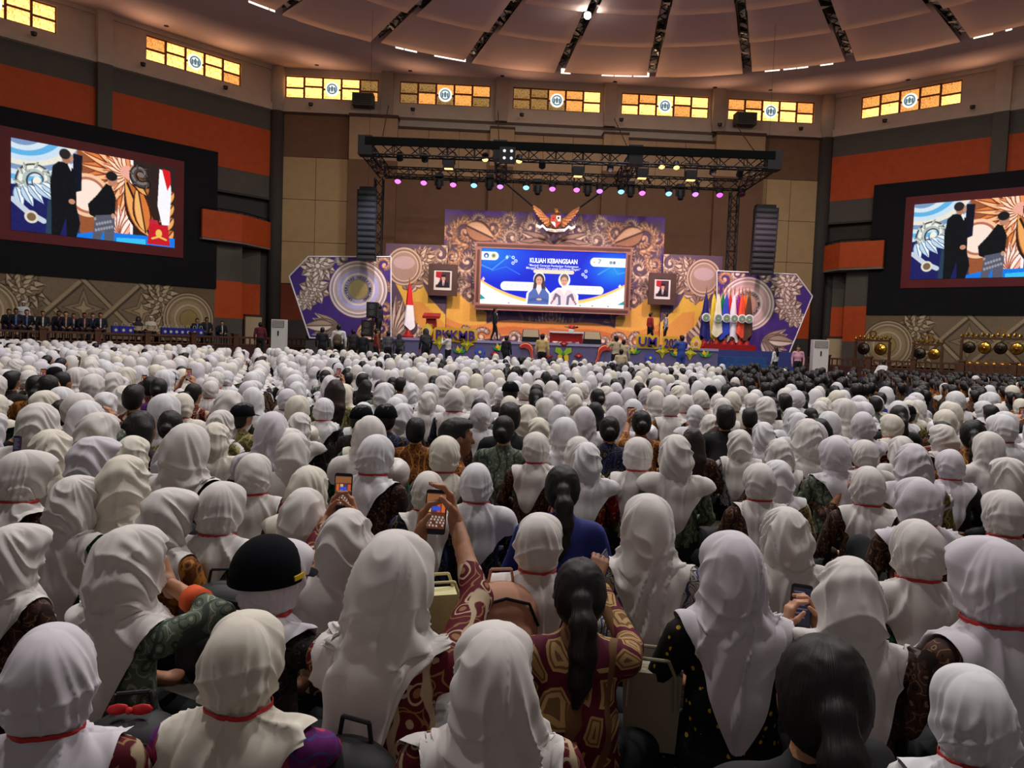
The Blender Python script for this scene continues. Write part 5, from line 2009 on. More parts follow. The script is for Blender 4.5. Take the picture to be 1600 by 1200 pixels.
def seated(armL=None, armR=None, wide=1.0, hunch=0.0, knees_up=False, sleeve=1.0, female=True, face=False):
    """cross-legged sitter facing +Y; arms given as dict(el, wr, hand) in the sitter's own coordinates"""
    s = Shape()
    w = wide
    s.cone(PANTS, (0, -.02, .11), (0, -.01, .15), .13, .12, 1.35 * w)
    s.cone(SHIRT, (0, -.03, .16), (0, -.045 + hunch * .3, .30), .118, .105, 1.28 * w, .05)
    s.cone(SHIRT, (0, -.045 + hunch * .3, .30), (0, -.02 + hunch, .45), .105, .104, 1.36 * w, .05)
    s.cone(SHIRT, (-.125 * w, -.01 + hunch, .515), (.125 * w, -.01 + hunch, .515), .062, .062, 1.0, .05)
    s.cone(SHIRT, (0, -.02 + hunch, .50), (0, -.01 + hunch, .565), .085, .058, 1.2, .04)
    s.cone(SKIN, (0, -.01 + hunch, .54), (0, .01 + hunch, .66), .050, .050, 1.0, .02)
    head_prims(s, (0, .012 + hunch, .722), face)
    hands = []
    for sg, arm in ((-1, armL), (1, armR)):
        a = dict(ARM_REST) if arm is None else arm
        sh = np.array((sg * .172 * w, -.01 + hunch, .505))
        el, wr = np.array(a['el'], float), np.array(a['wr'], float)
        if arm is None:
            el, wr = el * np.array((sg * w, 1, 1)), wr * np.array((sg, 1, 1))
        s.cone(SHIRT, sh, el, .058, .047, 1.0, .03)
        t = a.get('cuff', .8)
        cf = el + (wr - el) * t
        s.cone(SHIRT, el, cf, .047, .040, 1.0, .02)
        s.cone(SKIN, el + (wr - el) * max(0, t - .3), wr, .036, .026, 1.0, .01)
        if 'hand' in a:
            hands.append((wr, a['hand']))
        else:
            s.ell(SKIN, wr + (wr - el) / np.linalg.norm(wr - el) * .06, (.036, .05, .03), .02)
    for sg in (-1, 1):
        if knees_up:
            kn, an = (sg * .17, .32, .40), (sg * .13, .52, .06)
        else:
            kn, an = (sg * .33, .25, .12), (-sg * .03, .37 + .05 * sg, .07)
        s.cone(PANTS, (sg * .10, .02, .11), kn, .092, .066, 1.0, .04)
        s.cone(PANTS, kn, an, .062, .044, 1.0, .03)
        s.cone(SHOE, an, (an[0] - sg * .10 * (not knees_up), an[1] + .1, .045), .036, .032, 1.0, .02)
    return s, hands


def body_mesh(s, hands, h=.018, hh=.0055):
    v, f, m = s.mesh(h)
    for wr, (d, n, t, curl) in hands:
        hs = Shape()
        hand_prims(hs, wr, d, n, t, curl)
        dn = np.array(d, float) / np.linalg.norm(d)
        hs.cone(SKIN, np.array(wr) - dn * .03, np.array(wr) + dn * .01, .026, .024, 1.0, .012)
        hv, hf, hm = hs.mesh(hh)
        f = np.concatenate([f, hf + len(v)])
        v = np.concatenate([v, hv])
        m = np.concatenate([m, hm])
    return v, f, m


def to_mesh(name, v, f, mi, mats):
    me = bpy.data.meshes.new(name)
    me.vertices.add(len(v))
    me.vertices.foreach_set('co', np.asarray(v, float).ravel())
    q = np.asarray(f, dtype=np.int32)
    k = q.shape[1]
    me.loops.add(q.size)
    me.loops.foreach_set('vertex_index', q.ravel())
    me.polygons.add(len(q))
    me.polygons.foreach_set('loop_start', np.arange(0, q.size, k, dtype=np.int32))
    for m in mats:
        me.materials.append(m)
    me.update(calc_edges=True)
    if mi is not None:
        me.polygons.foreach_set('material_index', np.asarray(mi, dtype=np.int32))
    me.polygons.foreach_set('use_smooth', np.ones(len(q), dtype=bool))
    me.update()
    return me


COLLIDE = seated(wide=1.09, hunch=-.014)[0]
COLLIDE.p = [q for q in COLLIDE.p if q[1] == SHIRT]


# ---------------------------------------------------------------- headscarves
def catmull(tab, k):
    """tab (K, 2) sampled at fractional index array k"""
    K = len(tab)
    i = np.clip(np.floor(k).astype(int), 0, K - 2)
    t = (k - i)[..., None]
    p0, p1, p2, p3 = tab[np.clip(i - 1, 0, K - 1)], tab[i], tab[np.clip(i + 1, 0, K - 1)], tab[np.clip(i + 2, 0, K - 1)]
    return .5 * (2 * p1 + (p2 - p0) * t + (2 * p0 - 5 * p1 + 4 * p2 - p3) * t ** 2 + (3 * p1 - p0 - 3 * p2 + p3) * t ** 3)


#            crown        dome                                        nape        cinch        collar      shoulder    cape        hem
SC = {
    'tied': dict(
        back=[(0, .856), (.046, .844), (.088, .812), (.114, .760), (.124, .705), (.116, .655), (.080, .612), (.098, .585), (.128, .520), (.142, .420), (.150, .310)],
        side=[(0, .856), (.036, .846), (.069, .815), (.094, .765), (.105, .705), (.096, .650), (.078, .612), (.100, .583), (.170, .562), (.215, .520), (.232, .465)],
        front=[(0, .856), (.052, .853), (.102, .828), (.140, .775), (.132, .705), (.105, .625), (.080, .600), (.090, .575), (.105, .540), (.125, .480), (.140, .420)]),
    'loose': dict(
        back=[(0, .856), (.046, .845), (.090, .814), (.118, .762), (.132, .700), (.136, .645), (.140, .590), (.146, .530), (.154, .455), (.162, .360), (.172, .255)],
        side=[(0, .856), (.036, .847), (.070, .816), (.096, .767), (.112, .705), (.116, .655), (.126, .610), (.156, .575), (.200, .540), (.226, .480), (.238, .410)],
        front=[(0, .856), (.052, .853), (.102, .828), (.142, .775), (.134, .705), (.110, .630), (.100, .600), (.110, .570), (.125, .530), (.140, .470), (.150, .400)]),
    'bulge': dict(
        back=[(0, .856), (.048, .845), (.094, .814), (.124, .760), (.140, .695), (.143, .630), (.122, .572), (.124, .545), (.140, .490), (.150, .400), (.158, .300)],
        side=[(0, .856), (.037, .847), (.072, .816), (.098, .765), (.116, .700), (.114, .640), (.104, .590), (.128, .570), (.188, .548), (.224, .495), (.240, .430)],
        front=[(0, .856), (.052, .853), (.102, .828), (.142, .775), (.134, .705), (.108, .628), (.092, .600), (.100, .572), (.115, .535), (.132, .475), (.145, .410)]),
}
SC = {k: {a: np.array(b) for a, b in q.items()} for k, q in SC.items()}


def scarf(style, seed, nu=112, nv=90, tail=1.0, visor=.0, fold=1.0, point=1.0, skew=0.0, narrow=0.0, tailw=None):
    """a draped headscarf: rows from the crown to the hem, columns around the head (0 = back)"""
    rs = np.random.RandomState(seed)
    T = dict(SC[style])
    tailw = (1.4 + 2.4 * narrow) if tailw is None else tailw
    if narrow:                                      # drawn in over the shoulders, leaving the shirt bare
        sd = T['side'].copy()
        sd[8:] = sd[8:] * (1 - narrow) + np.array([(.130, .572), (.158, .562), (.176, .552)]) * narrow
        T['side'] = sd
    K = len(T['back'])
    ph = -PI + 2 * PI * np.arange(nu) / nu
    kk = np.linspace(0, K - 1, nv)
    kk = (K - 1) * np.linspace(0, 1, nv) ** .92
    kk[0] = .03
    PH, KK = np.meshgrid(ph, kk)
    c = np.cos(PH + skew * np.clip((KK - 3) / 3, 0, 1))
    ex = 1.4 + (tailw - 1.4) * np.clip((KK - 6.3) / 2.2, 0, 1)
    wb, wf = np.maximum(c, 0) ** ex, np.maximum(-c, 0) ** 1.4
    ws = 1 - wb - wf
    q = sum(w[..., None] * catmull(T[n], KK) for w, n in ((wb, 'back'), (ws, 'side'), (wf, 'front')))
    rho, z = q[..., 0], q[..., 1]
    # hem: a point at the back, drawn up over the shoulders
    low = np.clip((KK - 8) / 2, 0, 1)
    z = z - low * .06 * (tail - 1) * wb * 2 - low * .08 * point * np.maximum(c, 0) ** 8 + low * .02 * rs.normal() * np.sin(PH * 1.0 + rs.rand() * 6)

    def nz(a, b, n=5):
        o = 0
        for _ in range(n):
            o = o + np.sin(rs.randint(1, a + 1) * PH + rs.uniform(-b, b) * KK + rs.rand() * 6.28) / n ** .5
        return o
    warp = nz(3, .8) * 1.1

    def ridge(t, p=1.8):
        return .45 * (.5 + .5 * np.sin(t)) ** p + .55 * (1 - np.abs(np.sin(t / 2 + .8)) ** .6)

    def swag(c0, w0, n, tilt, ph0):
        """curved tension folds sweeping round the back of the head"""
        return np.exp(-((KK - c0) / w0) ** 2) * (ridge(n * KK + tilt * np.cos(PH - ph0) + 1.3 * warp, 2.2) - .38)
    head = np.clip((KK - 1.0) / 2.2, 0, 1)
    fine = nz(9, 2.2, 7)
    if style == 'tied':
        up = head * np.clip((6.1 - KK) / .9, 0, 1) * (.3 + .7 * np.clip((KK - 2) / 3.2, 0, 1))
        dn = np.clip((KK - 6.1) / 1.0, 0, 1)
        d = .017 * up * (ridge(8 * PH + 1.8 * warp) - .38) + .016 * up * (ridge(3 * PH + 2.4 * warp + .7 * KK) - .4)
        d += .020 * swag(4.6, 1.1, 2.4, 2.8, rs.uniform(-.9, .9))
        d += dn * (.018 + .008 * np.clip(KK - 7, 0, 3)) * (ridge(6 * PH + 1.4 * warp + rs.rand() * 6, 1.3) - .4)
    elif style == 'bulge':
        up = head * np.clip((6.2 - KK) / .8, 0, 1)
        d = .026 * up * (ridge(1.9 * KK + 3.2 * np.cos(PH - rs.uniform(-1.3, 1.3)) + 1.5 * warp, 2.2) - .38)
        d += .015 * up * (ridge(4 * PH + 2.2 * warp + .6 * KK) - .4)
        d += np.clip((KK - 6.0) / 1.2, 0, 1) * .026 * (ridge(5 * PH + 1.7 * warp + rs.rand() * 6, 1.5) - .4)
    else:
        d = head * (.008 + .0050 * np.clip(KK - 2.3, 0, 6)) * (ridge(5 * PH + 1.7 * warp + rs.rand() * 6, 1.7) - .4)
        d += .013 * head * (ridge(3 * PH + 2.6 * warp + 1.0 * KK) - .4)
        d += .019 * swag(6.0, 1.4, 1.9, 2.5, rs.uniform(-1, 1))
    d = 1.25 * d * fold + (.005 * nz(4, 1.2) + .0014 * fine) * head
    # softened stiff front edge and a crease from the ironed fold
    rho = rho + d + visor * np.exp(-((KK - 2.6) / 1.0) ** 2) * wf
    x = rho * np.sin(PH) * (1 + .0 * z)
    y = -rho * np.cos(PH) + .006
    z = z + visor * .12 * np.exp(-((KK - 2.2) / .9) ** 2) * wf + .35 * d * np.clip((3 - KK) / 3, 0, 1)
    v = np.stack([x, y, z], -1).reshape(-1, 3)
    lowv = np.where(KK.ravel() > 5.0)[0]
    need = .007 + np.clip(d.ravel()[lowv] + .010, 0, .06)
    for _ in range(4):                              # rest the cape on the shoulders and back
        p = v[lowv]
        dd = COLLIDE.fun(p)
        e = 1e-3
        g = np.stack([COLLIDE.fun(p + np.eye(3)[k] * e) - dd for k in range(3)], -1) / e
        g /= np.linalg.norm(g, axis=1)[:, None] + 1e-9
        v[lowv] = p + g * np.maximum(0, need - dd)[:, None]
    i = np.arange(nu * nv).reshape(nv, nu)
    j = np.roll(i, -1, 1)
    f = np.stack([i[:-1], i[1:], j[1:], j[:-1]], -1)
    # face opening
    kf = (kk[:-1] + kk[1:])[:, None] / 2
    pf = np.abs((ph + PI / nu)[None, :])
    hole = (pf > PI - .68) & (kf > 2.75) & (kf < 5.2)
    f = f[~hole].reshape(-1, 4)
    # ribbon ring just above the cinch
    rk = int(np.argmin(np.abs(kk - 6.0)))
    ring = v.reshape(nv, nu, 3)[rk]
    return v, f, ring


def ribbon_mesh(ring, rs, hh=.0065, out=.0045):
    """red tie band following the cinch, with a small knot and two tails"""
    n = len(ring)
    c = ring.mean(0)
    dirv = ring - c
    dirv[:, 2] = 0
    dirv /= np.linalg.norm(dirv, axis=1)[:, None]
    # smooth the ring so the band bridges the pleats
    r = np.linalg.norm((ring - c)[:, :2], axis=1)
    for _ in range(3):
        r = np.maximum(r, (np.roll(r, 1) + np.roll(r, -1)) / 2)
    base = c + dirv * (r + out)[:, None]
    base[:, 2] = ring[:, 2].mean() + .006 * np.cos(np.arctan2(dirv[:, 0], -dirv[:, 1]) * 1.0)
    up, o2 = np.array((0, 0, hh)), dirv * .003
    v = np.concatenate([base - up, base - up * .9 + o2, base + up * .9 + o2, base + up])
    f = []
    for k in range(n):
        j = (k + 1) % n
        for a in range(3):
            f.append((a * n + k, a * n + j, (a + 1) * n + j, (a + 1) * n + k))
    return v, np.array(f)


# ---------------------------------------------------------------- hair and caps
def hair_shape(kind, c=(0, .012, .722), rs=None):
    s = Shape()
    x, y, z = c
    s.ell(0, (x, y - .020, z + .026), (.088, .100, .100), .02)
    s.ell(0, (x, y - .045, z - .02), (.080, .070, .085), .03)
    if kind == 'pony':
        s.ell(0, (x, y - .115, z + .015), (.030, .032, .030), .015)
        pts = [(x, y - .125, z + .012), (x + .005, y - .165, z - .05), (x + .01, y - .168, z - .14), (x + .004, y - .160, z - .24), (x - .01, y - .155, z - .33)]
        for a, b, ra, rb in zip(pts[:-1], pts[1:], (.026, .036, .040, .034), (.036, .040, .034, .012)):
            s.cone(0, a, b, ra, rb, 1.15, .02)
    elif kind == 'bun':
        s.ell(0, (x, y - .128, z - .01), (.044, .036, .042), .012)
    elif kind == 'long':
        for q in (-.05, 0, .05):
            s.cone(0, (x + q, y - .06, z), (x + q * 1.25, y - .115, z - .16), .055, .05, 1.0, .03)
            s.cone(0, (x + q * 1.25, y - .115, z - .16), (x + q * 1.2, y - .13, z - .34), .05, .026, 1.0, .03)
    elif kind == 'short':
        s.ell(0, (x, y + .03, z + .078), (.072, .072, .046), .02)
        s.ell(0, (x, y - .05, z - .045), (.070, .052, .05), .02)
    return s


def hair_mesh(kind, h=.011, seed=0):
    s = hair_shape(kind)
    c = (0, .012, .722)

    def fun(p):
        d = s.fun(p)
        # strands: fine grooves running down from the crown
        a = np.arctan2(p[:, 0], p[:, 1] - c[1] + .03)
        r = np.where(p[:, 2] > .60, a * 26, p[:, 0] * 520 + 2 * np.sin(p[:, 2] * 30))
        d = d + .0022 * np.sin(r + 2.0 * np.sin(p[:, 2] * 40 + seed)) * (h < .014)
        # leave the face free
        fz = np.maximum(np.maximum((p[:, 2] - (c[2] + .055)), -(p[:, 1] - c[1] - .045)), -1)
        front = np.minimum(p[:, 1] - (c[1] + .038), (c[2] + .062) - p[:, 2])
        ear = np.minimum(p[:, 1] - (c[1] - .028), (c[2] + .0) - p[:, 2])
        return np.maximum(d, np.maximum(front, ear))
    b = s.box(.03)
    v, f = surface_net(fun, b[0], b[1], h)
    return v, f


def cap_mesh():
    """baseball cap: crown, brim to the front, button, strap edge"""
    c = np.array((0, .004, .752))
    mb = MB()
    n, m = 28, 10
    v, f = [], []
    for i in range(m + 1):
        t = i / m * PI / 2
        for k in range(n):
            a = 2 * PI * k / n
            r = math.cos(t)
            sq = 1 + .025 * (math.cos(6 * a) > .93)
            v.append((c[0] + .100 * r * math.sin(a) * sq, c[1] + .116 * r * math.cos(a) * sq, c[2] - .012 + .108 * math.sin(t) ** .9))
    for i in range(m):
        for k in range(n):
            f.append((i * n + k, i * n + (k + 1) % n, (i + 1) * n + (k + 1) % n, (i + 1) * n + k))
    mb.add(v, f)
    w, g = [], []
    q = 15
    for i in range(5):
        for k in range(q):
            a = -1.15 + 2.3 * k / (q - 1)
            r = i / 4
            w.append((c[0] + (.100 + .012 * r) * math.sin(a), c[1] + .114 * math.cos(a) + .075 * r * math.cos(a * .9), c[2] - .012 - .014 * r * (.5 + math.cos(a)) + .004))
    for i in range(4):
        for k in range(q - 1):
            g.append((i * q + k, (i + 1) * q + k, (i + 1) * q + k + 1, i * q + k + 1))
    mb2 = MB().add(w, g)
    band = MB()
    band.lathe(c + np.array((0, 0, -.02)), (0, 0, 1), [(1, 0), (1, .018)], 28)
    bv = [(c[0] + (p[0] - c[0]) * .103, c[1] + (p[1] - c[1]) * .119, p[2]) for p in band.v]
    return mb, mb2, (bv, band.f)


# ---------------------------------------------------------------- materials of people
M_skin = mat('tan_skin', (176, 124, 92), .5, .06, 12)
M_skin2 = mat('brown_skin', (142, 96, 70), .5, .06, 12)
M_skin3 = mat('light_skin', (204, 152, 120), .5, .06, 12)
def hair_material(name, rgb):
    m, nt, b = _new(name)
    N, L = nt.nodes, nt.links
    tc = N.new('ShaderNodeTexCoord')
    sp = N.new('ShaderNodeSeparateXYZ')
    L.new(tc.outputs['Object'], sp.inputs[0])
    at = N.new('ShaderNodeMath')
    at.operation = 'ARCTAN2'
    L.new(sp.outputs[0], at.inputs[0])
    L.new(sp.outputs[1], at.inputs[1])
    cb = N.new('ShaderNodeCombineXYZ')
    L.new(at.outputs[0], cb.inputs[0])
    L.new(sp.outputs[2], cb.inputs[1])
    mp = N.new('ShaderNodeMapping')
    mp.inputs['Scale'].default_value = (34, 3, 1)
    L.new(cb.outputs[0], mp.inputs[0])
    no = N.new('ShaderNodeTexNoise')
    no.inputs['Scale'].default_value = 1.0
    no.inputs['Detail'].default_value = 5
    L.new(mp.outputs[0], no.inputs['Vector'])
    bp = N.new('ShaderNodeBump')
    bp.inputs['Strength'].default_value = .5
    bp.inputs['Distance'].default_value = .006
    L.new(no.outputs['Fac'], bp.inputs['Height'])
    L.new(bp.outputs[0], b.inputs['Normal'])
    rp = N.new('ShaderNodeValToRGB')
    c = lin(rgb)
    rp.color_ramp.elements[0].color = tuple(.5 * v for v in c) + (1,)
    rp.color_ramp.elements[1].color = tuple(1.6 * v for v in c) + (1,)
    L.new(no.outputs['Fac'], rp.inputs[0])
    L.new(rp.outputs[0], b.inputs['Base Color'])
    b.inputs['Roughness'].default_value = .46
    b.inputs['Specular IOR Level'].default_value = .4
    return m


M_hair = hair_material('black_hair', (15, 13, 13))
M_hairb = hair_material('dark_brown_hair', (40, 27, 22))


def cloth_white(name, rgb):
    m = mat(name, rgb, .85, .03, 5, bump=.06, bscale=900, spec=.12)
    return m


SCARF = [cloth_white('warm_white_scarf', (218, 213, 209)), cloth_white('cool_white_scarf', (220, 219, 222)), cloth_white('lilac_white_scarf', (212, 207, 214)), cloth_white('cream_scarf', (222, 216, 202))]
SCN = ['warm white', 'cool white', 'lilac white', 'cream']
M_rib = mat('red_ribbon', (196, 34, 40), .5, .08, 20)
M_pant = mat('black_trousers', (24, 25, 28), .85, .15, 10)
M_shoe = mat('dark_socks', (30, 28, 28), .8, .1, 8)
BT = [
    ('maroon', batik('maroon_batik', (92, 20, 34), (150, 110, 70), (190, 170, 140), 15, 0)),
    ('brown', batik('brown_batik', (70, 46, 36), (140, 108, 80), (40, 28, 26), 24, 0)),
    ('black and yellow', batik('black_yellow_batik', (18, 18, 18), (204, 170, 50), (150, 110, 30), 26, 1)),
    ('grey-green', batik('grey_green_batik', (96, 108, 92), (150, 156, 136), (58, 70, 62), 18, 0)),
    ('navy', batik('navy_batik', (24, 28, 52), (110, 96, 62), (50, 58, 96), 16, 0)),
    ('white and navy', batik('white_navy_batik', (196, 190, 180), (28, 32, 62), (60, 70, 110), 22, 3)),
    ('purple', batik('purple_batik', (104, 36, 104), (60, 72, 140), (170, 60, 90), 13, 0)),
    ('maroon and gold leaf', batik('maroon_leaf_batik', (88, 18, 40), (176, 142, 92), (110, 80, 52), 9, 2)),
    ('orange-brown', batik('orange_brown_batik', (120, 70, 30), (60, 32, 22), (180, 120, 50), 20, 0)),
    ('green', batik('green_batik', (34, 78, 58), (100, 120, 70), (24, 50, 44), 16, 0)),
    ('dark', batik('charcoal_batik', (30, 28, 30), (84, 74, 66), (54, 46, 44), 22, 0)),
    ('blue', mat('royal_blue_shirt', (34, 44, 120), .8, .12, 8)),
    ('black', mat('black_shirt', (22, 22, 25), .8, .15, 8)),
    ('red floral', batik('red_floral_batik', (130, 26, 34), (190, 150, 90), (60, 20, 26), 14, 0)),
    ('olive', batik('olive_batik', (112, 104, 60), (60, 56, 34), (170, 160, 110), 22, 0)),
    ('white', mat('white_shirt', (206, 204, 204), .8, .05, 8)),
]
BTI = {n: k for k, (n, m) in enumerate(BT)}


def slot_mats(o, mats):
    """object-level materials so that copies can share a mesh"""
    for k, m in enumerate(mats):
        o.material_slots[k].link = 'OBJECT'
        o.material_slots[k].material = m


def child(name, me, parent, mats=None):
    o = bpy.data.objects.new(name, me)
    col.objects.link(o)
    o.parent = parent
    if mats:
        slot_mats(o, mats)
    return o


# ---- templates
BODIES = []
for k, (wd, hu, ku) in enumerate(((.98, .0, False), (1.06, .02, False), (.94, .03, True), (1.02, -.01, False))):
    s, hd = seated(None, None, wd, hu, ku)
    BODIES.append((to_mesh('body', *s.mesh(.02), [M_skin, BT[0][1], M_pant, M_shoe]), hu))
BODIES_MID = []
for k, (wd, hu, ku) in enumerate(((.98, .0, False), (1.06, .02, False), (1.02, -.01, False))):
    s, hd = seated(None, None, wd, hu, ku)
    BODIES_MID.append(to_mesh('body', *s.mesh(.034), [M_skin, BT[0][1], M_pant, M_shoe]))
_fing = ((0, .55, 1), (0, 1, -.3), (-1, 0, 0), .9)
PHONE_ARMS = dict(armL=dict(el=(-.20, .22, .44), wr=(-.02, .40, .66), cuff=.55, hand=((.35, .25, 1), (1, .2, 0), (.2, -1, .3), .55)),
                  armR=dict(el=(.24, .20, .42), wr=(.16, .40, .66), cuff=.55, hand=((-.3, .25, 1), (-1, .2, 0), (-.2, -1, .3), .55)))
s, hd = seated(**PHONE_ARMS)
PHONE_BODY = to_mesh('body', *body_mesh(s, hd, .026, .008), [M_skin, BT[0][1], M_pant, M_shoe])
PHONE_AT = (.07, .43, .78)

SV = []                                             # near scarf variants: (mesh, ribbon mesh or None, style)
for k, (stl, kw) in enumerate((('tied', dict(visor=.0)), ('tied', dict(visor=.02, tail=1.3, narrow=1)), ('tied', dict(visor=.03, skew=.35, narrow=.6)), ('tied', dict(skew=-.3, point=1.6, narrow=1)), ('loose', dict(visor=.01, narrow=.5)), ('loose', dict(visor=.025, skew=.2, point=1.5, narrow=.8)), ('loose', dict(skew=-.25)),
                               ('bulge', dict(visor=.02, narrow=.5)), ('bulge', dict(visor=.03, skew=.3, narrow=.8)), ('bulge', dict(skew=-.3, narrow=.3)))):
    v, f, ring = scarf(stl, 10 + k, fold=1.5, **kw)
    rbm = to_mesh('ribbon', *ribbon_mesh(ring, None), None, [M_rib]) if stl == 'tied' else None
    SV.append((to_mesh('headscarf', v, f, None, [SCARF[0]]), rbm, stl))
SM = []
for k, (stl, kw) in enumerate((('tied', dict(narrow=.5)), ('tied', dict(skew=.3, visor=.02, narrow=1)), ('tied', dict(skew=-.3, narrow=.8)), ('loose', {}), ('loose', dict(skew=.25, visor=.02, narrow=.5)), ('bulge', dict(visor=.02, narrow=.7)), ('bulge', dict(skew=-.3)))):
    v, f, ring = scarf(stl, 40 + k, 52, 44, fold=1.75, **kw)
    rbm = to_mesh('ribbon', *ribbon_mesh(ring, None), None, [M_rib]) if stl == 'tied' else None
    SM.append((to_mesh('headscarf', v, f, None, [SCARF[0]]), rbm, stl))
HAIR = {k: to_mesh('hair', *hair_mesh(k), None, [M_hair]) for k in ('pony', 'bun', 'long', 'short')}
HAIR_MID = {k: to_mesh('hair', *hair_mesh(k, .017), None, [M_hair]) for k in ('pony', 'bun', 'long', 'short')}
_c, _b, _bd = cap_mesh()
M_cap = mat('navy_black_cap', (13, 14, 20), .9, .15, 10, bump=.1, bscale=300, spec=.1)
CAP = to_mesh('cap_crown', _c.v, np.array(_c.f), None, [M_cap])
BRIM = to_mesh('cap_brim', _b.v, np.array(_b.f), None, [M_cap])
CAPBAND = to_mesh('cap_band', _bd[0], np.array(_bd[1]), None, [M_cap])
HAIR_NAME = {'pony': 'black ponytail', 'bun': 'black hair in a bun', 'long': 'long loose dark hair', 'short': 'short black hair'}


def person(loc, rz, sc, kind, label, group, shirt, scm=0, sv=None, body=None, body_mats=None, hair_scale=1.0, near=True, ribbon=True, skin=None, mirror=False, cap=False, hair_mat=None):
    """one seated person: body, headscarf (with ribbon) or hair, cap"""
    t = empty('person', loc, label, 'person', group, rz=rz, sc=sc)
    if mirror:
        t.scale = (-sc, sc, sc)
    bm = body if body else (BODIES[0][0] if near else BODIES_MID[0])
    child('body', bm, t, [skin or M_skin, BT[shirt][1], M_pant, M_shoe])
    if kind == 'scarf':
        me, rb, stl = sv
        c = child('headscarf', me, t, [SCARF[scm]])
        if rb and ribbon:
            child('ribbon', rb, t)
        if cap:
            c2 = child('cap', CAP, t)
            c2.scale = (1.2, 1.18, 1.35)
            c2.location = (0, -.012, -.262)
            child('cap_brim', BRIM, c2)
            child('cap_band', CAPBAND, c2)
    else:
        child('hair', (HAIR if near else HAIR_MID)[kind], t, [hair_mat or M_hair])
        if cap:
            c2 = child('cap', CAP, t)
            child('cap_brim', BRIM, c2)
            child('cap_band', CAPBAND, c2)
    return t


# ---------------------------------------------------------------- phones
M_phone = mat('black_phone_glass', (14, 14, 16), .2, .1, 10, spec=.6)
M_pcase = mat('dark_phone_case', (34, 32, 40), .5, .1, 10)


def rbox(w, h, d, r=.01, n=4):
    """rounded slab in XZ, thickness d in Y"""
    pts = []
    for cx, cz, a0 in ((w / 2 - r, h / 2 - r, 0), (-w / 2 + r, h / 2 - r, 90), (-w / 2 + r, -h / 2 + r, 180), (w / 2 - r, -h / 2 + r, 270)):
        for k in range(n + 1):
            a = math.radians(a0 + 90 * k / n)
            pts.append((cx + r * math.cos(a), -d / 2, cz + r * math.sin(a)))
    return MB().prism(pts, (0, d, 0))


_pb = rbox(.076, .158, .009)


def phone_tmpl():
    me = bpy.data.meshes.new('case')
    me.from_pydata(_pb.v, [], _pb.f)
    me.materials.append(M_pcase)
    return me


PH_CASE = phone_tmpl()


def screen_art(seed, lit):
    """the little live picture on a phone: the warm stage above a dark crowd"""
    c = Cv(28, 60, (16, 15, 18))
    W = c.asp
    if lit:
        c.poly([(0, .06), (W, .06), (W, .9), (0, .9)], (96, 52, 34))
        c.poly([(0, .06), (W, .06), (W, .24), (0, .26)], (150, 96, 60))
        for k in range(4):
            c.poly([(.04 + .11 * k, .28), (.12 + .11 * k, .28), (.12 + .11 * k, .5), (.04 + .11 * k, .5)], [(226, 110, 50), (240, 190, 130), (70, 60, 120), (210, 90, 50)][(k + seed) % 4])
        c.poly([(.14, .36), (.34, .36), (.34, .46), (.14, .46)], (60, 90, 220))
        for k in range(22):
            c.ell((k * .137) % W, .6 + (k * .071 % .28), .022, .026, (206, 200, 196))
    else:
        c.poly([(0, .05), (W, .05), (W, .95), (0, .95)], (40, 36, 48))
        for k in range(7):
            c.stroke([(.05, .15 + .1 * k), (.2 + .2 * ((k * .37 + seed * .2) % 1), .15 + .1 * k)], .012, (110, 104, 130))
    return c


M_pscr = print_mat('phone_screen_picture', .75, .2)
PH_SCR = []
for sd in range(3):
    o = screen_art(sd, sd < 2).mesh('screen', quad_fn((-.034, -.0052, .072), (.034, -.0052, .072), (-.034, -.0052, -.072), (.034, -.0052, -.072)), M_pscr)
    me = o.data
    off = np.array(o.location)
    co = np.zeros(len(me.vertices) * 3)
    me.vertices.foreach_get('co', co)
    me.vertices.foreach_set('co', (co.reshape(-1, 3) + off).ravel())
    me.update()
    PH_SCR.append(me)
    bpy.data.objects.remove(o)


def phone(loc, rot, label, scr=0, sc=1.0):
    t = empty('phone', loc, label, 'phone', 'phones held up by the audience')
    t.rotation_euler = rot
    t.scale = (sc, sc, sc)
    child('case', PH_CASE, t)
    child('screen', PH_SCR[scr], t)
    return t
# ---------------------------------------------------------------- the audience
def place(x, y, w, real, top=.853, lo=.90, hi=1.10):
    """depth from the head's width, then sitting height from the picture; returns root location and scale"""
    Y = real * F / w
    for _ in range(6):
        z = P(x, y, Y)[2]
        s = z / top
        if s < lo:
            Y *= .97
        elif s > hi:
            Y *= 1.03
        else:
            break
    z = P(x, y, Y)[2]
    s = max(.84, min(1.16, z / top))
    q = P(x, y, Y)
    return (q[0], Y, 0.0), s


def to_local(p, loc, rz, sc):
    d = (np.asarray(p) - np.asarray(loc)) / sc
    c, s = math.cos(-rz), math.sin(-rz)
    return np.array((d[0] * c - d[1] * s, d[0] * s + d[1] * c, d[2]))


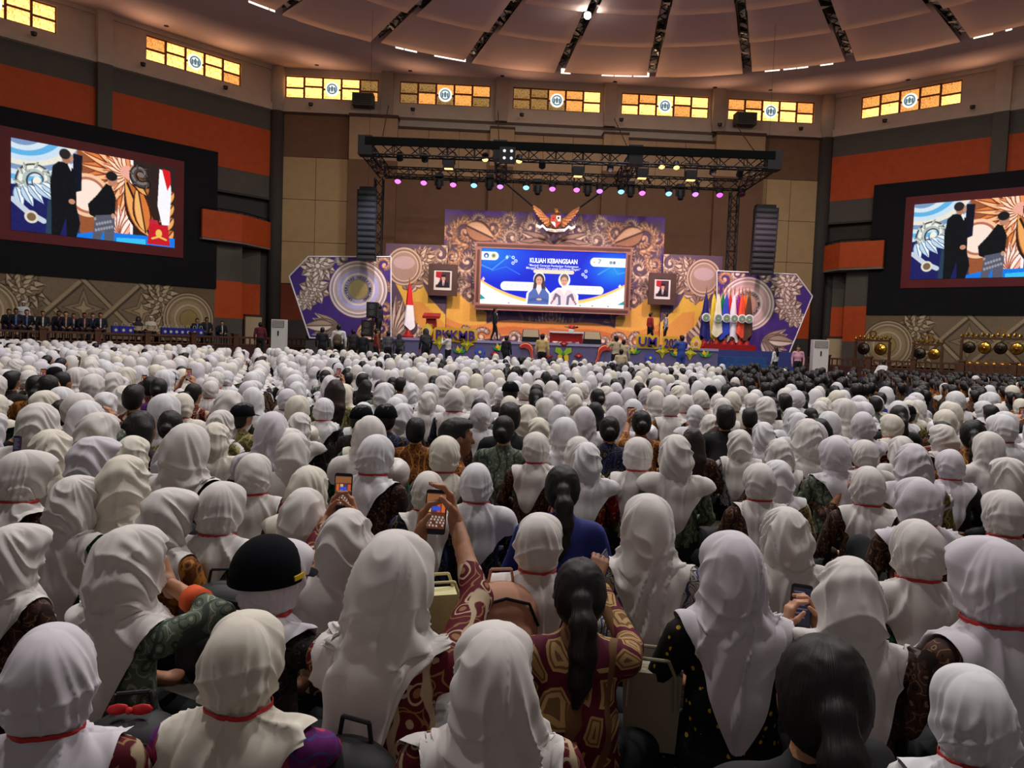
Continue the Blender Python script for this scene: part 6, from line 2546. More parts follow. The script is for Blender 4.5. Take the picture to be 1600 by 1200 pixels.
NEAR = [
    (75, 985, 147, 'T', -8, 2, 'maroon', 'person in lilac white headscarf and maroon batik at bottom left corner'),
    (375, 965, 140, 'T', 8, 3, 'purple', 'person in cream headscarf with red ribbon and purple batik sleeve, front row'),
    (420, 848, 122, 'C', 30, 2, 'dark', 'person wearing a black cap over a white headscarf with red ribbon'),
    (195, 825, 130, 'U', 32, 0, 'grey-green', 'person in white headscarf resting cheek on hand, orange cuff'),
    (612, 835, 130, 'L', 10, 0, 'maroon', 'person in long white headscarf and maroon batik raising a phone'),
    (775, 985, 158, 'L', 0, 0, 'maroon', 'person in plain white headscarf at the bottom centre'),
    (908, 870, 92, 'P', 0, 0, 'maroon and gold leaf', 'person with long black ponytail and maroon batik with gold leaves'),
    (1150, 835, 110, 'L', -6, 2, 'black and yellow', 'person in lilac headscarf and black batik with yellow dots'),
    (1290, 990, 142, 'P', 0, 0, 'black', 'person with glossy black hair tied low at bottom right'),
    (1332, 875, 114, 'U', 8, 0, 'brown', 'person in white headscarf and brown batik beside a held phone'),
    (1530, 1052, 132, 'T', 0, 1, 'white', 'person in bright white headscarf with red ribbon at bottom right corner'),
    (1562, 845, 118, 'T', -20, 2, 'brown', 'person in wide white headscarf and brown batik at the right edge'),
    (1440, 815, 92, 'T', -5, 0, 'green', 'person in white headscarf with red ribbon and green batik at right'),
    (1015, 775, 90, 'L', 0, 0, 'white and navy', 'person in long pointed white headscarf and white navy batik'),
    (842, 805, 82, 'T', 10, 0, 'orange-brown', 'person in white headscarf with red ribbon left of the black ponytail'),
    (540, 798, 88, 'U', 5, 0, 'maroon', 'person in white headscarf holding up a phone showing the orange stage'),
    (15, 822, 96, 'U', 30, 0, 'brown', 'person in white headscarf and brown batik cut by left edge'),
    (112, 745, 86, 'U', 25, 0, 'green', 'person in tall white headscarf near the left edge, turned right'),
    (190, 713, 78, 'U', 10, 3, 'brown', 'person in rounded cream headscarf above the one with orange cuff'),
    (255, 765, 84, 'U', 30, 0, 'orange-brown', 'person in white headscarf and brown gold batik behind orange cuff'),
    (340, 755, 76, 'T', 15, 0, 'grey-green', 'person in knotted white headscarf and grey-green batik left of cap'),
    (473, 765, 80, 'L', 10, 0, 'dark', 'person in white headscarf directly behind the black cap'),
    (30, 705, 86, 'T', 40, 0, 'brown', 'person in white headscarf with stiff front edge at far left'),
    (140, 683, 72, 'U', 45, 2, 'green', 'person in lilac headscarf leaning right, left side of crowd'),
    (205, 682, 50, 'U', 0, 3, 'olive', 'person in small cream headscarf between two larger white ones, left'),
    (288, 663, 72, 'L', 10, 0, 'dark', 'person in wide white headscarf behind two paired heads, left'),
    (268, 690, 62, 'U', 5, 1, 'navy', 'person in cool white headscarf in front of a wider one, left'),
    (335, 661, 50, 'U', 0, 3, 'olive', 'person in cream headscarf with narrow head, left of centre'),
    (395, 710, 60, 'T', 0, 0, 'maroon', 'person in white headscarf with ribbon left of centre, maroon shirt'),
    (480, 730, 62, 'L', 5, 3, 'brown', 'person in cream headscarf left of the phone with orange picture'),
    (585, 680, 67, 'T', 25, 1, 'brown', 'person in white headscarf with red ribbon and brown checked batik'),
    (668, 738, 56, 'T', 5, 0, 'navy', 'person in white headscarf with red ribbon behind the raised phone'),
    (745, 725, 54, 'T', 0, 1, 'navy', 'person with bright white scarf tail on dark navy jacket'),
    (695, 682, 56, 'T', 0, 3, 'grey-green', 'person in cream headscarf with red ribbon in front of young man'),
    (838, 676, 48, 'T', 0, 0, 'brown', 'person in white headscarf with pointed tail and red ribbon, centre'),
    (880, 725, 57, 'P', 0, 0, 'blue', 'person with long straight black ponytail and royal blue shirt'),
    (918, 692, 50, 'U', 0, 1, 'red floral', 'person in white headscarf and red floral shirt beside black ponytail'),
    (905, 683, 46, 'L', 0, 0, 'olive', 'person in white headscarf just behind the red floral shirt'),
    (997, 684, 52, 'T', 10, 0, 'olive', 'person in white headscarf with red ribbon and patterned olive shirt'),
    (1058, 680, 54, 'U', 0, 0, 'grey-green', 'person in white headscarf and grey-green batik, right of centre'),
    (1158, 672, 43, 'U', 0, 0, 'white and navy', 'person in cream-white headscarf and pale patterned shirt, right of centre'),
    (1190, 725, 52, 'T', 0, 0, 'brown', 'person in white headscarf with thin red ribbon, right of centre'),
    (1233, 795, 76, 'U', -10, 0, 'brown', 'person in heavily folded white headscarf left of a held phone'),
    (1218, 720, 47, 'U', 0, 1, 'olive', 'person in white headscarf and olive shirt, right of centre'),
    (1220, 686, 42, 'U', 0, 0, 'brown', 'person in white headscarf behind the olive shirt, right of centre'),
    (1360, 730, 62, 'T', 0, 0, 'brown', 'person in white headscarf with triangular tail on brown lace shirt'),
    (1440, 748, 72, 'T', -5, 2, 'brown', 'person in lilac headscarf with red ribbon behind the green batik'),
    (1575, 768, 66, 'T', 0, 0, 'dark', 'person in white headscarf with red ribbon at right edge'),
    (1582, 716, 56, 'U', -45, 0, 'black', 'person in white headscarf with stiff edge facing left, right edge'),
    (1488, 703, 48, 'T', 5, 2, 'black', 'person in white headscarf with ribbon and black shirt, right'),
    (1430, 694, 54, 'U', 0, 2, 'olive', 'person in broad lilac headscarf left of a black shirt, right'),
    (1310, 681, 45, 'U', 0, 0, 'green', 'person in white headscarf and green batik, right'),
    (1355, 688, 46, 'T', -15, 0, 'green', 'person in white headscarf with red ribbon next to green batik'),
    (1265, 655, 46, 'U', 0, 0, 'brown', 'person in tall white headscarf right of centre in mid crowd'),
    (1412, 682, 40, 'U', 0, 0, 'grey-green', 'person in white headscarf half hidden behind a broad lilac one'),
    (450, 670, 52, 'U', 15, 0, 'navy', 'person in white headscarf with bow-like side fold, left of centre'),
    (425, 644, 52, 'L', 0, 2, 'dark', 'person in tall lilac headscarf left of centre'),
    (467, 645, 38, 'U', 0, 0, 'dark', 'person in small white headscarf between larger ones, left of centre'),
    (570, 655, 42, 'U', 0, 3, 'grey-green', 'person in cream headscarf in front of the black caps'),
    (603, 626, 36, 'K', 0, 0, 'navy', 'person in black cap with round badge at the back'),
    (565, 628, 36, 'K', 20, 0, 'dark', 'person in black cap turned right, left of another cap'),
    (650, 652, 34, 'S', 0, 0, 'orange-brown', 'person with orange-brown batik bending between caps and young man'),
    (712, 652, 46, 'S', 72, 0, 'orange-brown', 'young man with short black hair seen in profile facing right'),
    (750, 622, 27, 'P', 0, 0, 'grey-green', 'person with thin black ponytail right of the young man'),
    (797, 628, 34, 'S', 0, 0, 'black', 'person with short hair and dark clothes right of thin ponytail'),
    (525, 592, 30, 'G', 0, 0, 'olive', 'person with long loose brown hair in the left middle crowd'),
    (505, 622, 36, 'T', 0, 1, 'dark', 'person in white headscarf with thin ribbon below long brown hair'),
    (357, 610, 44, 'U', 0, 0, 'dark', 'person in tall white headscarf left of the navy cap'),
    (343, 641, 48, 'U', 25, 0, 'olive', 'person in white headscarf in front of the navy cap'),
    (378, 625, 36, 'K', 35, 0, 'olive', 'person in navy cap and yellow-green batik turned right'),
    (220, 640, 42, 'G', 15, 0, 'dark', 'person with long black hair at left of crowd'),
    (267, 640, 38, 'B', 0, 0, 'olive', 'person with round black hair beside long-haired one, left'),
    (77, 585, 32, 'P', 40, 0, 'blue', 'person with black ponytail and blue shirt at far left'),
    (97, 624, 34, 'S', 10, 0, 'olive', 'person with short black hair at far left below blue shirt'),
    (57, 630, 56, 'U', 10, 0, 'white', 'person in white headscarf at far left behind short black hair'),
    (132, 626, 54, 'L', 0, 1, 'dark', 'person in large white headscarf with glasses behind, far left'),
    (150, 645, 56, 'U', 20, 0, 'grey-green', 'person in white headscarf raising a hand, left of long black hair'),
    (209, 600, 30, 'S', 5, 0, 'maroon', 'person with short black hair and maroon shirt, left'),
    (249, 590, 25, 'B', 0, 0, 'purple', 'person with black bun and blue purple batik, left'),
    (75, 672, 62, 'U', 10, 3, 'olive', 'person in cream headscarf right of a dark phone, far left'),
    (270, 616, 36, 'U', 0, 3, 'olive', 'person in cream headscarf below the blue purple batik'),
    (191, 603, 35, 'U', 0, 0, 'dark', 'person in white headscarf left of short black hair, left'),
    (162, 613, 38, 'U', 10, 1, 'olive', 'person in cool white headscarf in the far left middle rows'),
    (953, 649, 33, 'B', 0, 0, 'navy', 'person with black bun and navy shirt at centre'),
    (1003, 640, 31, 'B', 0, 0, 'orange-brown', 'person with black bun and orange batik raising a phone'),
    (1083, 667, 34, 'G', 0, 0, 'brown', 'person with straight dark brown hair and plum shirt'),
    (1111, 648, 32, 'U', 0, 0, 'brown', 'person in white headscarf right of straight brown hair'),
    (1520, 655, 33, 'P', 10, 0, 'orange-brown', 'person with curly black ponytail and brown batik, right'),
    (1405, 632, 26, 'P', 0, 0, 'black', 'person with black ponytail and black shirt, right middle'),
    (1480, 640, 34, 'T', 0, 3, 'brown', 'person in cream headscarf with ribbon and brown shirt, right'),
    (1570, 648, 42, 'T', -20, 1, 'navy', 'person in white headscarf and navy shirt at right edge'),
    (1135, 632, 29, 'S', 0, 0, 'black', 'person with short black hair in black, right of centre'),
    (1172, 637, 26, 'S', 0, 0, 'dark', 'person with cropped hair in dark shirt, right of centre'),
    (1195, 660, 38, 'U', 0, 1, 'grey-green', 'person in white headscarf in front of cropped hair, right'),
    (842, 653, 40, 'U', 0, 3, 'white', 'person in cream headscarf behind a red ribbon tail, centre'),
    (790, 905, 60, 'U', 20, 0, 'orange-brown', None),
]
STY = {'T': 'tied', 'L': 'loose', 'U': 'bulge', 'C': 'tied'}
HK = {'P': 'pony', 'B': 'bun', 'G': 'long', 'S': 'short', 'K': 'short'}
GN = 'seated audience'
SPOTS = []                                          # occupied seats: x, y, reach
info = {}
rng = np.random.RandomState(7)
# arms that the photo shows, in picture pixels and depth relative to the sitter: elbow, wrist (x, y, dY), hand directions
ARMS = {
    'resting cheek': dict(R=dict(el=(345, 962, -.02), wr=(262, 912, .12), cuff=.42, hand=((-.5, .1, .9), (-.8, .5, 0), (0, -1, .3), .5))),
    'maroon batik raising a phone': dict(R=dict(el=(745, 935, .22), wr=(712, 815, .42), cuff=.30, hand=((-.25, .15, 1), (-1, -.1, 0), (-.3, -1, .2), .55)),
                                         L=dict(el=(575, 960, .30), wr=(655, 842, .42), cuff=.5, hand=((.15, .15, 1), (1, -.1, 0), (.3, -1, .2), .55))),
    'showing the orange stage': dict(R=dict(el=(572, 850, .2), wr=(556, 808, .36), cuff=.3, hand=((-.3, .15, 1), (-1, -.1, 0), (-.3, -1, .2), .55)),
                                     L=dict(el=(495, 850, .24), wr=(515, 806, .36), cuff=.4, hand=((.3, .15, 1), (1, -.1, 0), (.3, -1, .2), .55))),
    'beside a held phone': dict(L=dict(el=(1262, 1010, .12), wr=(1228, 985, .30), cuff=.5, hand=((.2, .2, 1), (1, 0, 0), (.3, -1, .2), .6)),
                                R=dict(el=(1345, 1020, .3), wr=(1276, 972, .34), cuff=.6, hand=((-.35, .1, 1), (-1, 0, 0), (-.2, -1, .2), .6))),
    'purple batik sleeve': dict(R=dict(el=(500, 1170, .02), wr=(556, 1192, .26), cuff=.72, hand=((.45, .5, .35), (.2, .5, -1), (-1, .3, .2), .6))),
    'black cap over': dict(R=dict(el=(520, 1010, .15), wr=(496, 1010, .38), cuff=.7, hand=((-.2, .4, .8), (-1, 0, .2), (0, -1, .2), .6))),
    'gold leaves': dict(R=dict(el=(985, 1010, .18), wr=(930, 905, .5), cuff=.8, hand=((.25, .6, .6), (-.3, .5, -.9), (-1, 0, .3), .55))),
    'behind the olive shirt': dict(R=dict(el=(1292, 806, -.5), wr=(1314, 768, -.46), cuff=.35, hand=((.55, .2, .75), (.6, .5, -.5), (-.8, 0, .6), .25))),
    'raising a hand, left': dict(R=dict(el=(186, 682, .1), wr=(177, 668, .2), cuff=.3, hand=((-.1, .1, 1), (-1, 0, 0), (0, -1, .2), .5))),
    'yellow-green batik turned': dict(R=dict(el=(395, 700, .1), wr=(384, 692, .2), cuff=.4, hand=((0, .2, 1), (-1, 0, 0), (0, -1, .2), .5))),
    'orange batik raising': dict(L=dict(el=(975, 690, .1), wr=(982, 660, .25), cuff=.3, hand=((.1, .1, 1), (1, 0, 0), (0, -1, .2), .5))),
}
for n_, (x, y, w, st_, deg, scm, sh, lab) in enumerate(NEAR):
    if lab is None:
        continue
    sc_kind = st_ in 'TLUC'
    top = .853 if sc_kind else (.872 if st_ == 'K' else .850)
    loc, sc = place(x, y, w, (.232 if abs(deg) < 25 else .262) if sc_kind else (.20 if st_ == 'K' else .182), top)
    rz = -math.radians(deg) - math.atan2(loc[0], loc[1]) * .35
    SPOTS.append((loc[0], loc[1], .40))
    arms = next((v for k, v in ARMS.items() if k in lab), None)
    big = w > 60
    hu = (.0, .015, .03)[n_ % 3]
    wd = (.98, 1.04, .95, 1.0)[n_ % 4]
    body = BODIES[n_ % 4][0] if big else BODIES_MID[n_ % 3]
    if arms or 'gold leaves' in lab:
        kw = {}
        for sd, a in (arms or {}).items():
            q = dict(cuff=a['cuff'])
            for nm in ('el', 'wr'):
                px_, py_, dy = a[nm]
                q[nm] = to_local(P(px_, py_, loc[1] + dy), loc, rz, sc)
            hd_ = a['hand']
            rot = [np.array((v[0] * math.cos(-rz) - v[1] * math.sin(-rz), v[0] * math.sin(-rz) + v[1] * math.cos(-rz), v[2])) for v in hd_[:3]]
            q['hand'] = (rot[0], rot[1], rot[2], hd_[3])
            kw['arm' + sd] = q
        s_, hd = seated(wide=wd, face=(st_ == 'S'), **kw)
        body = to_mesh('body', *body_mesh(s_, hd, .017, .005), [M_skin, BT[0][1], M_pant, M_shoe])
    elif st_ == 'S' and big is False and deg > 60:
        s_, hd = seated(wide=1.1, face=True)
        body = to_mesh('body', *s_.mesh(.011), [M_skin, BT[0][1], M_pant, M_shoe])
    skin = (M_skin, M_skin3, M_skin2, M_skin)[n_ % 4]
    if sc_kind:
        stl = STY[st_]
        if w > 58:
            v, f, ring = scarf(stl, 100 + n_, visor=(.0, .02, .03)[n_ % 3] + (.02 if abs(deg) > 25 else 0), tail=1 + .3 * rng.rand(), point=.6 + rng.rand(), skew=rng.uniform(-.35, .35), narrow=max((rng.rand() * .5 + .5) if stl == 'tied' else .35 + rng.rand() * .65, float('raising a phone' in lab or 'long pointed' in lab)),
                               fold=1.95, nu=128 if w > 75 else 96, nv=100 if w > 75 else 76)
            sv = (to_mesh('headscarf', v, f, None, [SCARF[0]]), to_mesh('ribbon', *ribbon_mesh(ring, None), None, [M_rib]) if stl == 'tied' else None, stl)
        else:
            c_ = [q for q in SV if q[2] == stl]
            sv = c_[n_ % len(c_)]
        t = person(loc, rz, sc, 'scarf', lab, GN, BTI[sh], scm, sv, body, skin=skin, cap=(st_ == 'C'))
    else:
        t = person(loc, rz, sc, HK[st_], lab, GN, BTI[sh], 0, None, body, near=w > 26, skin=skin, cap=(st_ == 'K'), hair_mat=M_hairb if 'brown hair' in lab else None)
    info[lab] = (t, loc, rz, sc)
    if 'orange cuff' in lab and arms:
        e_, w_ = kw['armR']['el'], kw['armR']['wr']
        cb = MB().cyl(e_ + (w_ - e_) * .36, e_ + (w_ - e_) * .56, .050, .047, 14)
        o = mesh_obj('cuff', cb.v, cb.f, mat('orange_cuff', (214, 84, 34), .8, .08, 10), None, True, local=True)
        o.parent = t
    if st_ == 'C':
        cp = next(c for c in t.children if c.name.startswith('cap'))
        yb = MB()
        for k in range(7):
            a_ = 1.05 + k * .085
            yb.box(-.004, .004, -.003, .003, 0, .012)
            for j in range(8):
                vx, vy, vz = yb.v[-8 + j]
                yb.v[-8 + j] = ((.104 + vy) * math.sin(a_) + vx * math.cos(a_), .004 + (.120 + vy) * math.cos(a_) - vx * math.sin(a_), .742 + vz)
        o = mesh_obj('yellow_embroidery', yb.v, yb.f, mat('yellow_embroidery', (220, 190, 40), .7, .05, 8), None, local=True)
        o.parent = cp

# phones that the photo shows
def phone_px(x, y, Y, h_px, tilt, label, scr=0, roll=0.0, yaw=0.0):
    q = P(x, y, Y)
    return phone(q, (tilt, roll, yaw), label, scr, h_px * Y / F / .158)


_Y = lambda k: next(v[1][1] for l, v in info.items() if k in l)
phone_px(681, 800, _Y('maroon batik raising a phone') + .44, 70, -.12, 'dark phone raised above the crowd by maroon batik sleeves', 1, .03)
phone_px(536, 768, _Y('showing the orange stage') + .38, 58, -.1, 'phone showing the orange stage, held up left of centre', 0, .02)
phone_px(1251, 948, _Y('beside a held phone') + .34, 70, -.25, 'phone with purple-grey screen held low at right', 2, .12)
phone_px(486, 978, _Y('black cap over') + .42, 40, -.7, 'phone with pale screen beside the black cap', 2, .5)
phone_px(945, 872, _Y('gold leaves') + .62, 40, -1.2, 'phone lying flat in a hand beside the black ponytail', 2, 1.3)
phone_px(27, 694, 4.6, 26, -.1, 'dark phone held up at far left', 2)
phone_px(386, 675, _Y('yellow-green batik turned') + .24, 17, -.2, 'phone held by the person in the navy cap', 2, .3)
phone_px(986, 648, _Y('orange batik raising') + .3, 24, -.1, 'phone raised beside the black bun at centre', 1)
phone_px(177, 656, _Y('raising a hand, left') + .22, 14, -.1, 'small phone in the raised hand at left', 2)

# ---------------------------------------------------------------- rows behind, filled seat by seat
cand = []
row = 0
Yr = 4.9
while Yr < 28.2:
    step = .56
    hw = .74 * Yr
    n = int(2 * hw / step)
    seat = 0
    for k in range(n + 1):
        X = -hw + step * k + rng.normal(0, .06) + (.28 if row % 2 else 0)
        Y = Yr + rng.normal(0, .07)
        q = np.array((X, Y))
        if any((X - a) ** 2 + (Y - b) ** 2 < r * r for a, b, r in SPOTS):
            continue
        if (q - LW.o) @ LW.n < 6.2 or (q - RW.o) @ RW.n < 6.2:
            continue
        x_, y_ = proj((X, Y, .85))
        if x_ < -40 or x_ > 1640:
            continue
        if Y < 7 and rng.rand() < .12:
            continue
        if Y > 27 and rng.rand() < .35:
            continue
        seat += 1
        cand.append((Y, X, row, seat, x_, y_))
    Yr += .60 + .004 * row
    row += 1
cand.sort()
NIND = 300 - len(info)


def what(X, Y, x_):
    """kind of head, scarf tint, shirt for a seat by where it is in the hall"""
    r = rng.rand()
    if x_ > 1130 and Y > 13.5 - (x_ - 1130) * .0012 * 3:
        dark = .96 if Y > 15 else .75
    elif x_ > 760:
        dark = .33
    elif x_ > 480:
        dark = .17
    else:
        dark = .11
    if r < dark:
        kd = rng.choice(['short', 'short', 'pony', 'bun', 'long']) if dark < .5 else rng.choice(['short', 'short', 'short', 'pony'])
        sh = rng.choice([12, 12, 10, 4, 1, 8]) if dark > .5 else rng.choice([12, 10, 4, 1, 8, 14, 3, 11, 0])
    else:
        kd = 'scarf'
        sh = rng.choice([1, 1, 3, 10, 0, 8, 9, 14, 4, 12, 7])
    return kd, int(rng.choice([0, 0, 1, 1, 2, 3])), int(sh)


rest = []
n_ph = 0
for i, (Y, X, rw, seat, x_, y_) in enumerate(cand):
    kd, scm, sh = what(X, Y, x_)
    sc = float(np.clip(rng.normal(1.0, .045), .9, 1.12))
    rz = float(rng.normal(0, .16)) - math.atan2(X - 2.0, 45 - Y) * .0 + math.atan2(-(2.0 - X), 40) * 1.0
    if x_ > 1130 and kd != 'scarf' and Y > 13:
        sc *= 1.04
    if i >= NIND:
        rest.append((X, Y, rz, sc, kd, scm, sh))
        continue
    hd = ('%s headscarf' % SCN[scm]) if kd == 'scarf' else HAIR_NAME[kd]
    lab = 'person with %s, %s shirt, %s from left in row %s' % (hd, BT[sh][0].replace('maroon and gold leaf', 'maroon leaf'), ordinal(seat - 1), ordinal(rw))
    ph = 5 < Y and rng.rand() < .075 and n_ph < 18
    body = PHONE_BODY if ph else BODIES_MID[i % 3]
    skin = (M_skin, M_skin2, M_skin, M_skin3)[i % 4]
    if kd == 'scarf':
        t = person((X, Y, 0), rz, sc, 'scarf', lab, GN, sh, scm, SM[rng.randint(len(SM))], body, skin=skin, near=False, mirror=bool(rng.rand() < .5) and not ph, ribbon=bool(rng.rand() < .6))
    else:
        t = person((X, Y, 0), rz, sc, kd, lab, GN, sh, 0, None, body, skin=skin, near=False, cap=(kd == 'short' and rng.rand() < .25))
    if ph:
        n_ph += 1
        c, s_ = math.cos(rz), math.sin(rz)
        a, b, z = PHONE_AT
        phone((X + sc * (a * c - b * s_), Y + sc * (a * s_ + b * c), sc * z), (-.12, 0, rz), 'phone held up, %s from left in crowd row %s' % (ordinal(seat - 1), ordinal(rw)), int(rng.randint(2)))

# ---------------------------------------------------------------- the far crowd, past counting: one mesh
def low_body(sh_i):
    """coarse shoulders, back and neck of a sitter"""
    prof = [(.0, .10, .19, .15), (.0, .30, .165, .12), (-.01, .45, .19, .12), (-.01, .53, .19, .075), (0, .58, .09, .065), (.005, .65, .055, .055)]
    n = 8
    v, f = [], []
    for y, z, a, b in prof:
        for k in range(n):
            t = 2 * PI * k / n
            v.append((a * math.sin(t), y - b * math.cos(t), z))
    for i in range(len(prof) - 1):
        for k in range(n):
            f.append((i * n + k, i * n + (k + 1) % n, (i + 1) * n + (k + 1) % n, (i + 1) * n + k))
    return np.array(v), np.array(f)


LB_V, LB_F = low_body(0)
LS = [scarf(st_, 70 + k, 16, 15, fold=1.9, narrow=.5)[:2] for k, st_ in enumerate(('tied', 'loose', 'bulge', 'tied', 'bulge'))]
LH = {k: hair_mesh(k, .034) for k in ('pony', 'bun', 'long', 'short')}
_hs = Shape()
head_prims(_hs, (0, .012, .722), False)
LHEAD = _hs.mesh(.036)[:2]
CM = SCARF + [M_hair, M_skin, M_rib] + [m for _, m in BT]
vs_, fs_, ms_, off = [], [], [], 0
for i, (X, Y, rz, sc, kd, scm, sh) in enumerate(rest):
    parts = [(LB_V, LB_F, 7 + sh)]
    if kd == 'scarf':
        parts.append((*LS[i % 5], scm))
    else:
        parts += [(*LH[kd], 4), (*LHEAD, 5)]
    c, s_ = math.cos(rz) * sc, math.sin(rz) * sc
    for v, f, m in parts:
        w = np.stack([X + v[:, 0] * c - v[:, 1] * s_, Y + v[:, 0] * s_ + v[:, 1] * c, v[:, 2] * sc], -1)
        vs_.append(w)
        fs_.append(f + off)
        ms_.append(np.full(len(f), m))
        off += len(v)
far = bpy.data.objects.new('distant_crowd', to_mesh('distant_crowd', np.concatenate(vs_), np.concatenate(fs_), np.concatenate(ms_), CM))
col.objects.link(far)
tag(far, 'distant seated crowd of white headscarves and, at right, dark-haired heads', 'crowd', kind='stuff')
# ---------------------------------------------------------------- people who stand or sit on chairs
M_suit = mat('dark_navy_suit', (22, 24, 34), .75, .12, 8)
M_wshirt = mat('white_dress_shirt', (214, 212, 210), .8, .04, 8)
M_bluesh = mat('light_blue_shirt', (96, 128, 190), .8, .06, 8)
M_pinksh = mat('pink_check_shirt', (196, 136, 120), .8, .12, 20)
M_cblouse = mat('cream_blouse', (200, 184, 150), .8, .06, 8)
M_yellow = mat('pale_yellow_shirt', (206, 180, 116), .8, .06, 8)
M_rust = mat('rust_shirt', (130, 52, 36), .8, .08, 8)
M_greyc = mat('grey_clothes', (84, 82, 86), .8, .1, 8)
M_pinkt = mat('pink_shirt', (206, 150, 170), .8, .06, 8)
M_bluecl = mat('bright_blue_clothes', (50, 76, 160), .8, .1, 8)
M_redcl = mat('red_batik_shirt', (150, 40, 36), .8, .2, 16)
M_dkhij = mat('dark_grey_scarf', (52, 50, 54), .85, .08, 6)


def grown(hip=.90, armL=None, armR=None, stride=0.0, lean=0.0, kneel=False, jacket=True, wide=1.0):
    """upright or chair-seated adult facing +Y; hip .90 stands, .50 sits"""
    s = Shape()
    sit = hip < .7
    z = hip

    def q(x, y, zz):
        return (x, y + lean * (zz - hip), zz)
    s.cone(2, q(0, 0, z), q(0, .0, z + .06), .12, .12, 1.25 * wide)
    s.cone(1, q(0, -.005, z + .08), q(0, 0, z + .30), .112, .112, 1.3 * wide, .05)
    s.cone(1, q(0, 0, z + .30), q(0, -.01, z + .42), .112, .10, 1.5 * wide, .05)
    s.cone(1, q(-.14, -.01, z + .485), q(.14, -.01, z + .485), .062, .062, 1.0, .05)
    s.cone(0, q(0, 0, z + .50), q(0, .01, z + .62), .052, .052, 1.0, .02)
    head_prims(s, q(0, .015, z + .665), True)
    if jacket:
        s.cone(4, q(0, .112, z + .16), q(0, .092, z + .47), .012, .030, 1.0, .008)
    for sg, arm in ((-1, armL), (1, armR)):
        sh = np.array(q(sg * .19 * wide, -.01, z + .475))
        if arm is None:
            el, wr = ((sg * .25, -.01, z + .20), (sg * .24, .06, z - .04)) if not sit else ((sg * .25, .03, z + .22), (sg * .13, .26, z + .12))
        else:
            el, wr = arm
        el, wr = np.array(el, float), np.array(wr, float)
        s.cone(1, sh, el, .058, .046, 1.0, .03)
        s.cone(1, el, el + (wr - el) * .9, .046, .036, 1.0, .02)
        s.cone(0, el + (wr - el) * .7, wr, .03, .028, 1.0, .01)
        d = (wr - el) / np.linalg.norm(wr - el)
        s.cone(0, wr, wr + d * .09, .034, .026, 1.2, .015)
        s.cone(0, wr + d * .08, wr + d * .15, .02, .014, 1.6, .012)
    for sg in (-1, 1):
        if sit:
            kn, an = (sg * .13, .42, z + .02), (sg * .13, .44, .09)
        else:
            kn, an = (sg * .10, sg * stride * .4 + .03, .49), (sg * .10, sg * stride, .09)
        s.cone(2, (sg * .09, 0, z - .01), kn, .088, .062, 1.0, .04)
        s.cone(2, kn, an, .060, .042, 1.0, .03)
        s.cone(3, (an[0], an[1] - .03, .045), (an[0] + sg * .02, an[1] + .15, .04), .042, .036, 1.0, .02)
    return s


_gc = {}


def adult(loc, rz, sc, label, pose, jacket, inner=None, pants=None, hair='short', skin=None, group=None, scarf_m=None, jk=True):
    key = (tuple(sorted((k, str(v)) for k, v in pose.items())), jk)
    if key not in _gc:
        s = grown(jacket=jk, **pose)
        _gc[key] = to_mesh('body', *s.mesh(.024), [M_skin, M_suit, M_pant, M_shoe, M_wshirt])
    t = empty('person', loc, label, 'person', group, rz=rz, sc=sc)
    child('body', _gc[key], t, [skin or M_skin, jacket, pants or M_pant, M_shoe] + ([inner or M_wshirt] if jk else []))
    hip = pose.get('hip', .90)
    dz = hip + .665 - .722
    if scarf_m:
        c = child('headscarf', SM[3][0], t, [scarf_m])
        c.location = (0, .003 + pose.get('lean', 0) * .66, dz)
    else:
        c = child('hair', HAIR_MID[hair], t)
        c.location = (0, .003 + pose.get('lean', 0) * .66, dz)
    return t


def stand_at(x, y, Y, floor, **kw):
    q = P(x, y, Y)
    hip = kw['pose'].get('hip', .90)
    full = hip + .795
    return dict(loc=(q[0], Y, floor), sc=float(np.clip((q[2] - floor) / full, .86, 1.14)), **kw)


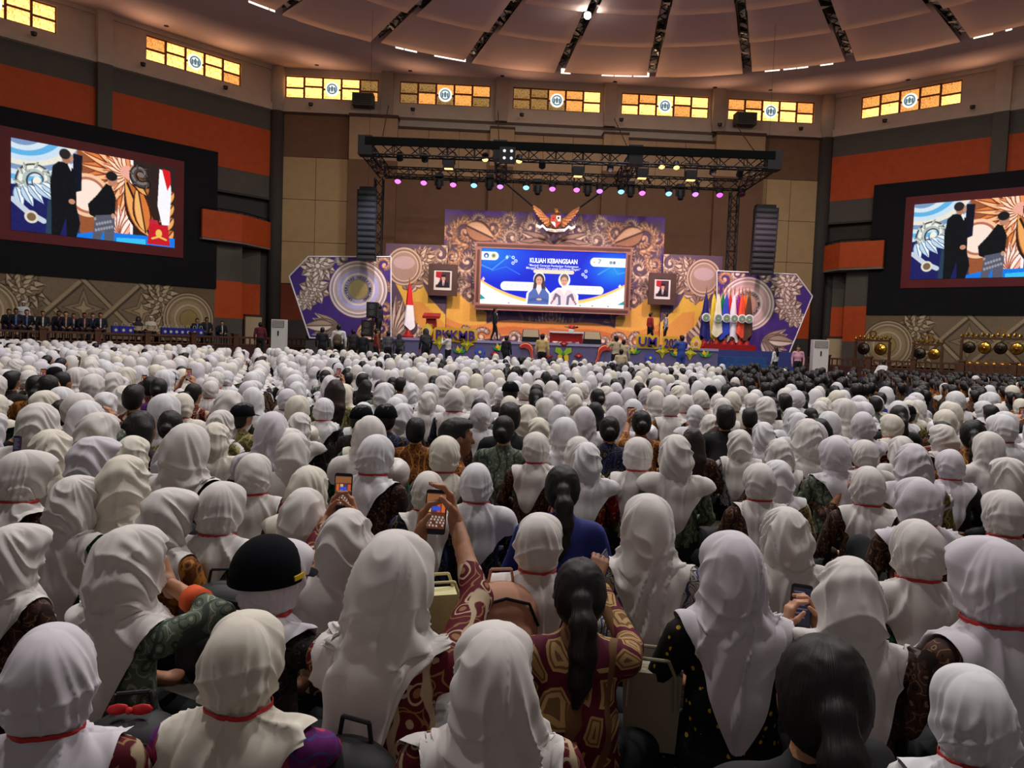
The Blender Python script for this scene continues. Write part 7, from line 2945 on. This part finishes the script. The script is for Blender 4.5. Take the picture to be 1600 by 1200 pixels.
ST = {'hip': .90}
WALK = {'hip': .90, 'stride': .16}
SITP = {'hip': .50}
CAMP = {'hip': .90, 'armL': ((-.26, .16, 1.22), (-.05, .26, 1.46)), 'armR': ((.26, .16, 1.22), (.07, .26, 1.48))}
back = 0.0
GF = 'people standing before the stage'
for a in (
        dict(x=504, y=511, Y=31.5, floor=0, rz=.1, pose=ST, jacket=M_suit, jk=False, label='man in dark navy suit standing below the purple left panel'),
        dict(x=530, y=506, Y=30.5, floor=0, rz=0, pose=ST, jacket=M_wshirt, jk=False, label='person in white shirt with brown backpack facing the stage'),
        dict(x=552, y=514, Y=32, floor=0, rz=.5, pose=ST, jacket=BT[10][1], jk=False, label='person in dark patterned shirt right of the brown backpack'),
        dict(x=567, y=518, Y=31, floor=0, rz=0, pose=ST, jacket=M_suit, jk=False, label='man in dark suit in front of the bass speaker box'),
        dict(x=589, y=513, Y=31, floor=0, rz=-1.2, pose=ST, jacket=M_rust, jk=False, label='person in rust-red shirt facing right before the stage'),
        dict(x=607, y=517, Y=33, floor=0, rz=.3, pose=ST, jacket=M_greyc, jk=False, label='person in dark grey beside the rust-red shirt'),
        dict(x=624, y=521, Y=33, floor=0, rz=0, pose=ST, jacket=M_greyc, scarf_m=M_dkhij, jk=False, label='person in grey headscarf left of the stage flag'),
        dict(x=666, y=513, Y=32, floor=0, rz=.6, pose=ST, jacket=M_suit, scarf_m=M_dkhij, jk=False, label='person in black dress and grey headscarf left of PKKMB letters'),
        dict(x=701, y=520, Y=32, floor=0, rz=1.2, pose=CAMP, jacket=M_wshirt, jk=False, label='photographer in white shirt in front of PKKMB letters'),
        dict(x=792, y=524, Y=32, floor=0, rz=-.7, pose=ST, jacket=M_suit, jk=False, label='man in black suit before the stage, left of yellow shirt'),
        dict(x=848, y=521, Y=31, floor=0, rz=-.2, pose=ST, jacket=M_yellow, jk=False, label='man in pale yellow shirt before the middle of the stage'),
        dict(x=963, y=524, Y=31.5, floor=0, rz=.5, pose=CAMP, jacket=M_cblouse, jk=False, label='photographer in beige shirt with raised arms left of UM letters'),
        dict(x=975, y=530, Y=32.5, floor=0, rz=-.3, pose=ST, jacket=M_cblouse, jk=False, label='person in beige shirt just right of the photographer'),
        dict(x=971, y=545, Y=30.5, floor=0, rz=-.2, pose=SITP, jacket=M_cblouse, jk=False, label='person in beige shirt crouching below the photographer'),
        dict(x=1066, y=521, Y=33, floor=0, rz=.3, pose=CAMP, jacket=M_bluecl, pants=M_bluecl, jk=False, label='person in bright blue clothes covering the end of the digits'),
        dict(x=1212, y=541, Y=34, floor=0, rz=.8, pose=ST, jacket=M_wshirt, jk=False, hair='long', label='person in white shirt under the right purple panel'),
        dict(x=1248, y=540, Y=34, floor=0, rz=2.9, pose=ST, jacket=M_pinkt, jk=False, label='man in pink shirt with black shoulder strap left of air conditioner'),
        dict(x=407, y=503, Y=38.5, floor=0, rz=.2, pose=ST, jacket=mat('maroon_uniform', (96, 30, 44), .8, .1, 8), jk=False, label='person in maroon standing by the left doorway'),
        dict(x=1376, y=562, Y=31, floor=0, rz=-1.1, pose={'hip': .50, 'lean': .35}, jacket=M_wshirt, jk=False, label='person in white shirt bending forward before the right railing'),
        dict(x=774, y=480, Y=37.6, floor=DECK, rz=-1.5, pose=WALK, jacket=M_suit, label='man in dark suit walking across the stage'),
        dict(x=1017, y=488, Y=38, floor=DECK, rz=-1.2, pose=WALK, jacket=M_redcl, jk=False, label='person in red batik on the stage below the right portrait'),
        dict(x=1041, y=488, Y=38.4, floor=DECK, rz=1.4, pose=ST, jacket=BT[5][1], jk=False, label='person in black and white batik on the stage, right'),
        dict(x=593, y=472, Y=38.6, floor=DECK - .3, rz=1.2, pose=ST, jacket=M_suit, jk=False, label='man in black standing on the stage by the speaker boxes'),
):
    x, y, Y, fl = a.pop('x'), a.pop('y'), a.pop('Y'), a.pop('floor')
    k = stand_at(x, y, Y, fl, **a)
    t = adult(group=GF if fl == 0 else 'people on the stage', **k)
    if 'with brown backpack' in a['label']:
        lx, ly, _ = k['loc']
        b = empty('backpack', (lx, ly - .22, .95), 'brown backpack worn on a white-shirted back before the stage', 'backpack')
        MB().ball((lx, ly - .24, 1.2), .19, 12, (1, .6, 1.3)).build('pack', mat('brown_canvas', (86, 74, 54), .85, .1, 10), b, True)
        MB().ball((lx, ly - .34, 1.1), .11, 10, (1.1, .5, .8)).build('pocket', bpy.data.materials['brown_canvas'], b, True)
        for s_ in (-.11, .11):
            MB().tube([(lx + s_, ly - .13, 1.4), (lx + s_ * 1.1, ly + .02, 1.46), (lx + s_ * 1.2, ly + .12, 1.3)], .018).build('strap', bpy.data.materials['brown_canvas'], b)

# VIP guests on chairs on the left platform
chair0 = None


def vip_chair(p, rz):
    """blue-covered banquet chair: seat, backrest, four legs"""
    global chair0
    t = empty('guest_chair', p, None, 'chair', 'chairs on the left platform', rz=rz)
    if chair0 is None:
        mb = mat('blue_chair_cover', (38, 44, 120), .8, .08, 8)
        parts = [('seat', MB().box(-.24, .24, -.22, .24, .40, .46), mb), ('backrest', MB().hexa([(-.22, -.26, .46), (.22, -.26, .46), (.22, -.21, .46), (-.22, -.21, .46), (-.2, -.34, .95), (.2, -.34, .95), (.2, -.30, .95), (-.2, -.30, .95)]), mb)]
        for sx_ in (-.2, .2):
            for sy_ in (-.18, .2):
                parts.append(('leg', MB().cyl((sx_, sy_, 0), (sx_, sy_, .40), .018), M_steel))
        chair0 = []
        for nm, b, m in parts:
            o = mesh_obj(nm, b.v, b.f, m, None, local=True)
            o.parent = t
            chair0.append(o)
    else:
        for o in chair0:
            c = o.copy()
            col.objects.link(c)
            c.parent = t
    return t


PLAT = .62
GUESTS = [(14, 482, M_suit, M_wshirt, None, 'man in dark suit seated at far left of the platform'),
          (25, 481, M_suit, M_bluesh, None, 'man in dark suit and blue shirt seated on the left platform'),
          (42, 483, M_suit, M_bluesh, None, 'man in dark suit and pale shirt looking down, left platform'),
          (67, 485, M_suit, M_wshirt, None, 'man in dark suit and bright white shirt, left platform'),
          (92, 485, M_suit, M_pinksh, None, 'man in dark suit and brown checked shirt, left platform'),
          (103, 486, M_suit, M_pinksh, None, 'man in dark suit behind the brown checked shirt, left platform'),
          (115, 489, M_suit, M_wshirt, None, 'person in dark jacket and pale green shirt, left platform'),
          (132, 488, M_suit, M_pinksh, None, 'man in dark suit and pink shirt, left platform'),
          (145, 489, M_suit, M_bluesh, None, 'man in dark suit half hidden beside the pink shirt'),
          (157, 488, M_suit, M_wshirt, None, 'man in dark suit and white shirt nearest the blue bags'),
          (216, 494, M_cblouse, None, M_dkhij, 'person in cream blouse and headscarf between the blue bags'),
          (236, 494, M_cblouse, None, SCARF[3], 'second person in cream blouse and headscarf beside the blue bags'),
          (308, 497, M_suit, M_bluesh, None, 'person in navy seated behind the right-hand blue bags'),
          (323, 495, M_suit, M_greyc, None, 'man in dark jacket beyond the blue bags'),
          (347, 501, M_suit, M_wshirt, None, 'man in dark suit and red tie at the end of the platform')]
rzv = math.atan2(LW.n[1], LW.n[0]) - PI / 2
M_hijg = M_dkhij
for k, (x, y, jk_, inn, sm, lab) in enumerate(GUESTS):
    off = 3.5 + (.5 if k % 2 else 0) * (k < 10)
    a_, z_ = LW.px(x, y, off)
    p = LW.pt(a_, off, PLAT)
    sc = float(np.clip((z_ - PLAT) / 1.295, .9, 1.12))
    ch = vip_chair(LW.pt(a_, off, PLAT), rzv)
    ch['label'] = 'blue-covered chair, %s from left on the left platform' % ordinal(k)
    adult((p[0], p[1], PLAT), rzv - .25, sc, lab, SITP, jk_, inner=inn, scarf_m=sm, jk=inn is not None, group='guests on the left platform', skin=(M_skin, M_skin2, M_skin3)[k % 3])
a_, z_ = LW.px(36, 470, 2.6)
p = LW.pt(a_, 2.6, PLAT)
adult(p, rzv, float((z_ - PLAT) / 1.70), 'person in white headscarf standing behind the seated guests', ST, M_wshirt, scarf_m=SCARF[1], jk=False, group='guests on the left platform')
# gift bags on a long bench
M_gift = mat('royal_blue_paper', (40, 44, 150), .5, .06, 6)
a0_, a1_ = LW.px(318, 510, 4.2)[0], LW.px(172, 510, 4.2)[0]
bn = empty('bench', LW.pt((a0_ + a1_) / 2, 4.2, PLAT), 'long dark bench carrying the blue gift bags on the left platform', 'bench')
MB().wbox(LW, a0_ - .2, a1_ + .2, 3.95, 4.45, PLAT + .34, PLAT + .40).build('seat', M_steel, bn)
for a_ in (a0_, (a0_ + a1_) / 2, a1_):
    MB().wbox(LW, a_ - .03, a_ + .03, 4.0, 4.4, PLAT, PLAT + .34).build('leg', M_steel, bn)
BAGX = [180, 192, 203, 257, 266, 275, 284, 293, 303, 313]
for k, x in enumerate(BAGX):
    a_ = LW.px(x, 510, 4.2)[0]
    z0_ = PLAT + .40
    g = empty('gift_bag', LW.pt(a_, 4.2, z0_), 'blue paper gift bag, %s from left on the platform bench' % ordinal(k), 'bag', 'blue gift bags')
    MB().wbox(LW, a_ - .16, a_ + .16, 4.12, 4.28, z0_, z0_ + .42).build('bag', M_gift, g)
    q = np.array(LW.pt(a_, 4.29, z0_ + .22))
    MB().lathe(q, (LW.n[0], LW.n[1], 0), [(.07, 0), (.07, .008), (.001, .01)], 12).build('emblem', M_white, g)
    MB().tube([LW.pt(a_ - .07, 4.28, z0_ + .42), LW.pt(a_ - .05, 4.28, z0_ + .55), LW.pt(a_ + .05, 4.28, z0_ + .55), LW.pt(a_ + .07, 4.28, z0_ + .42)], .01).build('handle', M_white, g)

# ---------------------------------------------------------------- bags on the floor among the front rows
def backpack(x, y, Y, hgt, m, label, bow=False, rz=0.0):
    q = P(x, y, Y)
    ht = q[2]
    t = empty('backpack', (q[0], Y, max(0, ht - hgt)), label, 'backpack', rz=rz)
    s = Shape()
    s.cone(0, (0, 0, .12), (0, 0, hgt - .12), .12, .11, 1.35, .05)
    s.cone(0, (0, -.09, .11), (0, -.09, .20), .07, .06, 1.5, .03)
    me = to_mesh('pack', *s.mesh(.014), [m])
    child('pack', me, t)
    o = mesh_obj('handle', *(lambda b: (b.v, b.f))(MB().tube([(-.05, .03, hgt - .03), (-.04, .03, hgt + .03), (.04, .03, hgt + .03), (.05, .03, hgt - .03)], .006)), m, None, local=True)
    o.parent = t
    z = MB().tube([(-.13, -.07, hgt - .16), (-.09, -.085, hgt - .07), (0, -.09, hgt - .045), (.09, -.085, hgt - .07), (.13, -.07, hgt - .16)], .006)
    o = mesh_obj('zip', z.v, z.f, M_steel, None, local=True)
    o.parent = t
    if bow:
        b = MB().ball((-.028, -.02, hgt + .012), .022, 8, (1.3, .35, .7)).ball((.028, -.025, hgt + .008), .022, 8, (1.3, .35, .7)).ball((0, -.03, hgt + .01), .010, 8)
        o = mesh_obj('bow', b.v, b.f, M_rib, None, True, local=True)
        o.parent = t
    return t


M_blk = mat('black_nylon', (20, 20, 23), .6, .15, 10)
backpack(205, 1108, 1.95, .46, M_blk, 'black backpack with a red bow between the front headscarves', True, .3)
backpack(545, 1150, 1.9, .40, M_blk, 'black backpack in the front row beside the purple sleeve', False, -.4)
backpack(785, 905, 2.9, .40, mat('peach_canvas', (196, 146, 120), .8, .06, 8), 'peach coloured backpack left of the white headscarf with ribbon', False, .2)
backpack(345, 905, 2.9, .42, M_blk, 'black bag behind the black cap at left', False, .2)


def tote(x, y, Y, m, label, rz=0.0, w=.34, h=.36):
    q = P(x, y, Y)
    t = empty('tote_bag', (q[0], Y, max(0.0, q[2] - h)), label, 'bag', rz=rz)
    b = MB().hexa([(-w / 2 * .85, -.05, 0), (w / 2 * .85, -.05, 0), (w / 2 * .85, .05, 0), (-w / 2 * .85, .05, 0), (-w / 2, -.04, h), (w / 2, -.04, h), (w / 2, .06, h), (-w / 2, .06, h)])
    o = mesh_obj('bag', b.v, b.f, m, None, local=True)
    o.parent = t
    for y_ in (-.05, .06):
        c = MB().tube([(-.08, y_, h * .55), (-.075, y_, h), (-.05, y_ - .02, h + .06), (.05, y_ - .02, h + .06), (.075, y_, h), (.08, y_, h * .55)], .006)
        o = mesh_obj('handle', c.v, c.f, m, None, local=True)
        o.parent = t
    return t


tote(1020, 1045, 2.55, mat('beige_canvas', (150, 142, 122), .85, .06, 8), 'beige canvas tote bag right of the maroon leaf batik', -.2, .2, .26)
tote(684, 925, 3.0, mat('pale_yellow_canvas', (206, 200, 150), .85, .06, 8), 'pale yellow tote bag between two raised forearms', .3, .16, .22)
